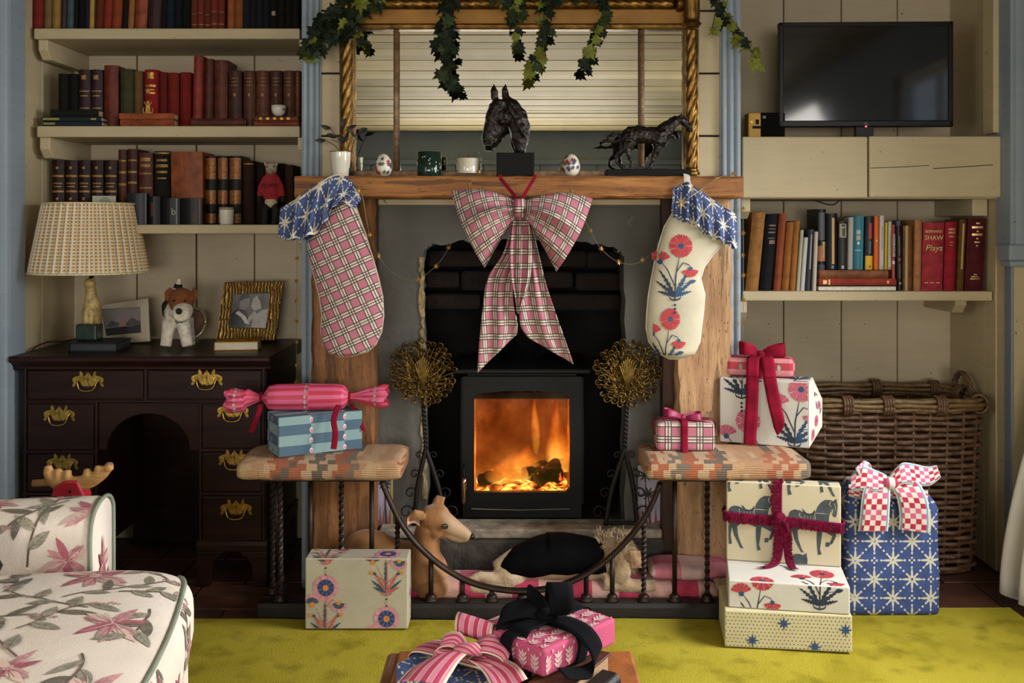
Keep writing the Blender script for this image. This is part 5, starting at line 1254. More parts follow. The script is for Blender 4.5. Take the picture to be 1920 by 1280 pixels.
def sfn(u, v, l):
    # u, v: px in the photo's frame on the stocking's front
    z = PZ(v, SKY)
    best = min(range(len(surf)), key=lambda i: abs((surf[i][0].z+surf[i][1].z)/2-z))
    a, b, th, _ = surf[best]; x = PX(u, SKY); c = (a+b)/2; w = (b-a).length/2; q = max(-1, min(1, (x-c.x)/w)); s_ = sqrt(max(0, 1-q*q))
    return Vector((x, SKY-th*s_**.75-.0016-l*30, z))
pt = Print(); base = Print()
poppy_spray(base, 0, 0, 70); pt.p += [([(1262+x, 560-y) for x, y in p], mi_) for p, mi_ in base.p]
base = Print(); poppy_spray(base, 0, 0, 66); pt.p += [([(1244+x*.9, 690-y) for x, y in p], mi_) for p, mi_ in base.p if True]
pt.build('printed_flowers', POP, sk, sfn, clip=(1222, 430, 1308, 664), maxe=6)
cuff([(1264, 352), (1284, 342), (1300, 352), (1325, 370), (1352, 388), (1378, 402)], [(1260, 408), (1285, 418), (1308, 432), (1330, 446), (1355, 455), (1381, 466)], SKY, STARC, sk, .010, 6)
MB().tube([P(1289, 350, SKY-.02), P(1288, 331, SKY+.012), Vector((PX(1287, 3.12), 3.12, ZT+.004)), Vector((PX(1287, 3.18), 3.17, ZT+.004))], .011, 6, flat=(.16, 1), up=(0, -1, .5)).build('hanging_loop', pm('white_tape', '#c9c2b4', .9), sk)
# ================================================================== PLAID BOW
YB_ = 3.075
bw = thing('plaid_bow', 'large pink and black plaid fabric bow hanging from the mantel', 'bow', P(985, 697, YB_))
def loop_fn(knot, outer, top_bulge, bot_bulge, puff, back):
    kt, kb = knot; (t0, t1) = outer
    def fn(u, v):
        a = lerp(Vector(kt), Vector(t0), u); b = lerp(Vector(kb), Vector(t1), u)
        a = a+Vector((0, -top_bulge*sin(pi*u*.9))); b = b+Vector((0, bot_bulge*sin(pi*u*.85)))
        p = lerp(a, b, v); out_ = 6*sin(pi*v)*u*(1 if t0[0] > kt[0] else -1); p = p+Vector((out_, 0))
        w = P(p.x, p.y, YB_)
        d = puff*sin(pi*v)**.7*sin(pi*min(1, u*.74+.06))**.8+.020*sin(5*pi*v+.9*u)*sin(pi*min(1, u*.8+.1))*(1-u*.5)+.008*sin(9*v*pi+2*u)*(1-u)
        return w+Vector((0, (d*.5+.004) if back else -d, 0))
    return fn
for kn, ou, tb_, bb_, nm in ((((972, 378), (972, 402)), ((846, 362), (909, 505)), 14, -6, 0), (((974, 378), (978, 402)), ((1111, 377), (1043, 513)), 16, -8, 1)):
    mb = MB(); Lg = (Vector(ou[0])-Vector(kn[0])).length*YB_/F; Wd = (Vector(ou[0])-Vector(ou[1])).length*YB_/F
    fn = loop_fn(kn, ou, tb_, bb_, .085, False)
    mb.grid(fn, 34, 34, uvfn=lambda u, v: (u*Lg*1.05, (v-.5)*Wd*(.45+.55*u)))
    mb.grid(loop_fn(kn, ou, tb_, bb_, .055, True), 20, 20, uvfn=lambda u, v: (u*Lg*1.05, v*Wd))
    mb.build('loop', PLAID, bw, smooth=True, fix=False)
def tail(l_edge, r_edge, depth, folds, nm='tail'):
    A = catmull([P(x, y, YB_+depth) for x, y in l_edge], 10); B = catmull([P(x, y, YB_+depth) for x, y in r_edge], 10); n = min(len(A), len(B))
    mb = MB()
    def fn(u, v):
        i = min(n-1, int(round(u*(n-1)))); return lerp(A[i], B[i], v)+Vector((0, -.012*sin(folds*pi*v+.8)*(1-.5*u)-.01*u-.02*sin(pi*u), 0))
    def uvf(u, v):
        i = min(n-1, int(round(u*(n-1)))); w = (A[i]-B[i]).length; return (v-.5)*max(w, .05)*1.15, A[i].z if v < .5 else lerp(A[i].z, B[i].z, v)
    mb.grid(fn, n-1, 20, uvfn=lambda u, v: ((v-.5)*max(.06, (A[min(n-1, int(round(u*(n-1))))]-B[min(n-1, int(round(u*(n-1))))]).length)*1.2, fn(u, v).z))
    o = mb.build(nm, PLAID, bw, smooth=True, fix=False); s_ = o.modifiers.new('thick', 'SOLIDIFY'); s_.thickness = .002; return o
tail([(962, 400), (945, 470), (915, 520), (905, 580), (899, 640), (895, 698)], [(982, 405), (975, 470), (962, 520), (962, 565), (970, 605), (969, 626)], .012, 4)
tail([(968, 405), (978, 470), (978, 520), (974, 570), (976, 610), (990, 632)], [(992, 405), (1008, 470), (1022, 530), (1042, 590), (1060, 640), (1074, 681)], .016, 4)
tail([(965, 395), (958, 440), (956, 480), (958, 520), (965, 555), (970, 585)], [(990, 395), (998, 440), (998, 480), (994, 520), (984, 555), (972, 588)], -.012, 5, 'centre_fold')
kn = MB().grid(lambda u, v: P(lerp(964, 984, u)+2*sin(pi*v)*(u-.5), lerp(373, 408, v), YB_)+Vector((0, -.045*sin(pi*u)**.5-.02*sin(pi*v)**.5-.004*sin(9*u), 0)), 14, 14, uvfn=lambda u, v: (u*.036, v*.055))
kn.build('knot', PLAID, bw, smooth=True, fix=False)
for a, b in (((970, 373), (938, 334)), ((978, 373), (1003, 332))):
    MB().tube([P(a[0], a[1], YB_-.01), P(b[0], b[1], 3.118)], .006, 6, flat=(.25, 1), up=(0, -1, 0)).tube([P(b[0], b[1], 3.118), Vector((PX(b[0], 3.12), 3.118, ZT+.003)), Vector((PX(b[0], 3.13), 3.15, ZT+.003))], .006, 6, flat=(.25, 1), up=(0, -1, 1)).build('ribbon', VELV, bw)
# ================================================================== GOLD STAR GARLANDS
GSTAR = pm('gold_star_foil', '#c9a85c', .3, metal=.8, var=.15, vs=100)
WIRE = pm('thin_wire', '#8d8470', .35, metal=.7)
def starmesh():
    vs = [(0, -.003, 0)]; n = 8
    for k in range(16):
        r = .0105 if k % 2 == 0 else .004; vs.append((r*cos(pi*k/n), 0, r*sin(pi*k/n)))
    vs.append((0, .003, 0))
    return MB().add(vs, [(0, 1+k, 1+(k+1) % 16) for k in range(16)]+[(17, 1+(k+1) % 16, 1+k) for k in range(16)]).mesh('star', GSTAR)
SMESH = starmesh()
def garland(label, wire, stars, loc):
    t = thing('star_garland', label, 'garland', loc, 'gold star wire garlands')
    MB().tube(catmull(wire, 6), .0008, 5).build('wire', WIRE, t)
    for p in stars: inst(SMESH, 'star', t, Matrix.Translation(p) @ Matrix.Rotation(random.uniform(-.5, .5), 4, 'Z') @ Matrix.Rotation(random.uniform(0, .7), 4, 'Y'))
Gp = lambda x, y, Y=3.115: P(x, y, Y)
garland('gold star wire garland sagging left of the plaid bow', [Vector((PX(896, 3.15), 3.15, ZT+.004)), Gp(897, 326), Gp(880, 345)], [Gp(898, 322, 3.12), Gp(880, 346, 3.112)], Gp(880, 346))
garland('gold star wire garland draped from pink stocking to bow', [Gp(660, 340, 3.05), Gp(677, 358, 3.05), Gp(693, 440, 3.06), Gp(710, 479), Gp(738, 513), Gp(778, 524), Gp(818, 498), Gp(842, 463), Gp(858, 430)], [Gp(672, 358, 3.04), Gp(693, 440, 3.055), Gp(710, 479), Gp(784, 523), Gp(818, 499), Gp(841, 464)], Gp(778, 524))
garland('gold star wire garland draped from bow to cream stocking', [Gp(1076, 332, 3.12), Gp(1072, 358, 3.11), Gp(1090, 400, 3.09), Gp(1107, 432), Gp(1127, 466), Gp(1160, 491), Gp(1198, 492), Gp(1236, 458), Gp(1255, 420), Gp(1278, 382, 3.03), Gp(1320, 352, 3.06), Gp(1343, 335), Gp(1372, 325, 3.12)], [Gp(1072, 358, 3.108), Gp(1107, 432), Gp(1127, 466), Gp(1160, 491), Gp(1205, 487), Gp(1236, 458), Gp(1276, 382, 3.02), Gp(1343, 335), Gp(1375, 326, 3.12)], Gp(1198, 492))
garland('gold star strand hanging down beside the left blue upright', [P(557, 332, 3.3), P(557, 450, 3.3), P(556, 600, 3.3), P(556, 730, 3.3)], [P(556+random.uniform(-1, 1), y, 3.298) for y in (484, 527, 564, 602, 641, 684, 716)], P(556, 730, 3.3))
garland('gold star strand hanging down beside the right blue upright', [P(1392, 330, 3.3), P(1394, 450, 3.3), P(1394, 560, 3.3), P(1394, 650, 3.3)], [P(1394+random.uniform(-1, 1), y, 3.298) for y in (391, 437, 478, 516, 561, 603, 643)], P(1394, 650, 3.3))
# ================================================================== STOVE
YS = 3.41
IRON = pm('black_cast_iron', '#060505', .55, spec=.25, var=.2, vs=20, bump=.15, bs=120)
sv = thing('wood_stove', 'black cast iron wood stove with a fire behind its glass door', 'stove', (PX(980, YS), YS+.15, PZ(990, YS)))
SX = lambda x: PX(x, YS); SZ = lambda y: PZ(y, YS)
hz = PZ(992, 3.28)   # hearth top
body = MB(); a, b = SX(862), SX(1096); zb_, zt_ = SZ(972), SZ(700)
for (p, q, r, s_, t0, t1) in ((a, a+.03, YS+.012, YS+.33, zb_, zt_), (b-.03, b, YS+.012, YS+.33, zb_, zt_), (a, b, YS+.30, YS+.33, zb_, zt_), (a, b, YS+.012, YS+.33, zb_, zb_+.05), (a, b, YS+.012, YS+.33, zt_-.02, zt_)): body.box(p, q, r, s_, t0, t1)
body.build('body', IRON, sv, bevel=.004)
MB().box(SX(850), SX(1108), YS-.02, YS+.35, zt_, SZ(690)).build('top_plate', IRON, sv, bevel=.006)
MB().box(SX(868), SX(1090), YS+.01, YS+.31, hz, zb_).build('plinth', IRON, sv, bevel=.006)
MB().tube([Vector((SX(982), YS+.2, SZ(690))), Vector((SX(982), YS+.2, 1.2))], .062, 24).build('flue_pipe', IRON, sv, smooth=True)
# door: frame with a rounded window
gx0, gx1, gy0, gy1 = 889, 1068, 736, 921
win = [(SX(x), SZ(y)) for x, y in ((gx0, gy1), (gx0, gy0+6), (gx0+10, gy0), (gx0+60, gy0-4), (gx0+120, gy0-4), (gx1-10, gy0), (gx1, gy0+8), (gx1, gy1-8), (gx1-8, gy1))]
ox = [(SX(868), SZ(968)), (SX(1090), SZ(968)), (SX(1090), SZ(705)), (SX(868), SZ(705))]
dr = MB(); n = len(win)
poly = [ox[0]]+[ox[3], ox[2], ox[1]]+[ox[0]]+[win[0]]+win[:0:-1]+[win[0]]
# split the frame into two simple outlines to keep it a clean solid
L = [ox[0], ox[3], ((ox[3][0]+ox[2][0])/2, ox[3][1]), ((win[3][0]+win[4][0])/2, win[3][1])]+win[3::-1]+[((win[0][0]+win[8][0])/2, win[0][1]), ((win[0][0]+win[8][0])/2, ox[0][1])]
Rr = [((win[0][0]+win[8][0])/2, ox[0][1]), ((win[0][0]+win[8][0])/2, win[0][1])]+win[8:3:-1]+[((win[3][0]+win[4][0])/2, win[3][1]), ((ox[3][0]+ox[2][0])/2, ox[3][1]), ox[2], ox[1]]
dr.prism(L, YS-.012, YS+.012).prism(Rr, YS-.012, YS+.012)
do = dr.build('door', IRON, sv)
m = Mat('sooted_stove_glass'); t_ = m.node('BsdfTransparent'); gl = m.node('BsdfGlossy'); gl.inputs['Roughness'].default_value = .05; gl.inputs[0].default_value = (.5, .5, .5, 1)
sn = m.noise(9, 5); m.link(m.ramp(sn, [(.3, '#c9b090'), (.7, '#ffffff')]), t_.inputs[0]); mx = m.node('MixShader'); mx.inputs[0].default_value = .05
m.link(t_.outputs[0], mx.inputs[1]); m.link(gl.outputs[0], mx.inputs[2]); m.link(mx.outputs[0], m.nt.nodes['Material Output'].inputs[0])
MB().box(SX(gx0-3), SX(gx1+3), YS+.006, YS+.01, SZ(gy1+3), SZ(gy0-8)).build('glass', m.m, do)
MB().tube([Vector((SX(884), YS-.016, SZ(951))), Vector((SX(975), YS-.018, SZ(953))), Vector((SX(1068), YS-.016, SZ(951)))], .0022, 6).build('door_lip', pm('bright_steel', '#8d8880', .3, metal=.8), do)
MB().lathe([(.001,0),(.007,0),(.0085,.02),(.0085,.07),(.006,.085),(.001,.086)], 14, (SX(871), YS-.035, SZ(938))).build('handle', pm('chrome_handle', '#a8907c', .2, metal=1), do, smooth=True)
MB().tube([Vector((SX(871), YS-.035, SZ(888))), Vector((SX(870), YS-.03, SZ(876))), Vector((SX(872), YS-.012, SZ(868)))], .003, 8).build('handle_arm', IRON, do)
# firebox lining
FB = pm('fire_brick', '#b08a64', .9, var=.3, vs=18, bump=.6, bs=60)
li = MB(); ia, ib = a+.032, b-.032; yb_ = YS+.295
li.box(ia, ib, yb_-.02, yb_, zb_+.05, zt_-.02).box(ia, ia+.015, YS+.02, yb_, zb_+.05, zt_-.02).box(ib-.015, ib, YS+.02, yb_, zb_+.05, zt_-.02)
li.build('fire_bricks', FB, sv, kind='stuff')
MB().add([(ia, YS+.05, SZ(752)), (ib, YS+.05, SZ(752)), (ib, yb_-.02, SZ(775)), (ia, yb_-.02, SZ(775)), (ia, YS+.05, SZ(740)), (ib, YS+.05, SZ(740)), (ib, yb_-.02, SZ(763)), (ia, yb_-.02, SZ(763))], [(0,1,2,3),(7,6,5,4),(0,4,5,1),(1,5,6,2),(2,6,7,3),(3,7,4,0)]).build('baffle', pm('baffle_plate', '#4a4038', .8, var=.3), sv)
CHAR = Mat('charred_log'); CHAR.set(rough=.95); cn = CHAR.noise(26, 5); CHAR.color(CHAR.ramp(cn, [(.3, '#0c0806'), (.7, '#2a1a12')])); CHAR.bump(cn, .8, .01)
CHAR.b.inputs['Emission Color'].default_value = (1, .16, .02, 1); CHAR.link((cn.gt(.62))*2.2, CHAR.b.inputs['Emission Strength']); CHAR = CHAR.m
lg = [((1010, 912, .06), (1065, 885, .14), .030), ((960, 917, .18), (1050, 900, .05), .026), ((900, 918, .1), (960, 915, .22), .022), ((1040, 893, .2), (985, 905, .1), .022)]
for (p, q, r) in lg: MB().tube([Vector((SX(lerp(p[0], q[0], k/6)), YS+.03+lerp(p[2], q[2], k/6), SZ(lerp(p[1], q[1], k/6))+random.uniform(-.004, .004))) for k in range(7)], [r*random.uniform(.85, 1.1) for _ in range(7)], 10).build('log', CHAR, sv, smooth=True)
EMB = Mat('glowing_embers'); en = EMB.noise(34, 5, dist=.8); EMB.color('#1a0c06'); EMB.link(EMB.ramp(en, [(.36, (.25, .02, .0, 1)), (.5, (1, .2, .02, 1)), (.64, (1, .62, .12, 1))]), EMB.b.inputs['Emission Color']); EMB.link((en-.36).op('MULTIPLY', 15, clamp=False).max(0), EMB.b.inputs['Emission Strength']); EMB = EMB.m
MB().grid(lambda u, v: Vector((lerp(ia+.016, ib-.016, u), lerp(YS+.03, yb_-.025, v), zb_+.052+.02*noise.noise(Vector((u*7, v*6, 3)))+.018*math.exp(-((u-.42)/.22)**2)+.02*v)), 40, 26).build('embers', EMB, sv, smooth=True, kind='stuff')
def flame_mat(name, c0, c1, c2, k):
    m = Mat(name); u, v = m.uv(); n = m.noise(11, 5, (1, 1, .35), dist=.8)
    e = m.node('Emission'); tr = m.node('BsdfTransparent'); mx = m.node('MixShader')
    m.link(m.ramp(v, [(0, c0), (.35, c1), (1, c2)]), e.inputs[0]); e.inputs[1].default_value = k
    edge = (u*pi).sin()*(1-v*.92)
    m.link((edge*(n*1.5)).op('MULTIPLY', 1.25, clamp=True), mx.inputs[0]); m.link(tr.outputs[0], mx.inputs[1]); m.link(e.outputs[0], mx.inputs[2]); m.link(mx.outputs[0], m.nt.nodes['Material Output'].inputs[0]); return m.m
FL1 = flame_mat('flame_bright', (1, .55, .09, 1), (1, .30, .03, 1), (.9, .12, .01, 1), 1.9)
FL2 = flame_mat('flame_glow', (.8, .24, .04, 1), (.6, .12, .02, 1), (.36, .045, .01, 1), .7)
def flame(x, yb2, yt, w, d, mat, sway=0, bend=0):
    H_ = SZ(yt)-SZ(yb2)
    def fn(u, v):
        ww = w*F/YS*YS/F*(1-v)**.6*(.55+.9*sin(pi*min(1, v*.9+.12)))*.5
        cx = SX(x)+sway*sin(3.2*v+x)*v+bend*v*v
        th = (u-.5)*2
        return Vector((cx+th*ww, YS+.03+d+(.02+.02*v)*(th*th-.5)+.012*sin(5*v+x), SZ(yb2)+H_*v))
    MB().grid(fn, 10, 26).build('flame', mat, sv, smooth=True, fix=False)
for x, yb2, yt, w, d, mt, sw in ((965, 918, 862, .13, .1, FL1, .012), (940, 920, 880, .10, .08, FL1, .01), (990, 908, 852, .09, .13, FL1, .012), (1052, 892, 762, .055, .12, FL1, .012), (1040, 890, 790, .05, .15, FL1, -.01), (1008, 880, 745, .03, .2, FL1, .008), (1062, 900, 800, .05, .09, FL1, .01),
    (925, 918, 760, .22, .2, FL2, .01), (975, 918, 740, .26, .22, FL2, .012), (1030, 905, 738, .24, .2, FL2, -.01), (905, 918, 800, .15, .15, FL2, .008), (1000, 915, 770, .3, .16, FL2, 0)): flame(x, yb2, yt, w, d, mt, sw)
for (x, y, d, e) in ((960, 890, .12, 1.9), (1040, 850, .1, 1.2), (920, 880, .16, .9)):
    l = bpy.data.lights.new('fire_glow', 'POINT'); l.energy = e; l.color = (1, .36, .09); l.shadow_soft_size = .05
    o = bpy.data.objects.new('fire_glow', l); COL.objects.link(o); o.parent = sv; o.location = Vector((SX(x), YS+.03+d, SZ(y)))-BASE[sv]
# ================================================================== BRASS FILIGREE SCREENS ON IRON STANDS
def filigree(label, cx, cy, Y, seed, foot_x):
    R_ = random.Random(seed); rad = 63*Y/F; c = P(cx, cy, Y)
    t = thing('filigree_fire_stand', label, 'fire stand', Vector((c.x, Y, hz)), 'brass filigree stands by the stove')
    brass = pm('dull_brass', '#5e4a26', .42, metal=1, var=.4, vs=50)
    iron = pm('wrought_iron', '#17130f', .6, metal=.4, var=.3, vs=40)
    W = lambda x, z, d=0: c+Vector((x, d, z))
    mb = MB(); root = Vector((0, -rad*.55))
    # plume in the middle
    for i in range(9):
        a = lerp(-.5, .5, i/8); mb.tube(catmull([W(root.x+.004*sin(9*a), root.y), W(.25*rad*a, -.1*rad, -.008), W(rad*.5*a, rad*(.55-.5*abs(a)), -.006)], 5), [.004]*5+[.0038]*5+[.0015], 6)
    pts = []
    tries = 0
    while len(pts) < 110 and tries < 6000:
        tries += 1; r = rad*sqrt(R_.uniform(.03, .93)); a = R_.uniform(0, 2*pi); p = Vector((r*cos(a), r*sin(a)))
        if all((p-q).length > rad*.145 for q in pts): pts.append(p)
    for p in pts:
        d = p-root; sgn = 1 if (p.x > 0) == (R_.random() < .7) else -1; s = rad*R_.uniform(.075, .12); a0 = atan2(d.y, d.x)+pi+sgn*.6; path = []
        for k in range(22):
            q = k/21; rr = s*(1-q*.82); a = a0+sgn*q*2*pi*1.25; path.append(W(p.x+rr*cos(a), p.y+rr*sin(a), -.004*sin(6*q)))
        mb.tube(path, [.0026]*14+[.0022]*7+[.003], 5)
        e = Vector((p.x+s*cos(a0), p.y+s*sin(a0))); m_ = lerp(root, e, .62)+Vector((-d.y, d.x)).normalized()*rad*.06*sgn
        st = lerp(root, e, .45)
        mb.tube(catmull([W(st.x, st.y), W(m_.x, m_.y), W(e.x, e.y)], 4), .0024, 5)
    mb.build('filigree_disc', brass, t, smooth=True)
    # twisted pole
    p0, p1 = W(0, -rad*.8, .006), W((foot_x-cx)*Y/F*.4, PZ(842, Y)-c.z, .006)
    for q in (0, pi):
        mb2 = MB().tube([lerp(p0, p1, k/40)+Vector((.004*cos(k*.9+q), .004*sin(k*.9+q), 0)) for k in range(41)], .0045, 6); mb2.build('twisted_pole', iron, t, smooth=True)
    for s_ in (-1, 1):
        foot = Vector((PX(foot_x, Y)+s_*.052, Y+.006, hz+.002)); mid = lerp(p1, foot, .5)+Vector((s_*.008, 0, 0))
        MB().tube(catmull([p1, mid, foot], 8), .008, 8).build('leg', iron, t, smooth=True)
        for k in range(4):
            q = lerp(p1, foot, .1+.25*k)+Vector((s_*.006, 0, 0)); s = .013+.004*k; path = []
            for j in range(20):
                w = j/19; rr = s*(1-.8*w); a = (pi if s_ > 0 else 0)+s_*(-1)*w*2*pi*1.1; path.append(q+Vector((s_*s+rr*cos(a), 0, rr*sin(a)+.004)))
            MB().tube(path, .0024, 5).build('scroll', iron, t, smooth=True)
    MB().tube([W((foot_x-cx)*Y/F-.05, hz-c.z+.008, .006), W((foot_x-cx)*Y/F+.05, hz-c.z+.008, .006)], .006, 8).build('foot_bar', iron, t)
filigree('brass filigree disc on iron stand left of the stove', 793, 697, 3.315, 4, 806)
filigree('brass filigree disc on iron stand right of the stove', 1176, 700, 3.315, 9, 1165)
# painted palm-tree panels
LIL = pm('lilac_painted_board', '#9a93a4', .75, var=.14, vs=14, bump=.3)
def palm_panel(label, x0, x1, y0, y1, Y, trunks):
    t = thing('palm_painting', label, 'painting', P((x0+x1)/2, y1, Y))
    MB().box(PX(x0, Y), PX(x1, Y), Y, Y+.012, PZ(y1, Y), PZ(y0, Y)).build('board', LIL, t, bevel=.002)
    MB().box(PX(x1, Y), PX(x1, Y)+.006, Y-.002, Y+.014, PZ(y1, Y), PZ(y0, Y)).build('edge_strip', pm('pale_gold_edge', '#a08a50', .5), t)
    pt = Print()
    pt.poly([(x0, y1), (x1, y1), (x1, y1-38), (lerp(x0, x1, .5), y1-30), (x0, y1-42)], 2)
    for k in range(5): pt.poly([(lerp(x0, x1, k/5)+1, y1-30), (lerp(x0, x1, k/5)+6, y1-30), (lerp(x0, x1, k/5)+3.5, y1-58-6*(k % 2))], 2)
    for (tx, ty) in trunks:
        pt.line([(tx+3, y1-25), (tx+1, (ty+y1)/2), (tx, ty)], 3, 1)
        for k in range(9): pt.leaf(tx, ty, 2*pi*k/9+.2, 15, 5, 0, 4)
    pt.build('painted_palms', [pm('palm_ink', '#16221c', .8), pm('palm_trunk', '#3a2c28', .8), pm('terracotta_wash', '#7a4a44', .8, var=.2)], t, lambda u, v, l: P(u, v, Y)+Vector((0, -.0008-l*20, 0)), clip=(x0, y0, x1, y1))
palm_panel('lilac painted panel with palm tree left of the stove', 704, 733, 880, 1012, 3.34, [(744, 935), (722, 905)])
palm_panel('lilac painted panel with palm trees right of the stove', 1196, 1246, 872, 1010, 3.34, [(1216, 926), (1210, 890)])
# ================================================================== CLUB FENDER
YN = 3.035                                   # front line of the fender
FIRON = pm('fender_iron', '#2a1f19', .45, metal=.6, var=.3, vs=30, bump=.15, bs=90)
FBASE = pm('fender_base', '#1d1917', .5, metal=.3, var=.3, vs=16, bump=.2, bs=70)
fe = thing('club_fender', 'iron club fender with two kilim seats and a dipping front rail', 'fender', (PX(980, YN), YN+.1, 0))
xl, xr = PX(482, YN), PX(1478, YN); zc = .052
cp = [(YN, 0), (YN, zc-.012), (YN+.008, zc), (YN+.055, zc), (YN+.06, 0)]
MB().prism(cp, xl, xr, 'yz').build('kerb', FBASE, fe, bevel=.002)
for x0_, s_ in ((xl, 1), (xr, -1)): MB().box(min(x0_, x0_+s_*.05), max(x0_, x0_+s_*.05), YN+.06, 3.24, 0, zc).build('side_kerb', FBASE, fe, bevel=.004)
rail_px = [(716, 902), (732, 940), (755, 985), (788, 1026), (830, 1062), (880, 1090), (935, 1104), (990, 1107), (1045, 1099), (1098, 1076), (1146, 1042), (1186, 1000), (1217, 955), (1238, 905)]
rail = catmull([P(x, y, YN+.03) for x, y in rail_px], 6)
MB().tube(rail, .009, 8, flat=(1, 1.7), up=(0, 0, 1)).build('dipping_rail', FIRON, fe, smooth=True)
def rail_z(x):
    best = min(rail, key=lambda p: abs(p.x-x)); return best.z
zs_ = .417
def bar(x, z1, Y=YN+.03, tw=False):
    mb = MB()
    if tw:
        N = 60; r = .0075; rings = []
        for i in range(N+1):
            a = i*.42; z = lerp(zc, z1, i/N); rings.append([Vector((x+r*1.1*cos(a+k*pi/2)*(1), Y+r*1.1*sin(a+k*pi/2), z)) for k in range(4)])
        mb.ring_loft(rings)
    else: mb.tube([(x, Y, zc), (x, Y, z1)], .0075, 10)
    b = mb.build('bar', FIRON, fe, smooth=not tw)
    MB().lathe([(.001,0),(.02,0),(.021,.004),(.015,.009),(.017,.013),(.011,.02),(.001,.021)], 16, (x, Y, zc)).build('bar_collar', FIRON, b, smooth=True)
for px_, tw in ((525, 1), (582, 0), (640, 1), (697, 0), (745, 1)): bar(PX(px_, YN+.03), zs_ if px_ < 730 else rail_z(PX(px_, YN+.03)), tw=tw)
for px_, tw in ((808, 0), (867, 0), (922, 0), (980, 1), (1040, 0), (1099, 1), (1148, 0)): bar(PX(px_, YN+.03), rail_z(PX(px_, YN+.03)), tw=tw)
for px_, tw in ((1207, 1), (1265, 0), (1326, 1), (1385, 0), (1440, 1)): bar(PX(px_, YN+.03), zs_ if px_ > 1235 else rail_z(PX(px_, YN+.03)), tw=tw)
for k in range(3):
    for x_ in (xl+.025, xr-.025): bar(x_, zs_, YN+.09+.055*k, tw=k % 2 == 0)
for a, b in ((486, 722), (1236, 1472)): MB().box(PX(a, YN), PX(b, YN), YN+.005, 3.225, zs_, zs_+.016).build('seat_rail', FIRON, fe, bevel=.003)
# kilim seat pads
def kilim(name, seed):
    m = Mat(name); m.set(rough=.95); u, v = m.uv()
    cols = ['#9c5a3c', '#a88460', '#99563a', '#b39470', '#5e564c', '#ad9070', '#9c5c40', '#b28e68', '#6c6254', '#a67e5c', '#9a5638', '#b49878']
    R_ = random.Random(seed); R_.shuffle(cols)
    stops = [(0, cols[0])]; p = 0
    for c in cols[1:]: p += R_.uniform(.05, .11); stops.append((min(p, .99), c))
    uu = u+((v/.034).floor().mod(2))*.016+((v/.068).floor().mod(2))*.010
    base = m.ramp((uu*2.6).fract(), stops, 'CONSTANT')
    # stepped blocks
    def blocks(nx, ny, sx, thr, col, base):
        n = m.node('TexWhiteNoise'); n.noise_dimensions = '3D'; cv = m.node('CombineXYZ')
        m.link((u*nx).floor(), cv.inputs[0]); m.link((v*ny+((u*nx*.5).floor().mod(2))*.5).floor(), cv.inputs[1]); cv.inputs[2].default_value = seed+sx
        m.link(cv.outputs[0], n.inputs[0]); return m.mix(E(m.nt, n.outputs[0]).gt(thr), base, col)
    col = blocks(60, 22, 1, .90, '#b59a78', base); col = blocks(44, 22, 2, .95, '#5e564e', col)
    col = m.mix(m.noise(140, 3)*.35, col, '#6a4a34'); m.color(col)
    wv = (v*900).sin()*.3+m.noise(160, 3); m.bump(wv, .5, .004); return m.m
def seat(label, x0, x1, seed, tilt=0):
    a, b = PX(x0, YN-.03), PX(x1, YN-.03); y0, y1 = YN-.045, 3.24; z0, z1 = zs_+.008, .495
    N = 36; rings = []; uvs = []; M_ = 40
    def sup(t, n=4.5): c, s = cos(t), sin(t); return (abs(c)**(2/n))*(1 if c >= 0 else -1), (abs(s)**(2/n))*(1 if s >= 0 else -1)
    for i in range(M_+1):
        q = i/M_; x = lerp(a, b, q); e = min(1, min(q, 1-q)*M_/4.0); e = sqrt(max(0, 1-(1-e)**2)); e = .72+.28*e
        ring = []
        for k in range(N):
            c_, s_ = sup(2*pi*k/N)
            yy = (y0+y1)/2+(y1-y0)/2*c_*(.94+.06*e); zz = (z0+z1)/2+(z1-z0)/2*s_*e
            n_ = .004*noise.noise(Vector((x*14, yy*14, zz*14+seed)))
            ring.append(Vector((x, yy, zz+n_+tilt*(q-.5)))); uvs.append((x, k/N*.62))
        rings.append(ring)
    o = MB().ring_loft(rings, True, True, 0, uvs).build('seat_pad', kilim('kilim_%d' % seed, seed), fe, smooth=True); o['label'] = label
seat('kilim covered seat pad of orange, beige and grey, left end', 446, 752, 3)
seat('kilim covered seat pad of orange, beige and grey, right end', 1214, 1518, 6)
ZS = .495
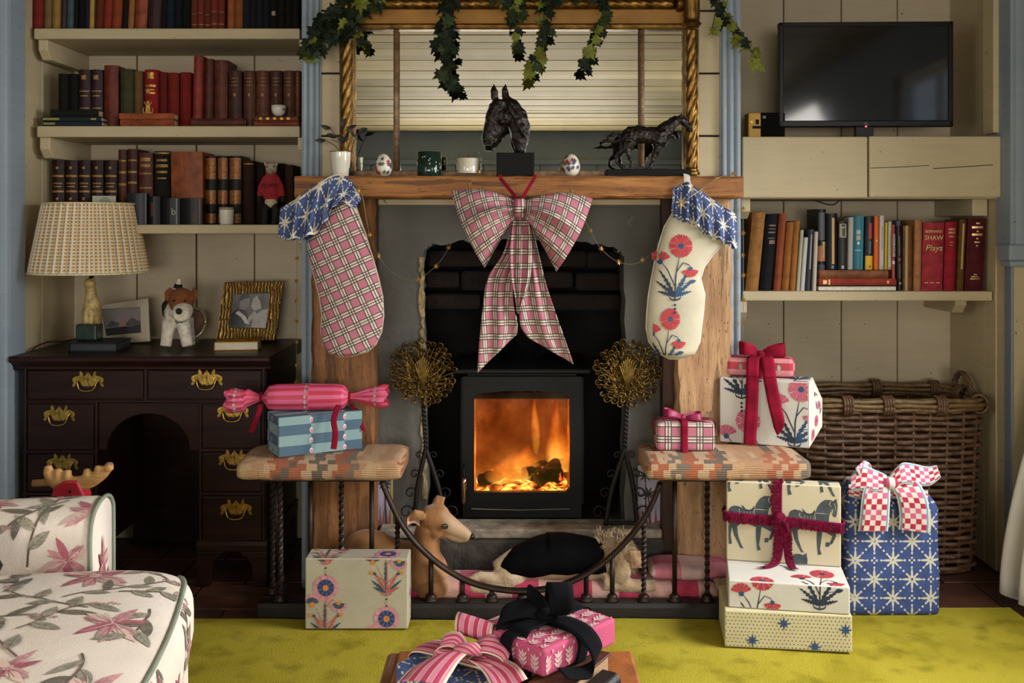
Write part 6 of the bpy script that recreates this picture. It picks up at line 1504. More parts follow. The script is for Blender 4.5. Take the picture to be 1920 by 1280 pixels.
# ================================================================== DOG BED
m = Mat('pink_check_wool'); m.set(rough=.95, sheen=.2); u, v = m.uv()
a = (u/.082).floor().mod(2); b = ((v-.03)/.10).floor().mod(2)
th = m.noise(300, 3)
colA = m.mix(b, '#b02c4c', '#c4707e'); colB = m.mix(b, '#c49a8c', '#c8a8a4')
col = m.mix(a, colA, colB); m.color(m.mix(th*.2, col, '#8a4a50')); m.bump(m.noise(60, 4)+th*.4, .6, .006); WOOL = m.m
db = thing('dog_bed', 'pink and crimson checked wool dog bed inside the fender', 'dog bed', (PX(1000, 3.17), 3.18, 0))
def pillow(x0, x1, y0, y1, z0, z1, n, uv0=0, wob=.005, nu=60):
    N = 28; rings = []; uvs = []
    for i in range(nu+1):
        q = i/nu; e = min(1, min(q, 1-q)*nu/5.0); e = sqrt(max(0, 1-(1-e)**2)); e = .3+.7*e; x = lerp(x0, x1, q); ring = []
        for k in range(N):
            t = 2*pi*k/N; c, s = cos(t), sin(t); c = (abs(c)**(2/n))*(1 if c >= 0 else -1); s = (abs(s)**(2/n))*(1 if s >= 0 else -1)
            yy = (y0+y1)/2+(y1-y0)/2*c; zz = (z0+z1)/2+(z1-z0)/2*s*e
            ring.append(Vector((x, yy, zz+wob*noise.noise(Vector((x*9, yy*9, zz*5)))))); uvs.append((x+uv0, yy-zz))
        rings.append(ring)
    return MB().ring_loft(rings, True, True, 0, uvs)
pillow(PX(690, 3.12), PX(1352, 3.12), YN+.075, 3.262, .004, .088, 3.5).build('mattress', WOOL, db, smooth=True)
pillow(PX(1215, 3.2), PX(1372, 3.14), YN+.09, 3.255, .084, .135, 2.6, .05, .01, 30).build('bolster', WOOL, db, smooth=True)
# ================================================================== DOGS
def tuft_mesh(pts_normals, L, w, droop, R_, mat, parent, name='fur'):
    mb = MB()
    for p, n in pts_normals:
        n = (n+Vector((R_.uniform(-.5, .5), R_.uniform(-.5, .5), R_.uniform(-.5, .3)))).normalized(); s = n.cross(Vector((R_.uniform(-1, 1), R_.uniform(-1, 1), R_.uniform(-1, 1)))).normalized()*w*R_.uniform(.6, 1.2)
        l = L*R_.uniform(.6, 1.3); q = p+n*l*.6+Vector((0, 0, -droop*l*.3)); e = p+n*l+Vector((0, 0, -droop*l))
        mb.add([p-s, p+s, q+s*.6, q-s*.6, e], [(0, 1, 2, 3), (3, 2, 4)])
    return mb.build(name, mat, parent, smooth=True, fix=False, kind='stuff')
WYD = 3.142
wd = thing('whippet', 'fawn whippet lying alert inside the fender, looking right', 'dog', (PX(760, WYD), WYD, .088))
D = lambda x, y, d=0: P(x, y, WYD)+Vector((0, d, 0))
b_ = MB()
# trunk, chest, neck
b_.tube([D(668, 1052, .045), D(705, 1048, .045), D(745, 1058, .038), D(782, 1068, .02), D(802, 1072, -.002)], [.062, .066, .062, .070, .066], 18)
b_.tube([D(806, 1085, -.008), D(800, 1060, .0), D(796, 1035, .004), D(800, 1008, .004), D(806, 988, .002)], [.066, .062, .048, .042, .042], 18)
b_.ball(D(812, 1092, -.012), (.055, .056, .058), 16, 12)
# skull and muzzle
b_.ball(D(812, 972), (.046, .044, .043), 18, 14); b_.ball(D(822, 966), (.036, .040, .034), 16, 12)
b_.tube([D(818, 972, -.004), D(838, 981, -.010), D(858, 991, -.014), D(874, 999, -.016), D(882, 1004, -.017)], [.043, .034, .025, .019, .014], 16, flat=(.95, 1), up=(0, 1, 0))
b_.tube([D(826, 990, -.006), D(846, 1001, -.012), D(866, 1008, -.015), D(876, 1009, -.016)], [.028, .020, .013, .009], 12)
b_.ball(D(818, 992, -.030), (.022, .014, .020), 10, 8)
# haunch, legs
b_.ball(D(688, 1038, .04), (.085, .05, .064), 16, 12)
b_.tube([D(690, 1075, .03), D(735, 1094, .0), D(770, 1098, -.01)], [.045, .028, .022], 12)
b_.tube([D(800, 1110, -.02), D(812, 1122, -.03), D(845, 1120, -.035), D(868, 1121, -.035)], [.036, .028, .020, .020], 12)
b_.tube([D(822, 1105, .01), D(842, 1113, .0), D(870, 1114, -.005)], [.032, .022, .020], 12)
# ears: rose ears folded back
b_.tube([D(795, 960, -.036), D(782, 956, -.05), D(768, 964, -.048), D(763, 976, -.04)], [.016, .019, .012, .004], 10, flat=(1, .45), up=(.3, 0, 1))
b_.tube([D(814, 947, .02), D(820, 937, .022), D(829, 938, .018), D(828, 948, .01)], [.014, .015, .013, .006], 10, flat=(.7, 1))
m = Mat('fawn_coat'); m.set(rough=.62, sheen=.25); n1 = m.noise(9, 4); n2 = m.noise(120, 3)
sx = m.node('SeparateXYZ'); m.nt.links.new(m.coord(), sx.inputs[0]); zz = E(m.nt, sx.outputs[2])
col = m.ramp(n1, [(.3, '#7a4c22'), (.7, '#9c6c3a')])
px_ = E(m.nt, sx.outputs[0])
# paler muzzle and chest (object space: x to the right, z up)
hx = D(862, 1000).x-BASE[wd].x; chx = D(835, 1060).x-BASE[wd].x
pale = ((px_-(chx-.012))*28).op('MULTIPLY', 1, clamp=True)
col = m.mix(pale*.75, col, '#b89a78'); m.color(col); m.bump(n2, .15, .002); FAWN = m.m
wb_ = remesh(b_, .0045, 5).build('body', FAWN, wd, smooth=True)
MB().grid(lambda u, v: D(lerp(767, 790, u), lerp(962, 976, v)-6*sin(pi*u), -.056+.012*sin(pi*v)*sin(pi*u)), 8, 6).build('inner_ear', pm('ear_pink', '#b98a76', .7, var=.2, vs=60), wd, smooth=True)
ey = D(836, 978, -.047)
MB().ball(ey, (.0068, .005, .0058), 14, 10).build('eye', pm('dog_eye', '#5f5a40', .15, var=.3, vs=90), wd, smooth=True)
MB().ball(ey+Vector((.002, -.0045, 0)), (.003, .0022, .0034), 12, 8).build('pupil', pm('bead', '#0c0a08', .2), wd, smooth=True)
MB().tube([ey+Vector((.0085*cos(k*pi/10), -.001, .0066*sin(k*pi/10))) for k in range(21)], .0022, 6).build('eyelid', pm('dark_lid', '#2a1c14', .6), wd, smooth=True)
MB().ball(D(885, 1002, -.018), (.010, .011, .009), 12, 8).build('nose', pm('dog_nose', '#100c0b', .3), wd, smooth=True)
MB().tube(catmull([D(878, 1011, -.026), D(862, 1012, -.034), D(846, 1007, -.037), D(838, 1002, -.036)], 4), .002, 6).build('mouth', pm('dark_lid', '#2a1c14', .6), wd)
# terrier in a dark coat, lying with its head down
TYD = 3.165
te = thing('terrier', 'shaggy cream terrier in a black coat asleep on the dog bed', 'dog', (PX(1050, TYD), TYD, .09))
D = lambda x, y, d=0: P(x, y, TYD)+Vector((0, d, 0))
b_ = MB()
b_.tube([D(930, 1074, 0), D(965, 1062, .01), D(1010, 1050, .02), D(1060, 1047, .02), D(1105, 1050, .012), D(1140, 1048, 0)], [.035, .052, .066, .072, .066, .052], 18)
b_.ball(D(955, 1076, -.015), (.055, .04, .04), 14, 10)
b_.tube([D(960, 1082, -.02), D(925, 1080, -.03), D(900, 1074, -.03), D(880, 1083, -.035)], [.034, .022, .016, .014], 12)
b_.tube([D(950, 1092, -.03), D(915, 1097, -.04), D(880, 1096, -.04)], [.026, .017, .015], 12)
b_.ball(D(1158, 1035, -.01), (.052, .045, .055), 16, 12)
b_.tube([D(1165, 1048, -.03), D(1162, 1068, -.045), D(1156, 1080, -.05)], [.036, .028, .018], 12)
b_.tube([D(1130, 1085, -.03), D(1185, 1090, -.04), D(1225, 1088, -.045)], [.03, .022, .018], 12)
b_.tube([D(1180, 1022, -.03), D(1192, 1036, -.045), D(1188, 1054, -.05)], [.018, .018, .006], 10, flat=(1, .5))
m = Mat('cream_coat'); m.set(rough=.9, sheen=.3); m.color(m.ramp(m.noise(16, 5), [(.3, '#a4835c'), (.7, '#cbb596')])); m.bump(m.noise(90, 5, dist=1), .7, .006); CRM = m.m
tb = remesh(b_, .005, 4)
tb.build('body', CRM, te, smooth=True)
co = MB(); Rg = []
for i in range(25):
    q = i/24; c = Vector(interp([(0, tuple(D(934, 1066, 0))), (.25, tuple(D(985, 1053, .014))), (.5, tuple(D(1030, 1046, .02))), (.75, tuple(D(1080, 1046, .016))), (1, tuple(D(1133, 1048, .002)))], q)); r = interp([(0, .03), (.12, .058), (.35, .076), (.65, .080), (.9, .070), (1, .058)], q)
    tl = (.5-q)*.5; Rg.append([c+Vector((sin(2*pi*k/22)*r*(tl if False else .12*(1 if q < .5 else -1)), r*cos(2*pi*k/22), r*sin(2*pi*k/22)*(.92 if sin(2*pi*k/22) > 0 else .75))) for k in range(22)])
co.ring_loft(Rg).build('dog_coat', pm('black_quilted_coat', '#050508', .9, spec=.1, var=.3, vs=25, bump=.3, bs=40), te, smooth=True)
R_ = random.Random(5); hc = D(1158, 1035, -.01); pn = []
for i in range(1500):
    th = R_.uniform(0, 2*pi); ph = R_.uniform(-.9, 1.5); n = Vector((cos(ph)*cos(th), cos(ph)*sin(th), sin(ph))); pn.append((hc+Vector((n.x*.05, n.y*.044, n.z*.052)), n))
tuft_mesh(pn, .022, .0013, .7, R_, CRM, te)
pn = [(D(R_.uniform(1120, 1180), R_.uniform(992, 1012), R_.uniform(-.035, .02))+Vector((0, 0, -.006)), Vector((R_.uniform(-.5, .3), 0, 1))) for _ in range(260)]
tuft_mesh(pn, .024, .0016, .25, R_, pm('pale_fur', '#c4b292', .95, var=.2, vs=50), te, 'crest_fur')
pn = [(D(R_.uniform(885, 960), R_.uniform(1068, 1092), -.03), Vector((R_.uniform(-1, .2), -.6, .3))) for _ in range(160)]
tuft_mesh(pn, .012, .001, .6, R_, CRM, te, 'leg_fur')

MB().grid(lambda u, v: D(lerp(1176, 1196, u)+4*v, lerp(1020, 1052, v), -.062-.008*sin(pi*u)*sin(pi*v)), 8, 8).build('ear', pm('terrier_ear', '#a88668', .9, var=.2, vs=60, bump=.5, bs=120), te, smooth=True)
# ================================================================== GIFTS
class Gift:
    def __init__(s, name, label, O, w, h, d, a, mat, group='wrapped christmas gifts', bevel=.004, cat='gift'):
        s.w, s.h, s.d, s.bev = w, h, d, bevel; s.M = Matrix.Translation(O) @ Matrix.Rotation(a, 4, 'Z')
        s.t = thing(name, label, cat, s.M @ Vector((w/2, d/2, 0)), group)
        mb = MB()
        def face(pts, uvs): mb.add([s.M @ Vector(p) for p in pts], [(0, 1, 2, 3)], 0, uvs)
        face([(0,0,0),(w,0,0),(w,0,h),(0,0,h)], [(0,0),(w,0),(w,h),(0,h)])
        face([(0,0,h),(w,0,h),(w,d,h),(0,d,h)], [(0,h),(w,h),(w,h+d),(0,h+d)])
        face([(w,0,0),(w,d,0),(w,d,h),(w,0,h)], [(w,0),(w+d,0),(w+d,h),(w,h)])
        face([(0,d,0),(0,0,0),(0,0,h),(0,d,h)], [(-d,0),(0,0),(0,h),(-d,h)])
        face([(w,d,0),(0,d,0),(0,d,h),(w,d,h)], [(w+d,0),(2*w+d,0),(2*w+d,h),(w+d,h)])
        face([(0,d,0),(w,d,0),(w,0,0),(0,0,0)], [(0,-d),(w,-d),(w,0),(0,0)])
        o = mb.build('wrapped_box', mat, s.t, fix=False); me = o.data
        bm = bmesh.new(); bm.from_mesh(me); bmesh.ops.remove_doubles(bm, verts=bm.verts, dist=1e-5); bmesh.ops.recalc_face_normals(bm, faces=bm.faces); bm.to_mesh(me); bm.free()
        b = o.modifiers.new('bevel', 'BEVEL'); b.width = bevel; b.segments = 3
        s.body = o
    def L(s, x, y, z): return s.M @ Vector((x, y, z))
    def print(s, pt, mats, faces='ftrl', name='printed_motifs'):
        w, h, d = s.w, s.h, s.d; e = .0008; k = max(.0028, s.bev*.75)
        F_ = {'f': (lambda u, v, l: s.L(u, -e-l*10, v), (k, k, w-k, h-k)), 't': (lambda u, v, l: s.L(u, v-h, h+e+l*10), (k, h+k, w-k, h+d-k)),
              'r': (lambda u, v, l: s.L(w+e+l*10, u-w, v), (w+k, k, w+d-k, h-k)), 'l': (lambda u, v, l: s.L(-e-l*10, -u, v), (-d+k, k, -k, h-k))}
        for f in faces: pt.build(name, mats, s.t, F_[f][0], F_[f][1])
def ribbon(path, side, mat, parent, name='ribbon', w=None, nv=4, thick=.0012, sag=0, uvw=None, n=8):
    """band along a px-free world path; side: Vector or list of half-width vectors"""
    pts = catmull(path, n); N = len(pts); sides = [Vector(q) for q in side] if isinstance(side, list) else None
    Ls = [0]
    for i in range(1, N): Ls.append(Ls[-1]+(pts[i]-pts[i-1]).length)
    def sd(i):
        if sides is None: return Vector(side)
        t = i/(N-1)*(len(sides)-1); k = min(len(sides)-2, int(t)); return lerp(sides[k], sides[k+1], t-k)
    def fn(u, v):
        i = int(round(u*(N-1))); t = (pts[min(i+1, N-1)]-pts[max(i-1, 0)]).normalized(); s_ = sd(i); nr = t.cross(s_)
        nr = nr.normalized() if nr.length > 1e-9 else Vector((0, 0, 1))
        return pts[i]+s_*(2*v-1)+nr*sag*sin(pi*v)
    mb = MB().grid(fn, N-1, nv, uvfn=lambda u, v: (Ls[int(round(u*(N-1)))], v))
    o = mb.build(name, mat, parent, smooth=True, fix=False); m_ = o.modifiers.new('thick', 'SOLIDIFY'); m_.thickness = thick; m_.offset = 0; return o
LINEN = pm('cream_cotton_wrap', '#a69f88', .9, var=.05, vs=7, bump=.25, bs=300)
WHITEC = pm('white_cotton_wrap', '#c2bdb1', .88, var=.04, vs=7, bump=.2, bs=300)
ZR = .0165
# ---- carnation gift on the rug
g1 = Gift('wrapped_gift', 'cream gift printed with pink and blue carnations, left on rug', Vector((PX(572, 2.937), 2.937, ZR)), .298, .205, .088, 0, LINEN)
pt = Print()
for x, y in ((.06, .19), (.06, -.022), (.236, .10), (.236, -.112), (.412, .19), (.412, -.022)): carn_spray(pt, x, y, .098)
g1.print(pt, CAR)
# ---- blue striped gift on the left seat
m = Mat('teal_stripe_cotton'); m.set(rough=.88); u, v = m.uv()
st = ((v/.062)+((u/.105+.05).floor().mod(2))*.5).fract().lt(.5)
th = m.noise(300, 2); m.color(m.mix(th*.3, m.mix(st, '#7d9896', '#41586a'), '#5a7078')); m.bump(th, .25, .002)
X1, Y1 = PX(522, 3.01), 3.01
g2 = Gift('wrapped_gift', 'blue and teal striped gift on the left fender seat', Vector((X1, Y1, ZS+.001)), .262, .118, .13, radians(28), m.m)
pt = Print(); pk = [pm('pink_bead_print', '#c47890', .8), pm('white_bead_print', '#cfc8c0', .8)]
for x in (.10, .205, -.07):
    for k in range(9): pt.disc(x, .012+.031*k, .0055, 1, 8, .0085).disc(x+.001, .010+.031*k, .0045, 0, 8, .006)
g2.print(pt, pk)
# ---- cracker on top of it
m = Mat('pink_stripe_paper'); m.set(rough=.55); u, v = m.uv()
a = (u*10).fract().lt(.5); sw_ = ((v+10)/.125).floor().mod(2); st = (a+sw_).mod(2)
m.color(m.mix(st, '#b83448', '#c8587e')); m.bump(m.noise(60, 4), .3, .003); PSTR = m.m
cY = 3.14; zc_ = ZS+.001+.118+.041
ck = thing('gift_cracker', 'pink striped cracker with crimson ribbons on the striped gift', 'gift', Vector((PX(575, cY), cY, zc_-.041)), 'wrapped christmas gifts')
A0, A1 = PX(426, cY), PX(726, cY); Lc = A1-A0; dz = lambda q: -.004+.006*q
rad = [(0, .030), (.04, .034), (.12, .026), (.20, .010), (.225, .0095), (.26, .036), (.31, .0405), (.5, .0415), (.68, .0405), (.73, .036), (.765, .0095), (.79, .010), (.88, .024), (.96, .032), (1, .030)]
rings = []; uvs = []; N = 40; M_ = 90
for i in range(M_+1):
    q = i/M_; r = interp(rad, q); x = lerp(A0, A1, q); fl = 1 if (q < .22 or q > .77) else .12; ring = []
    for k in range(N):
        th = 2*pi*k/N; rr = r*(1+fl*.16*sin(7*th+q*9)+fl*.08*sin(13*th)); ring.append(Vector((x+fl*.006*sin(5*th)*(1 if q > .9 or q < .1 else 0), cY+rr*cos(th), zc_+rr*sin(th)+dz(q)+(-.008 if q < .12 else 0)))); uvs.append((k/N, x))
    rings.append(ring)
MB().ring_loft(rings, True, False, 0, uvs).build('paper', PSTR, ck, smooth=True, fix=False)
pt = Print()
for q in (.06, .50, .93):
    r = interp(rad, q)
    for k in range(15): pt.disc(lerp(A0, A1, q), k*2*pi/15, .0045, 0, 7, .16)
def ckf(x, th, l):
    q = (x-A0)/Lc; r = interp(rad, q)*(1.02 if .25 < q < .75 else 1.14); return Vector((x, cY+r*cos(th), zc_+r*sin(th)+dz(q)+(-.008 if q < .12 else 0)))
pt.build('printed_beads', [pm('grey_bead_print', '#8f9a94', .7)], ck, ckf)
for x_ in (PX(490, cY), PX(656, cY)): MB().tube([Vector((x_, cY+.0125*cos(2*pi*k/16), zc_+.0125*sin(2*pi*k/16))) for k in range(17)], .004, 6).build('ribbon_tie', VELV, ck, smooth=True)
def hang(x0, y0, pts, wd, d=0):
    ribbon([P(x, y, cY)+Vector((0, -.02-.012*i+d, 0)) for i, (x, y) in enumerate(pts)], Vector((wd, 0, -.001)), VELV, ck)
hang(0, 0, [(644, 750), (636, 775), (640, 800), (638, 826)], .009, -.062)
hang(0, 0, [(491, 756), (486, 778), (476, 806)], .008, .006)
hang(0, 0, [(656, 757), (672, 782), (684, 806)], .007, .03)
# ---- plaid parcel on the right seat
PL2 = plaid_mat('pink_black_plaid_small', .048)
g3 = Gift('wrapped_gift', 'small pink plaid gift with crimson velvet bow, right seat', Vector((PX(1231, 3.10), 3.10, ZS+.001)), .178, .088, .10, radians(-3), PL2, bevel=.012)
g3.h = .088
for s_ in (1,):
    xx = .085
    ribbon([g3.L(xx, .10, .04), g3.L(xx, .10, .0895), g3.L(xx, .05, .0905), g3.L(xx, -.002, .088), g3.L(xx, -.003, .04), g3.L(xx, -.012, -.004), g3.L(xx, -.03, -.016)], Vector((.010, 0, 0)), VELV, g3.t)
    ribbon([g3.L(-.002, .05, .04), g3.L(-.001, .05, .089), g3.L(.085, .05, .0915), g3.L(.179, .05, .089), g3.L(.18, .05, .04)], Vector((0, .009, 0)), VELV, g3.t)
def bowloop(c, dx, dz_, wy, mat, par, up=.02, name='bow_loop', lean=0):
    hw = Vector(wy).length*.8
    pts = [c, c+Vector((dx*.45, -.022, dz_*.55)), c+Vector((dx*.9, -.026, dz_*.75)), c+Vector((dx*1.08, 0, dz_*.7)), c+Vector((dx*.9, .02, dz_*.75)), c+Vector((dx*.4, .014, dz_*.5)), c+Vector((0, .006, 0))]
    sg = 1 if dx > 0 else -1
    ribbon(pts, [Vector((0, .002, hw*.35)), Vector((-sg*.004, .004, hw*.9)), Vector((-sg*.002, .004, hw*1.1)), Vector((0, .002, hw*1.1)), Vector((0, .002, hw)), Vector((0, .002, hw*.8)), Vector((0, .002, hw*.35))], mat, par, name)
kc = g3.L(.085, .04, .093)
SATV = pm('plum_ribbon', '#8a1c44', .5, var=.15, vs=30)
bowloop(kc, -.055, .028, (.002, .010, .006), SATV, g3.t, .018); bowloop(kc, .052, .012, (.002, .011, .006), SATV, g3.t, .016)
MB().ball(kc+Vector((0, -.002, .004)), (.012, .011, .010), 12, 8).build('bow_knot', SATV, g3.t, smooth=True)
ribbon([kc, kc+Vector((-.05, -.02, .002)), kc+Vector((-.072, -.035, -.006))], Vector((.003, .008, 0)), SATV, g3.t); ribbon([kc, kc+Vector((.05, -.02, -.001)), kc+Vector((.085, -.03, -.012))], Vector((.002, .008, 0)), SATV, g3.t)
# ---- large poppy box on the right seat
xA, yA = PX(1349, 3.235), 3.235
g4 = Gift('wrapped_gift', 'large white gift printed with poppies on the right seat', Vector((xA, yA, ZS+.001)), .275, .205, .115, radians(-22), WHITEC)
pt = Print()
for x, y in ((.07, .145), (.07, -.105), (.232, .004), (.232, .25), (.38, .10)): poppy_spray(pt, x, y, .125, (1, 2, 3))
g4.print(pt, POP, 'ftl')
# folded end: pleated paper peak on the right side
w, d, h = .275, .115, .205
pk_ = [g4.L(w, 0, .0), g4.L(w, d, 0), g4.L(w, d, h), g4.L(w, 0, h), g4.L(w+.035, d*.5, h*.30), g4.L(w+.035, d*.5, h*.72)]
MB().add(pk_, [(0, 1, 4), (1, 2, 5, 4), (2, 3, 5), (3, 0, 4, 5)]).build('folded_end', WHITEC, g4.t)
pt = Print()
def endf(u, v, l): # front facet of the peak
    q = v; a = lerp(pk_[0], pk_[3], q); b = lerp(pk_[4], pk_[5], q); p = lerp(a, b, u); n = (pk_[5]-pk_[0]).cross(pk_[3]-pk_[0]).normalized(); n = n if n.y < 0 else -n
    return p+n*(.001+l*10)
for x, y, s in ((.75, .72, .2), (.55, .35, .22), (.3, .12, .2)): fan(pt, x, y, s*.6, 0, 2*pi, 9, 1, 2)
for x, y, a_ in ((.4, .85, 1.2), (.5, .92, .4), (.6, .6, 2), (.8, .5, 1.0)): pt.leaf(x, y, a_, .22, .08, 2, 5)
pt.build('printed_motifs', POP, g4.t, endf, clip=(.03, .05, .95, .95))
# ---- red striped tin with velvet bow on top
m = Mat('red_stripe_wrap'); m.set(rough=.6); u, v = m.uv()
st = ((v/.048)+((u/.072).floor().mod(2))*.5).fract().lt(.5); m.color(m.mix(st, '#a82c3a', '#c47a80'))
g5 = Gift('wrapped_gift', 'red and pink striped gift with large crimson velvet bow', g4.L(.015, .02, .2065), .215, .062, .085, radians(-14), m.m, bevel=.016)
g5.h = .062
pt = Print()
for x in (.048, .166):
    for k in range(6): pt.disc(x, .008+.024*k, .006, 0, 8, .010)
pt.build('printed_beads', [pm('sage_bead_print', '#8fa08c', .8)], g5.t, lambda u, v, l: g5.L(u, -.0012, v), (.02, .014, .2, .05))
c5 = g5.L(.108, .03, .066)
ribbon([g5.L(.108, .087, .03), g5.L(.108, .086, .0635), g5.L(.108, .04, .0645), g5.L(.107, -.003, .062), g5.L(.106, -.004, .02), g4.L(.105, -.008, .19)], Vector((.016, -.004, 0)), VELV, g5.t)
bowloop(c5, -.062, .035, (.006, .022, 0), VELV, g5.t, .026); bowloop(c5, .075, .026, (.006, .022, 0), VELV, g5.t, .022)
MB().ball(c5+Vector((0, -.008, .004)), (.014, .014, .014), 12, 8).build('bow_knot', VELV, g5.t, smooth=True)
ribbon([c5+Vector((-.004, -.01, 0)), g5.L(.088, -.008, .062), g4.L(.106, -.014, .225), g4.L(.106, -.014, .205), g4.L(.104, -.016, .12), g4.L(.10, -.018, .05), g4.L(.099, -.022, .002)], Vector((.0185, -.006, 0)), VELV, g5.t, 'bow_tail')
ribbon([c5+Vector((.006, -.01, 0)), g5.L(.130, -.010, .062), g4.L(.158, -.014, .225), g4.L(.160, -.014, .205), g4.L(.175, -.016, .13), g4.L(.188, -.018, .072), g4.L(.19, -.02, .045)], [Vector((.019, -.006, .002))]*5+[Vector((.016, -.005, .010)), Vector((.006, -.002, .008))], VELV, g5.t, 'bow_tail')
# ---- floor stack on the right
DOTW = pm('cream_dot_wrap', '#bdb38c', .85, var=.05, vs=8)
g6 = Gift('wrapped_gift', 'cream gift with black dots and blue stars, bottom of stack', Vector((PX(1359, 2.815), 2.815, ZR)), .343, .102, .2, -.12, DOTW)
pt = Print()
for i in range(-2, 33):
    for j in range(15):
        x, y = .004+i*.0105+(.005 if j % 2 else 0), .006+j*.0098; pt.disc(x, y, .00175, 0, 6)
pt.p = [q for q in pt.p if all(((sum(p[0] for p in q[0])/len(q[0])-sx_)**2+(sum(p[1] for p in q[0])/len(q[0])-sy_)**2)**.5 > .014 for sx_, sy_ in ((.075, .022), (.243, .012), (.16, .072), (.325, .062)))]
for x, y in ((.075, .022), (.243, .012), (.16, .072), (.325, .062)): pt.star(x, y, .021, .0075, 8, 1, 0, .017)
g6.print(pt, [pm('black_dot_print', '#2a2a30', .8), pm('blue_star_ink', '#28446a', .8)], 'f')
g7 = Gift('wrapped_gift', 'white gift printed with red poppies in the middle of stack', Vector((PX(1366, 2.834), 2.834, ZR+.103)), .326, .076, .2, -.178, WHITEC)
pt = Print()
poppy_spray(pt, .075, -.065, .105, (0, 2, 3)); poppy_spray(pt, .245, .012, .11, (0, 3, 3)); poppy_spray(pt, .40, -.06, .105, (0, 2, 3))
g7.print(pt, POP)
g8 = Gift('wrapped_gift', 'cream gift printed with grey horses and fringed crimson ribbon', Vector((PX(1362, 3.0), 3.0, ZR+.103+.077)), .325, .234, .056, -.20, pm('cream_paper_wrap', '#bdb193', .7, var=.03, vs=5))
HS = .000236
horse = [(822,610),(824,560),(835,510),(855,478),(900,463),(960,476),(1005,498),(1050,525),(1100,528),(1135,515),(1155,490),(1172,440),(1210,385),(1262,350),(1320,353),(1362,368),(1380,350),(1402,342),(1402,375),(1412,430),(1406,500),(1396,560),(1375,570),(1352,545),(1342,500),(1325,500),(1312,560),(1306,640),(1298,700),(1240,740),(1160,735),(1060,690),(980,690),(920,735),(860,735),(832,690)]
hlegs = [[(1165,725),(1232,725),(1218,850),(1202,960),(1224,1020),(1180,1028),(1172,960),(1164,850)], [(1235,735),(1300,690),(1392,770),(1392,800),(1352,890),(1322,905),(1322,875),(1350,800),(1300,770)], [(1266,885),(1290,868),(1322,882),(1312,925),(1270,930)],
         [(870,725),(935,720),(948,840),(985,950),(1014,1000),(978,992),(948,935),(898,830)], [(828,700),(870,725),(858,830),(872,940),(836,946),(830,870)]]
hlines = [([(965,505),(958,540),(985,565),(980,610)], 7, 1), ([(1145,512),(1230,518),(1310,530)], 6, 1), ([(1140,515),(1145,570),(1160,630)], 6, 1), ([(1330,370),(1312,410),(1340,440)], 8, 1), ([(1350,470),(1345,500),(1360,520)], 12, 1), ([(1370,400),(1390,440),(1380,500)], 5, 1), ([(1020,540),(1010,610),(1130,610),(1125,545)], 6, 1), ([(1060,545),(1055,605)], 5, 1), ([(1095,545),(1090,605)], 5, 1)]
saddle = [(985,452),(1010,470),(1040,510),(1090,520),(1120,505),(1140,470),(1145,500),(1130,535),(1060,540),(1015,515)]
pt = Print()
def put_horse(ox_, oy_, ink):
    T = lambda p: ((p[0]-75)*HS+ox_, (1085-p[1])*HS+oy_+(p[0]-75)*HS*.07)
    pt.poly([T(p) for p in horse], ink)
    for l in hlegs: pt.poly([T(p) for p in l], ink)
    pt.poly([T(p) for p in saddle], 2)
    for l, wd_, mi_ in hlines: pt.line([T(p) for p in l], wd_*HS, mi_)
for ox_, oy_ in ((0, 0), (-.172, .002), (-.084, -.162), (.088, -.164), (-.084, .17), (.088, .168), (-.256, .17)): put_horse(ox_, oy_, 0)
g8.print(pt, [pm('horse_ink', '#3c4448', .8, var=.2, vs=60), pm('horse_line', '#bdb394', .8), pm('saddle_ink', '#2c3236', .8)], 'ft')
FR = Mat('crimson_fringe'); FR.set(rough=.95, spec=.1); FR.color(FR.ramp(FR.noise(90, 3), [(.3, '#480a1e'), (.7, '#741634')])); FR = FR.m
def fringe(pts, wdir, length, parent, outn, R_=random.Random(3), dens=1500):
    """braid heading + hanging threads (kept as one stuff part)"""
    P_ = catmull(pts, 8); wd_ = Vector(wdir).normalized()
    MB().tube(P_, .004, 6).build('braid', FR, parent, smooth=True)
    mb = MB()
    for i in range(len(P_)-1):
        n = max(1, int((P_[i+1]-P_[i]).length*dens*1.2))
        for k in range(n):
            p = lerp(P_[i], P_[i+1], (k+R_.random())/n)+outn*R_.uniform(.001, .004); t = (P_[i+1]-P_[i]).normalized()
            e = p+wd_*length*R_.uniform(.8, 1.1)+t*R_.uniform(-.004, .004)+outn*R_.uniform(-.001, .004); s_ = t*.0013
            mb.add([p-s_, p+s_, e+s_*.7, e-s_*.7], [(0, 1, 2, 3)])
    mb.build('fringe', FR, parent, fix=False, kind='stuff')
nf = (g8.L(0, -1, 0)-g8.L(0, 0, 0)); ex_ = (g8.L(1, 0, 0)-g8.L(0, 0, 0))
zr_ = .142
fringe([g8.L(-.004, .056, zr_), g8.L(-.004, -.004, zr_), g8.L(.08, -.005, zr_-.004), g8.L(.16, -.005, zr_-.006), g8.L(.25, -.005, zr_-.012), g8.L(.329, -.005, zr_-.016), g8.L(.331, .05, zr_-.014)], (0, 0, -1), .026, g8.t, nf)
for z_ in (0,):
    fringe([g8.L(.162, .05, .238), g8.L(.160, 0, .239), g8.L(.156, -.005, .232), g8.L(.155, -.006, .18), g8.L(.155, -.006, .135)], -ex_, .026, g8.t, nf)
kx = g8.L(.152, -.014, .132)
MB().ball(kx, (.02, .014, .022), 12, 10).build('ribbon_knot', FR, g8.t, smooth=True)
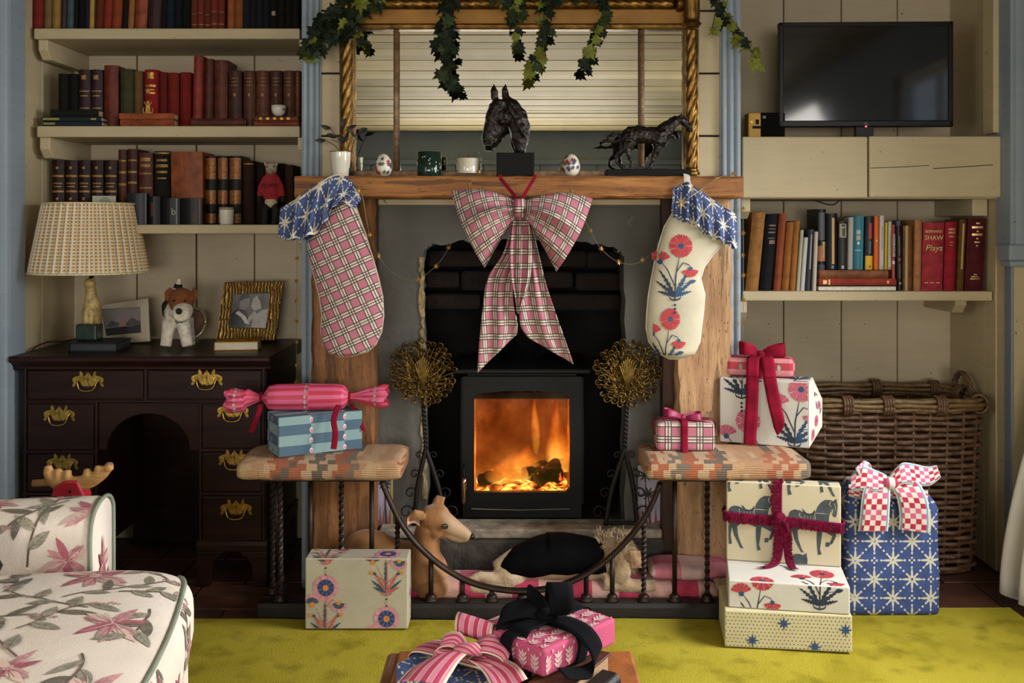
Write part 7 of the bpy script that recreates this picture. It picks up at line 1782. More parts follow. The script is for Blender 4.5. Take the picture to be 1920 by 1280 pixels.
fringe([kx, g8.L(.158, -.02, .09), g8.L(.158, -.016, .05), g8.L(.150, -.02, .012), g8.L(.128, -.045, .005), g8.L(.105, -.06, .005)], -ex_, .024, g8.t, nf); fringe([kx, g8.L(.165, -.02, .09), g8.L(.166, -.018, .05), g8.L(.172, -.024, .012), g8.L(.182, -.055, .005)], ex_, .02, g8.t, nf)
bowloop(kx, .02, -.02, (0, .012, .01), FR, g8.t, .05)
# ---- starry sack with checked bow
bgY = 3.045; X0, X1 = PX(1586, bgY), PX(1767, bgY)
m_bag = star_mat('blue_star_sack', '#34487a', '#c4bfae', .114, (.33, .42))
bg = thing('gift_sack', 'tall blue star-printed gift with red checked bow by the basket', 'gift', Vector(((X0+X1)/2, bgY+.07, .013)), 'wrapped christmas gifts')
arcs = []; rings = []; uvs = []; tab = [(0, (1, .9, 0)), (.03, (1.01, 1, 0)), (.5, (.995, 1, 0)), (.80, (.975, .98, 0)), (.86, (.93, .90, -.004)), (.93, (.82, .7, -.012)), (1, (.66, .5, -.02))]
for i in range(41):
    q = i/40; sx_, sy_, ox_ = interp(tab, q); z = .013+.395*q; ring = []
    for k in range(48):
        th = 2*pi*(k+.5)/48; c, s_ = cos(th), sin(th); n = 7; c = abs(c)**(2/n)*(1 if c >= 0 else -1); s_ = abs(s_)**(2/n)*(1 if s_ >= 0 else -1)
        x = (X0+X1)/2+ox_+(X1-X0)/2*sx_*c; y = bgY+.07+.07*sy_*s_
        x += .003*noise.noise(Vector((x*8, z*8, 1))); y += .004*noise.noise(Vector((x*9, z*9, 4))); ring.append(Vector((x, y, z)))
        a_ = (k-36+24) % 48-24; uvs.append((0, z)); arcs.append(a_)
    rings.append(ring)
ref = rings[12]; cum = {0: 0.0}          # unrolled width of the cloth, measured from the middle of the front
for q in range(1, 25): cum[q] = cum[q-1]+(ref[(36+q) % 48]-ref[(36+q-1) % 48]).length; cum[-q] = cum[1-q]-(ref[(36-q) % 48]-ref[(36-q+1) % 48]).length
uvs = [(cum[a_]+.145, uv_[1]) for a_, uv_ in zip(arcs, uvs)]
MB().ring_loft(rings, True, True, 0, uvs).build('sack', m_bag, bg, smooth=True)
m = Mat('red_check_ribbon'); m.set(rough=.8); u, v = m.uv()
cu_ = (u/.0165).floor(); cv_ = (v*5.5).floor(); chk = (cu_+cv_).mod(2); rp = (cu_*.5).floor().mod(2)
col = m.mix(chk, '#d2c6bc', m.mix(rp, '#a82038', '#c45a7c')); edge = v.lt(.1).max(v.gt(.9)); ed2 = v.lt(.045).max(v.gt(.955))
col = m.mix(edge, col, '#6f93a8'); col = m.mix(ed2, col, '#d0ccc0'); m.color(col); CHK = m.m
B = lambda x, y, d=0: P(x, y, bgY)+Vector((0, d, 0))
ribbon([B(1655, 905, -.01), B(1640, 908, -.025), B(1635, 935, -.03), B(1634, 970, -.024), B(1632, 992, -.02)], [Vector((.036, 0, .004)), Vector((.040, 0, .004)), Vector((.043, 0, 0)), Vector((.044, 0, -.002)), Vector((.045, 0, 0))], CHK, bg, 'bow_tail')
ribbon([B(1680, 900, -.01), B(1690, 905, -.028), B(1702, 930, -.034), B(1708, 965, -.028), B(1708, 992, -.022)], [Vector((.040, 0, .006)), Vector((.044, 0, .006)), Vector((.046, 0, -.004)), Vector((.045, 0, -.002)), Vector((.046, 0, -.006))], CHK, bg, 'bow_tail')
ribbon([B(1662, 902, -.012), B(1640, 898, -.02), B(1615, 895, -.01), B(1595, 905, .0)], [Vector((0, .01, .018)), Vector((.004, .012, .028)), Vector((.008, .012, .034)), Vector((.004, .01, .02))], CHK, bg, 'bow_loop')
ribbon([B(1630, 902, .0), B(1622, 884, .005), B(1614, 872, .01), B(1628, 876, .02), B(1635, 895, .02)], [Vector((.02, .006, .01)), Vector((.02, .01, .008)), Vector((.016, .012, .008)), Vector((.016, .012, .004)), Vector((.016, .01, 0))], CHK, bg, 'bow_loop')
ribbon([B(1668, 900, -.014), B(1690, 884, -.02), B(1715, 888, -.012), B(1742, 892, .0), B(1762, 884, .006)], [Vector((0, .012, .016)), Vector((0, .014, .028)), Vector((0, .012, .03)), Vector((0, .01, .026)), Vector((-.004, .006, .016))], CHK, bg, 'bow_loop')
ribbon([B(1590, 918, -.004), B(1625, 925, -.01), B(1660, 920, -.012), B(1700, 925, -.01), B(1740, 930, .0)], Vector((0, 0, .018)), CHK, bg, 'band')
MB().ball(B(1666, 902, -.022), (.022, .016, .018), 12, 8).build('bow_knot', CHK, bg, smooth=True)
# ================================================================== WICKER BASKET
WK = Mat('brown_willow'); WK.set(rough=.55); u, v = WK.uv(); wn = WK.noise(70, 4); WK.color(WK.ramp(wn, [(.3, '#47301e'), (.6, '#6c4e36'), (.8, '#86684a')])); WK.bump(wn, .2, .002); WK = WK.m
bk = thing('wicker_basket', 'large brown wicker log basket in the right alcove', 'basket', (1.29, 3.60, .0))
bx, by, ax, ay = 1.295, 3.60, .325, .178
def plan(t, s=1.0, off=0):
    n = 4.2; c, q = cos(t), sin(t); c = abs(c)**(2/n)*(1 if c >= 0 else -1); q = abs(q)**(2/n)*(1 if q >= 0 else -1); return Vector((bx+(ax*s+off)*c, by+(ay*s+off)*q, 0))
NST = 30; mb = MB(); rows_ = 27; ztop = .555
ts = []; NP = NST*4
# even spacing of the path parameter by arc length
dense = [plan(2*pi*k/2000) for k in range(2001)]; acc = [0]
for k in range(2000): acc.append(acc[-1]+(dense[k+1]-dense[k]).length)
for k in range(NP+1):
    s_ = acc[-1]*k/NP; j = next(i for i in range(1, 2001) if acc[i] >= s_-1e-9); ts.append(2*pi*j/2000)
for r in range(rows_):
    z = .012+ztop*(r+.5)/rows_; sc = .93+.07*(z/ztop); path = []
    for k in range(NP+1):
        ph = 2*pi*k/NP*NST/2+(pi if r % 2 else 0); p = plan(ts[k], sc, .0075*cos(ph)); path.append(p+Vector((0, 0, z+.0016*sin(ph*.37+r))))
    mb.tube(path, .0082, 6, caps=False)
mb.build('woven_wall', WK, bk, smooth=True, kind='stuff')
st = MB()
for k in range(NST):
    t = ts[k*4+2 if k*4+2 <= NP else 2]; a, b = plan(t, .93), plan(t, 1.0); st.tube([a+Vector((0, 0, .005)), b+Vector((0, 0, ztop+.02))], .0048, 6)
st.build('stakes', WK, bk, smooth=True, kind='stuff')
WKL = Mat('pale_willow'); WKL.set(rough=.5); wn = WKL.noise(60, 4); WKL.color(WKL.ramp(wn, [(.3, '#5a4226'), (.7, '#84683f')])); WKL = WKL.m
for j in range(6):
    a = 2*pi*j/6; pth = [plan(ts[k], 1.0, .014*cos(a)+.002)+Vector((0, 0, ztop+.022+.017*sin(a)+.002*sin(k*.5+j))) for k in range(NP+1)]
    MB().tube(pth, .0082, 6, caps=False).build('rim_cane', WKL, bk, smooth=True)
for t in [ts[int(NP*q)] for q in (.03, .10, .22, .36, .45, .58, .66, .74, .84, .93)]:
    c = plan(t, 1.0, .002)+Vector((0, 0, ztop+.022)); n = (c-Vector((bx, by, c.z))).normalized(); tg = Vector((-n.y, n.x, 0))
    if abs(t-pi*1.5) < .9 or abs(t-pi*.5) < .9: n = Vector((0, 1 if t < pi else -1, 0)); tg = Vector((1, 0, 0))
    w_ = MB()
    for q in range(4): w_.tube([c+tg*(q-1.5)*.009+n*.027*cos(2*pi*k/14)+Vector((0, 0, .031*sin(2*pi*k/14))) for k in range(15)], .005, 6)
    w_.build('rim_binding', WK, bk, smooth=True)
for s_ in (1, -1):
    hp = catmull([Vector((bx+s_*(ax-.005), by+.10, ztop+.01)), Vector((bx+s_*(ax-.008), by+.085, ztop+.07)), Vector((bx+s_*(ax-.01), by+.03, ztop+.105)), Vector((bx+s_*(ax-.008), by-.03, ztop+.07)), Vector((bx+s_*(ax-.005), by-.05, ztop+.01))], 8)
    h_ = MB()
    for q in (0, pi*2/3, pi*4/3): h_.tube([p+Vector((.006*cos(k*.6+q), .006*sin(k*.6+q), 0)) for k, p in enumerate(hp)], .006, 6)
    h_.build('handle', WK, bk, smooth=True)
MB().prism([tuple(plan(ts[k], .925)[:2]) for k in range(0, NP, 2)], .004, .016, 'xy').build('bottom', WK, bk)
# ================================================================== TELEVISION CORNER
zt2 = zt-.006
tv = thing('television', 'black flat screen television on the right alcove ledge', 'television', (PX(1622, 3.52), 3.53, zt2))
M = Matrix.Translation((PX(1622, 3.52), 3.52, 0)) @ Matrix.Rotation(radians(-2), 4, 'Z'); wv_ = 161*3.52/F
tz0, tz1 = PZ(238, 3.52), PZ(42, 3.52)
PLAS = pm('black_gloss_plastic', '#070708', .35, var=.1, spec=.3); SCR = Mat('dark_screen'); SCR.set(rough=.07, spec=.8); SCR.color(SCR.ramp(SCR.noise(2, 2), [(.3, '#060607'), (.7, '#08080a')])); SCR = SCR.m
bz = .0155
fr = MB()
for (a, b, c, d) in ((-wv_, wv_, tz0, tz0+.022), (-wv_, wv_, tz1-bz, tz1), (-wv_, -wv_+bz, tz0, tz1), (wv_-bz, wv_, tz0, tz1)): fr.box(a, b, -.012, .02, c, d, 0, M)
fr.build('bezel', PLAS, tv, bevel=.003)
MB().box(-wv_+bz-.002, wv_-bz+.002, -.006, -.002, tz0+.02, tz1-bz+.002, 0, M).build('screen', SCR, tv)
MB().box(-wv_+.01, wv_-.01, -.002, .045, tz0+.01, tz1-.01, 0, M).build('back_shell', PLAS, tv, bevel=.01)
MB().prism([(-.12, -.05), (.12, -.05), (.15, .05), (-.15, .05)], zt2, zt2+.008, 'xy', 0, M).build('stand', PLAS, tv, bevel=.002)
MB().box(-.03, .03, 0, .03, zt2+.008, tz0+.03, 0, M).build('neck', PLAS, tv)
text_mb('LG', .010, M @ Matrix.Translation((-.002, -.0128, tz0+.011)) @ FRONT).build('logo', pm('grey_lettering', '#9a9890', .6), tv)
MB().ball(M @ Vector((0, -.011, tz0+.001)), (.004, .003, .003), 10, 6).build('standby_light', (lambda m: (m.b.inputs['Emission Color'].__setattr__('default_value', (1, .02, .05, 1)), m.set(emit=4), m.m)[2])(Mat('red_led')), tv)
bxm = thing('media_box', 'small black box beside the television', 'box', P(1448, 256, 3.56))
MB().box(PX(1427, 3.52), PX(1472, 3.52), 3.52, 3.62, zt2, PZ(211, 3.52)).build('case', pm('matt_black_plastic', '#050505', .8, spec=.1), bxm, bevel=.003)
MB().box(PX(1430, 3.52), PX(1436, 3.52), 3.519, 3.521, PZ(222, 3.52), PZ(217, 3.52)).build('button', pm('grey_button', '#6a6a68', .5), bxm)
sp_ = thing('yellow_box', 'small yellow box with black slots at the ledge end', 'box', P(1414, 256, 3.50))
MB().box(PX(1403, 3.50), PX(1427, 3.50), 3.50, 3.56, zt2, PZ(211, 3.5)).build('case', pm('yellow_plastic', '#b98a2c', .5, var=.1), sp_, bevel=.005)
for (a, b, c, d) in ((1417, 1423, 224, 233), (1411, 1427, 236, 241)): MB().box(PX(a, 3.5), PX(b, 3.5), 3.498, 3.502, PZ(d, 3.5), PZ(c, 3.5)).build('slot', DARK, sp_)
MB().lathe([(.001, 0), (.004, 0), (.004, .003), (.001, .003)], 12, (0, 0, 0), 0, Matrix.Translation(P(1409, 229, 3.501)) @ Matrix.Rotation(pi/2, 4, 'X')).build('screw', BRASS, sp_)
tag(MB().tube(catmull([Vector((PX(1405, 3.48), 3.47, zt2+.004)), Vector((PX(1440, 3.48), 3.46, zt2+.006)), Vector((PX(1480, 3.48), 3.47, zt2+.003)), Vector((PX(1500, 3.5), 3.50, zt2+.003))], 8), .003, 6).build('cable', pm('black_rubber', '#0d0c0b', .5), smooth=True), 'black cable lying along the television ledge', 'cable')
# ================================================================== ARMCHAIR
CHZ = Mat('chintz_linen'); CHZ.set(rough=.9); cn = CHZ.noise(6, 4); CHZ.color(CHZ.ramp(cn, [(.3, '#ddd0c0'), (.7, '#e8dccd')])); CHZ.bump(CHZ.noise(7, 4, dist=.6)+CHZ.noise(350, 2)*.15, .5, .012); CHZ = CHZ.m
PIPE = pm('sage_piping', '#838c7a', .8, var=.1)
ac = thing('armchair', 'floral chintz armchair with sage piping in the left foreground', 'armchair', (-1.05, 1.95, 0))
CM = Matrix.Translation((-.675, 2.20, 0)) @ Matrix.Rotation(radians(9), 4, 'Z')      # local: x=0 front edge, -x to the back, y=0 far end of the seat, -y near
FLO = [pm('chintz_rose', '#a45c68', .9, var=.15, vs=50), pm('chintz_pink', '#bb8a8a', .9, var=.15, vs=50), pm('chintz_leaf', '#8f8978', .9, var=.2, vs=60), pm('chintz_leaf_dark', '#6e685a', .9, var=.2, vs=60), pm('chintz_stem', '#6a5a4c', .9), pm('chintz_pale', '#d0b2a6', .9)]
class Loft:
    """section (a, b) outline swept along a third local axis; prints follow its arc length"""
    def __init__(s, sec, ax0, ax1, fn, pinch=None, closed=True):
        s.sec = sec; s.a0, s.a1 = ax0, ax1; s.fn = fn; s.acc = [0]
        for p, q in zip(sec, sec[1:]+sec[:1]): s.acc.append(s.acc[-1]+((p[0]-q[0])**2+(p[1]-q[1])**2)**.5)
        s.cx = sum(p[0] for p in sec)/len(sec); s.cy = sum(p[1] for p in sec)/len(sec); s.pinch = pinch or (lambda q: 1)
    def pt(s, u, w, off=0):
        u = max(0, min(u, s.acc[-2]-1e-6)); j = next(i for i in range(1, len(s.acc)) if s.acc[i] >= u); k = (u-s.acc[j-1])/max(1e-9, s.acc[j]-s.acc[j-1])
        p, q = s.sec[j-1], s.sec[j % len(s.sec)]; a, b = lerp(p[0], q[0], k), lerp(p[1], q[1], k); tx, ty = q[0]-p[0], q[1]-p[1]; L_ = (tx*tx+ty*ty)**.5 or 1
        a += ty/L_*off; b -= tx/L_*off; f = s.pinch((w-s.a0)/(s.a1-s.a0)); a = s.cx+(a-s.cx)*f; b = s.cy+(b-s.cy)*f
        return s.fn(a, b, w)
    def mb(s, n):
        rings = []
        for i in range(n+1):
            w = lerp(s.a0, s.a1, i/n); f = s.pinch(i/n); rings.append([s.fn(s.cx+(p[0]-s.cx)*f, s.cy+(p[1]-s.cy)*f, w) for p in s.sec])
        return MB().ring_loft(rings)
def super_sec(x0, x1, z0, z1, n=4, N=48, start=-.75*pi, dir=1):
    out = []
    for k in range(N):
        t = start+dir*2*pi*k/N; c, q = cos(t), sin(t); c = abs(c)**(2/n)*(1 if c >= 0 else -1); q = abs(q)**(2/n)*(1 if q >= 0 else -1); out.append(((x0+x1)/2+(x1-x0)/2*c, (z0+z1)/2+(z1-z0)/2*q))
    return out
def puff(k=8, lo=.86): 
    def f(q): e = min(1, min(q, 1-q)*k); return lo+(1-lo)*sqrt(max(0, 1-(1-e)**2))
    return f
def flower(pt, x, y, s, rot=0):
    for k in range(8): pt.leaf(x, y, rot+2*pi*k/8+.25*sin(5*k), s*(.85+.3*(k % 3)/2), s*.36, (1, 5, 1, 0)[k % 4], 0, .18*(-1)**k)
    for k in range(8):
        a = rot+2*pi*k/8+.25*sin(5*k)
        for q in (-.09, .09): pt.line([(x+s*.1*cos(a), y+s*.1*sin(a)), (x+s*.72*cos(a+q), y+s*.72*sin(a+q))], s*.025, 0)
    for k in range(6): pt.line([(x, y), (x+s*.75*cos(rot+2*pi*k/6+.2*sin(5*k)), y+s*.75*sin(rot+2*pi*k/6+.2*sin(5*k)))], s*.05, 0 if k % 2 == 0 else 5)
    pt.disc(x, y, s*.16, 5, 8)
    for k in range(7): a = rot+.9*k; pt.line([(x, y), (x+s*.4*cos(a), y+s*.4*sin(a))], s*.03, 0)
def vein_leaf(pt, x, y, a, L_, w, mi): pt.leaf(x, y, a, L_, w, mi); pt.line([(x, y), (x+L_*.85*cos(a), y+L_*.85*sin(a))], w*.07, 4); [pt.line([(x+L_*q*cos(a), y+L_*q*sin(a)), (x+L_*(q+.2)*cos(a)+w*.3*cos(a+1.57*s_), y+L_*(q+.2)*sin(a)+w*.3*sin(a+1.57*s_))], w*.05, 3 if mi == 2 else 4) for q in (.2, .4, .6) for s_ in (-1, 1)]
def branch(pt, x, y, a, L_, R_):
    p = [(x, y)]
    for k in range(5): a += R_.uniform(-.35, .35); p.append((p[-1][0]+L_/5*cos(a), p[-1][1]+L_/5*sin(a)))
    pt.line([(q.x, q.y) for q in catmull([(q[0], q[1], 0) for q in p], 4)], .0045, 4)
    for k in range(1, 6):
        s_ = 1 if k % 2 else -1; vein_leaf(pt, p[k][0], p[k][1], a+s_*R_.uniform(.5, 1.1), R_.uniform(.045, .075), R_.uniform(.02, .03), R_.choice((2, 3, 2)))
    e = p[-1]
    for k in range(14): q = k/13; pt.disc(e[0]+.05*q*cos(a+.4)+R_.uniform(-.007, .007), e[1]+.05*q*sin(a+.4)+R_.uniform(-.007, .007), .0032, 1, 6)
def chintz(lo, u0, u1, w0, w1, seed, flowers, branches, parent, name='printed_flowers', sgn=1):
    R_ = random.Random(seed); pt = Print()
    for (u, w, a, L_) in branches: branch(pt, u, w, a, L_, R_)
    for (u, w, s) in flowers: flower(pt, u, w, s, R_.uniform(0, 1))
    pt.build(name, FLO, parent, lambda u, w, l: lo.pt(u, w, sgn*(.0013+l*10)), clip=(u0, w0, u1, w1), maxe=.016)
# seat cushion: section in (x, z), swept along y
sec = super_sec(-.66, 0, .275, .458, 4.2, 64, start=-.62*pi)
cu = Loft(sec, -.74, .0, lambda a, b, w: CM @ Vector((a+.02*sin(pi*(w+.74)/.74)-.01, w, b+.012*sin(pi*(w+.74)/.74)*sin(pi*min(1, max(0, -a/.66))))), puff(9, .9))
cm = cu.mb(40).build('seat_cushion', CHZ, ac, smooth=True)
tot = cu.acc[-1]
# where along the outline do front and top begin
uf0 = min(range(len(sec)), key=lambda i: (sec[i][0]-0)**2+(sec[i][1]-.29)**2); ut0 = min(range(len(sec)), key=lambda i: (sec[i][0]-0)**2+(sec[i][1]-.45)**2); ut1 = min(range(len(sec)), key=lambda i: (sec[i][0]+.66)**2+(sec[i][1]-.45)**2)
UF0, UT0, UT1 = cu.acc[uf0], cu.acc[ut0], cu.acc[ut1]
chintz(cu, UF0, UT0-.008, -.70, -.02, 3, [(UF0+.06, -.20, .05), (UF0+.10, -.52, .055), (UF0+.04, -.36, .04)], [(UF0+.02, -.05, 1.9, .16), (UF0+.03, -.3, 1.2, .15), (UF0+.1, -.62, 1.3, .15)], cm)
chintz(cu, UT0+.008, UT1, -.70, -.03, 4, [(UT0+.10, -.34, .075), (UT0+.18, -.07, .085), (UT0+.36, -.40, .085), (UT0+.30, -.62, .075), (UT0+.07, -.60, .07), (UT0+.48, -.22, .07), (UT0+.22, -.52, .06)], [(UT0+.03, -.08, 1.2, .18), (UT0+.22, -.20, 2.6, .22), (UT0+.40, -.1, 2.9, .2), (UT0+.16, -.26, .4, .2), (UT0+.22, -.48, 1.2, .22), (UT0+.12, -.47, -1.8, .15), (UT0+.45, -.28, 3.3, .2), (UT0+.48, -.5, 2.4, .2), (UT0+.05, -.25, -2.0, .14), (UT0+.3, -.3, -1.2, .14), (UT0+.26, -.36, 2.2, .16), (UT0+.34, -.15, 1.9, .16), (UT0+.12, -.17, 2.9, .14), (UT0+.40, -.58, .8, .16)], cm)
for uu in (UT0, UF0): MB().tube([cu.pt(uu, lerp(-.72, -.01, k/40), .003) for k in range(41)],   .0045, 8).build('piping', PIPE, cm, smooth=True)
# base and valance
MB().box(-.66, -.035, -.72, -.01, .05, .285, 0, CM).build('seat_base', CHZ, ac, bevel=.02, seg=3)
va = MB().grid(lambda u, v: CM @ Vector((-.028+.012*sin(u*38)*(1-v), lerp(-.74, .0, u), lerp(.015, .27, v))), 80, 8); va.build('valance', CHZ, ac, smooth=True, fix=False)
# far arm: section in (y, z), swept along x
sec = [(0, .02), (0, .2), (-.004, .36), (-.01, .43), (-.016, .50), (-.005, .542), (.03, .564), (.09, .572), (.15, .564), (.19, .54), (.2, .50), (.2, .3), (.2, .02)]
sec = [(p.x, p.y) for p in catmull([(a, b, 0) for a, b in sec], 5)]
AM = CM @ Matrix.Translation((0, .03, 0))
arm = Loft(sec, -.84, -.235, lambda a, b, w: AM @ Vector((w, a, b)), lambda q: 1 if q < .985 else .97)
am = arm.mb(30).build('arm', CHZ, ac, smooth=True)
chintz(arm, .25, .95, -.82, -.245, 8, [(.56, -.24, .06), (.40, -.52, .08), (.62, -.45, .05), (.70, -.34, .06), (.45, -.28, .055)], [(.30, -.44, -.1, .22), (.44, -.36, .2, .2), (.35, -.60, .5, .2), (.52, -.52, -.4, .18), (.66, -.52, 1.3, .2), (.62, -.30, -2.2, .14), (.48, -.70, .6, .2)], am, sgn=-1)
fp = MB(); fs = [AM @ Vector((-.234, a, b)) for a, b in sec]
MB().tube([AM @ Vector((-.232, a, b)) for a, b in sec[2:-2]], .0045, 8).build('piping', PIPE, am, smooth=True)
pt = Print(); R_ = random.Random(4); branch(pt, .08, .25, 1.4, .2, R_); flower(pt, .10, .42, .06); flower(pt, .06, .2, .05)
pt.build('printed_flowers', FLO, am, lambda u, v, l: AM @ Vector((-.2325+l*20, u, v)), (.01, .05, .19, .56))
# back of the chair (out of frame to the left) and blue cushion
bsec = super_sec(-.84, -.66, .1, .92, 4, 40); bl_ = Loft(bsec, -.74, .03, lambda a, b, w: CM @ Vector((a-.1*(b-.4), w, b)), puff(8, .9)); bl_.mb(20).build('back', CHZ, ac, smooth=True)
nb = MB().box(-.80, -.2, -.94, -.745, .02, .56, 0, CM); nb.build('near_arm', CHZ, ac, bevel=.06, seg=4)
cu2 = thing('cushion', 'small blue cushion with white leaf print on the armchair', 'cushion', CM @ Vector((-.465, -.13, .46)))
m = Mat('blue_leaf_cushion'); m.set(rough=.9); v_ = m.node('TexVoronoi'); v_.feature = 'DISTANCE_TO_EDGE'; v_.inputs['Scale'].default_value = 52; mp_ = m.node('Mapping'); mp_.inputs['Scale'].default_value = (1, 1, .45); m.nt.links.new(m.coord(), mp_.inputs[0]); m.nt.links.new(mp_.outputs[0], v_.inputs[0])
m.color(m.mix(E(m.nt, v_.outputs[0]).gt(.16), '#2c3a70', '#c4c0c0'))
CU = CM @ Matrix.Translation((-.43, -.12, .53)) @ Matrix.Rotation(radians(-22), 4, 'Y') @ Matrix.Rotation(radians(12), 4, 'X')
MB().grid(lambda u, v: CU @ Vector((.045*(sin(pi*u)*sin(pi*v))**.6, (u-.5)*.2, (v-.5)*.17)), 18, 18).grid(lambda u, v: CU @ Vector((-.045*(sin(pi*u)*sin(pi*v))**.6, (u-.5)*.2, (v-.5)*.17)), 18, 18).build('cover', m.m, cu2, smooth=True)
MB().tube([CU @ Vector((0, a, b)) for a, b in ((-.1, -.085), (.1, -.085), (.1, .085), (-.1, .085), (-.1, -.085))], .005, 8).build('edge_trim', pm('black_trim', '#1a1614', .9), cu2)
# ================================================================== REINDEER TOY BEHIND THE CHAIR
RY_ = 2.62
rd = thing('wooden_reindeer', 'red wooden reindeer with carved antlers behind the armchair', 'ornament', (PX(135, RY_), RY_, 0))
RW = lambda x, y, d=0: P(x, y, RY_)+Vector((0, d, 0))
BEECH = timber('carved_beech', '#9a6c38', '#b98a50', '#caa068', 'x', .1); REDW = pm('red_painted_wood', '#a01828', .45, var=.1, vs=20)
an = MB().tube(catmull([RW(90, 886), RW(97, 899), RW(115, 908), RW(138, 907), RW(165, 903), RW(188, 891), RW(203, 878)], 5), [.011+.009*sin(pi*k/30) for k in range(31)], 12, flat=(1, .8))
for x, y, b in ((90, 872, 888), (108, 878, 900), (126, 880, 903), (163, 878, 900), (184, 872, 893), (204, 866, 880)): an.tube([RW(x, b), RW(x+.5, (y+b)/2), RW(x+1, y+2), RW(x+1, y)], [.013, .0115, .010, .006], 10)
remesh(an, .004, 2).build('antlers', BEECH, rd, smooth=True)
MB().tube([RW(58, 908, .012), RW(100, 906, .012), RW(182, 902, .012)], .0095, 12).build('rod', BEECH, rd, smooth=True)
hd = MB().prism([(PX(100, RY_), PZ(928, RY_)), (PX(108, RY_), PZ(908, RY_)), (PX(128, RY_), PZ(898, RY_)), (PX(150, RY_), PZ(898, RY_)), (PX(164, RY_), PZ(928, RY_)), (PX(160, RY_), PZ(960, RY_)), (PX(104, RY_), PZ(960, RY_))], RY_-.02, RY_+.03); hd.build('head', REDW, rd, bevel=.005)
MB().box(PX(110, RY_), PX(160, RY_), RY_-.015, RY_+.10, .22, PZ(955, RY_)).build('body', REDW, rd, bevel=.008)
for x_ in (114, 154):
    for d in (0, .085): MB().box(PX(x_, RY_)-.01, PX(x_, RY_)+.01, RY_-.01+d, RY_+.01+d, 0, .23).build('leg', REDW, rd, bevel=.003)
MB().ball(RW(138, 917, -.021), (.003, .002, .005), 8, 6).build('eye', pm('bead', '#0c0a08', .2), rd)
# ================================================================== TABLE WITH GIFTS IN THE FOREGROUND
LEA = pm('tan_leather', '#8a5024', .5, var=.25, vs=14, bump=.25, bs=120)
WAL = timber('walnut_edge', '#4a2c16', '#6a4424', '#7d5430', 'y', .2)
ZTB = .40
tb_ = thing('leather_stool_table', 'low wooden table with tan leather top in the foreground', 'table', (0, 1.6, 0))
MB().box(-.232, .225, 1.30, 1.885, ZTB-.05, ZTB-.004).build('frame', WAL, tb_, bevel=.01)
MB().box(-.21, .222, 1.31, 1.88, ZTB-.01, ZTB).build('leather_top', LEA, tb_, bevel=.006)
for x_ in (-.21, .2):
    for y_ in (1.33, 1.86): MB().lathe([(.001, .016), (.012, .016), (.016, .06), (.022, .2), (.018, .3), (.022, .352), (.001, .352)], 14, (x_, y_, 0)).build('leg', WAL, tb_, smooth=True)
gA = Gift('wrapped_gift', 'blue star-print gift tied with pink striped fabric on the table', Vector((-.197, 1.708, ZTB+.001)), .183, .048, .145, radians(-33), star_mat('blue_star_wrap', '#3c4f80', '#c2b69a', .088, (.1, .3)))
m = Mat('pink_stripe_fabric'); m.set(rough=.85); u, v = m.uv(); q = (v*4.0).fract(); cr = v.lt(.06).max(v.gt(.94))
col = m.mix(q.lt(.5), '#c4788c', '#a8304c'); col = m.mix((q.gt(.46)*q.lt(.54)).max(q.gt(.96)), col, '#c9a8a0'); m.color(m.mix(cr, col, '#cfbfa4')); m.bump(m.noise(30, 4), .3, .004); PSF = m.m
hA = .05
def A(x, y, z): return gA.L(x, y, z)
ribbon([A(-.003, .075, .0), A(-.002, .075, hA), A(.09, .075, hA+.006), A(.184, .075, hA), A(.186, .075, .0)], (A(0, .03, 0)-A(0, 0, 0)), PSF, gA.t, 'band', sag=.004)
K = A(.10, .07, hA+.012)
V = Vector
ribbon([K, K+V((-.03, -.03, .008)), K+V((-.055, -.07, .004)), K+V((-.07, -.11, -.002))], [V((.014, 0, .008)), V((.026, -.006, .004)), V((.034, -.008, 0)), V((.038, -.01, 0))], PSF, gA.t, 'bow_tail', sag=.008)
ribbon([K, K+V((.03, -.03, .006)), K+V((.055, -.06, .004)), K+V((.07, -.10, .0))], [V((.014, .004, .006)), V((.026, .006, 0)), V((.03, .008, 0)), V((.03, .01, 0))], PSF, gA.t, 'bow_tail', sag=-.008)
rc_ = K+V((.012, .045, .012))   # a rolled loop lying behind the knot
ribbon([rc_+V((.004*cos(t), .017*cos(t), .015+.017*sin(t))) for t in [-.6+k*2*pi/9 for k in range(9)]], V((.032, -.010, -.006)), PSF, gA.t, 'bow_loop')
ribbon([K, K+V((-.02, .012, .02)), K+V((-.045, .01, .018)), K+V((-.05, -.006, .006)), K+V((-.022, -.01, .004)), K], [V((.004, .012, .006)), V((.006, .016, .006)), V((.006, .017, .006)), V((.006, .016, .004)), V((.004, .012, .004)), V((.004, .01, .004))], PSF, gA.t, 'bow_loop', sag=.004)
ribbon([K, K+V((.028, .0, .018)), K+V((.06, -.012, .014)), K+V((.064, -.026, .004)), K+V((.034, -.022, .003)), K], [V((.004, .012, .008)), V((.006, .018, .008)), V((.006, .018, .008)), V((.006, .016, .006)), V((.004, .014, .004)), V((.004, .01, .004))], PSF, gA.t, 'bow_loop', sag=.004)
ribbon([K+V((-.016, .012, .002)), K+V((-.012, -.01, .016)), K+V((.006, -.02, .018)), K+V((.018, -.012, .006))], [V((.008, .010, 0)), V((.010, .010, .004)), V((.010, .008, .006)), V((.010, .006, 0))], PSF, gA.t, 'bow_knot', sag=.006)
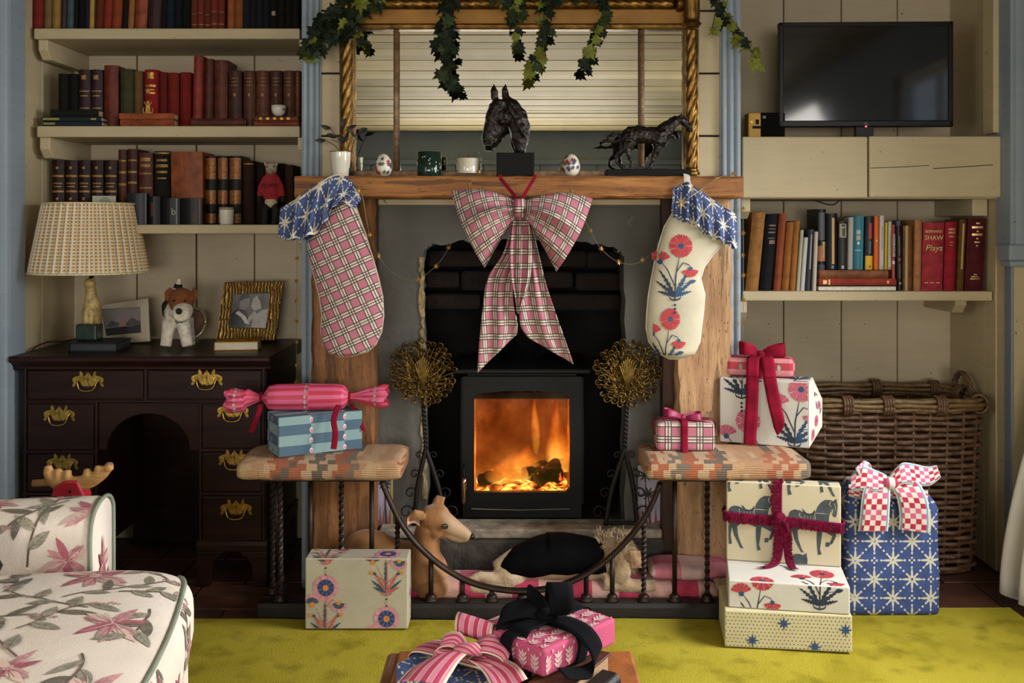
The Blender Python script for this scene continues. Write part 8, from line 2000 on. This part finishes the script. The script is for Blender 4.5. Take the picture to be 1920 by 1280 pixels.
# old books under the pink gift
ob_ = thing('old_book', 'thick old book with beige page edges under pink gift', 'book', V((.10, 1.70, ZTB)))
BMx = Matrix.Translation((-.057, 1.697, ZTB+.001)) @ Matrix.Rotation(radians(-31), 4, 'Z')
MB().box(.095, .165, -.07, .17, 0, .004, 0, BMx).box(.095, .165, -.07, .17, .042, .046, 0, BMx).box(.095, .099, -.07, .17, 0, .046, 0, BMx).build('cover', bookmat('#4a2e1e', 'leather'), ob_, bevel=.001, seg=1)
PGM = Mat('page_edges'); PGM.set(rough=.9); pn_ = PGM.noise(30, 4, (.3, .3, 40)); PGM.color(PGM.ramp(pn_, [(.3, '#8a6a4a'), (.7, '#b08e68')])); PGM.bump(pn_, .4, .002)
MB().box(.099, .161, -.066, .166, .004, .042, 0, BMx).build('pages', PGM.m, ob_)
bb_ = thing('black_album', 'black leather album with rounded spine beside the old book', 'book', V((.20, 1.68, ZTB)))
BM2 = BMx @ Matrix.Translation((.168, .03, 0))
MB().prism([(.0, 0)]+[(.022+.0125*cos(t), .0165+.0165*sin(t)) for t in [(-pi/2+pi*k/10) for k in range(11)]]+[(.0, .033)], -.07, .10, 'xz', 0, BM2).build('cover', bookmat('#17140f', 'leather'), bb_, smooth=True, angle=40)
MB().box(.001, .02, -.068, .0985, .004, .029, 0, BM2).build('pages', PAGE, bb_)
# pink leaf-print gift
LEAFP = pm('rose_cotton_wrap', '#b4486a', .85, var=.06, vs=8, bump=.2, bs=300)
gP = Gift('wrapped_gift', 'pink leaf-print gift with black velvet ribbon on old books', V((-.062, 1.762, ZTB+.049)), .158, .046, .19, radians(-44), LEAFP, bevel=.006)
pt = Print()
for i in range(-4, 9):
    for j in range(-1, 8):
        x, y = .004+i*.027+(.0135 if j % 2 else 0), .004+j*.032
        pt.line([(x, y), (x+.001, y+.027)], .0034, 0)
        for k in range(3):
            for s_ in (-1, 1): pt.leaf(x, y+.005+.0075*k, pi/2-s_*.8, .0135, .0058, 0)
        pt.leaf(x, y+.024, pi/2, .008, .005, 0)
gP.print(pt, [pm('pale_leaf_print', '#cfa8a4', .85)])
BV = Mat('midnight_velvet'); BV.set(rough=.9, spec=.12); BV.color(BV.ramp(BV.noise(18, 4), [(.3, '#040406'), (.7, '#0a0b10')])); BV = BV.m
G_ = gP.L
ribbon([G_(.08, -.003, .0), G_(.08, -.003, .047), G_(.08, .09, .0485), G_(.08, .193, .047), G_(.08, .193, .0)], (G_(.014, 0, 0)-G_(0, 0, 0)), BV, gP.t)
ribbon([G_(-.003, .09, .0), G_(-.003, .09, .047), G_(.08, .09, .049), G_(.161, .09, .047), G_(.161, .09, .0)], (G_(0, .014, 0)-G_(0, 0, 0)), BV, gP.t)
K = G_(.08, .09, .054)
ribbon([K, K+.8*V((-.035, .0, .02)), K+.8*V((-.085, -.02, .018)), K+.8*V((-.10, -.03, .004)), K+.8*V((-.06, -.02, .002)), K], [.82*V((.004, .014, .008)), .82*V((.004, .022, .012)), .82*V((.006, .024, .012)), .82*V((.006, .022, .01)), .82*V((.004, .018, .006)), .82*V((.004, .01, .006))], BV, gP.t, 'bow_loop')
ribbon([K, K+.8*V((.022, .03, .03)), K+.8*V((.030, .036, .058)), K+.8*V((.032, .008, .072)), K+.8*V((.034, -.028, .056)), K+.8*V((.030, -.034, .024)), K+.8*V((.01, -.006, .004))], [.82*V((.012, .004, 0)), .82*V((.024, .004, .002)), .82*V((.027, .002, 0)), .82*V((.027, 0, 0)), .82*V((.026, 0, -.002)), .82*V((.022, .002, 0)), .82*V((.012, .004, 0))], BV, gP.t, 'bow_loop')
ribbon([K, K+.8*V((-.02, .015, .03)), K+.8*V((-.036, .03, .06))], [.82*V((.012, 0, .006)), .82*V((.018, 0, .01)), .82*V((.002, 0, .002))], BV, gP.t, 'bow_tail')
MB().ball(K+.8*V((0, -.004, .004)), (.018, .016, .014), 12, 8).build('bow_knot', BV, gP.t, smooth=True)
ribbon([K, K+.8*V((.04, -.035, .006)), K+.8*V((.08, -.075, -.002)), K+.8*V((.105, -.10, -.035)), K+.8*V((.085, -.13, -.06)), K+.8*V((.03, -.16, -.052))], [.82*V((.012, .012, 0)), .82*V((.015, .015, .002)), .82*V((.016, .014, .004)), .82*V((.012, .016, .006)), .82*V((-.004, .018, .006)), .82*V((-.01, .016, .004))], BV, gP.t, 'bow_tail')
ribbon([K, K+.8*V((-.03, -.045, .004)), K+.8*V((-.055, -.07, .002)), K+.8*V((-.07, -.082, -.03))], [.82*V((.016, -.008, 0)), .82*V((.02, -.012, 0)), .82*V((.02, -.014, 0)), .82*V((.02, -.014, 0))], BV, gP.t, 'bow_tail')
# ================================================================== CURTAIN
CUR = pm('cream_curtain', '#cfc8bc', .9, var=.06, vs=5, bump=.2, bs=200)
cr_ = thing('curtain', 'white curtain with embroidered sprigs at the right window', 'curtain', (1.68, 3.1, .01))
def curt(u, v, off=0):
    z = lerp(.02, 2.12, v); flare = (1-smooth01(v*1.9)); y = lerp(2.72, 3.26, u)
    x0 = 1.80-.17*flare*smooth01(u*1.3)-.04*(1-v)
    return Vector((x0-off+(.030+.02*flare)*sin(u*2*pi*5.5+.8*v), y+.01*sin(9*u+3*v), z+.012*sin(u*30)*(1-v)))
o = MB().grid(lambda u, v: curt(u, v), 90, 40).build('fabric', CUR, cr_, smooth=True, fix=False); q = o.modifiers.new('thick', 'SOLIDIFY'); q.thickness = .003
pt = Print()
for i in range(3):
    for j in range(7):
        x, y = .2+.3*i+(.12 if j % 2 else 0), .03+.13*j
        pt.disc(x, y+.03, .012, 0, 10, .02); pt.leaf(x, y, 1.2, .035, .014, 1); pt.leaf(x+.01, y+.005, 2.2, .03, .012, 1)
pt.build('embroidered_sprigs', [pm('ochre_thread', '#b07a34', .9), pm('blue_thread', '#4a6278', .9)], cr_, lambda u, v, l: curt(u, v, .006+l*40), maxe=.01)
MB().tube([(1.80, 2.7, 2.13), (1.80, 3.29, 2.13)], .012, 10).build('pole', pm('curtain_pole', '#2a2018', .5), cr_, smooth=True)
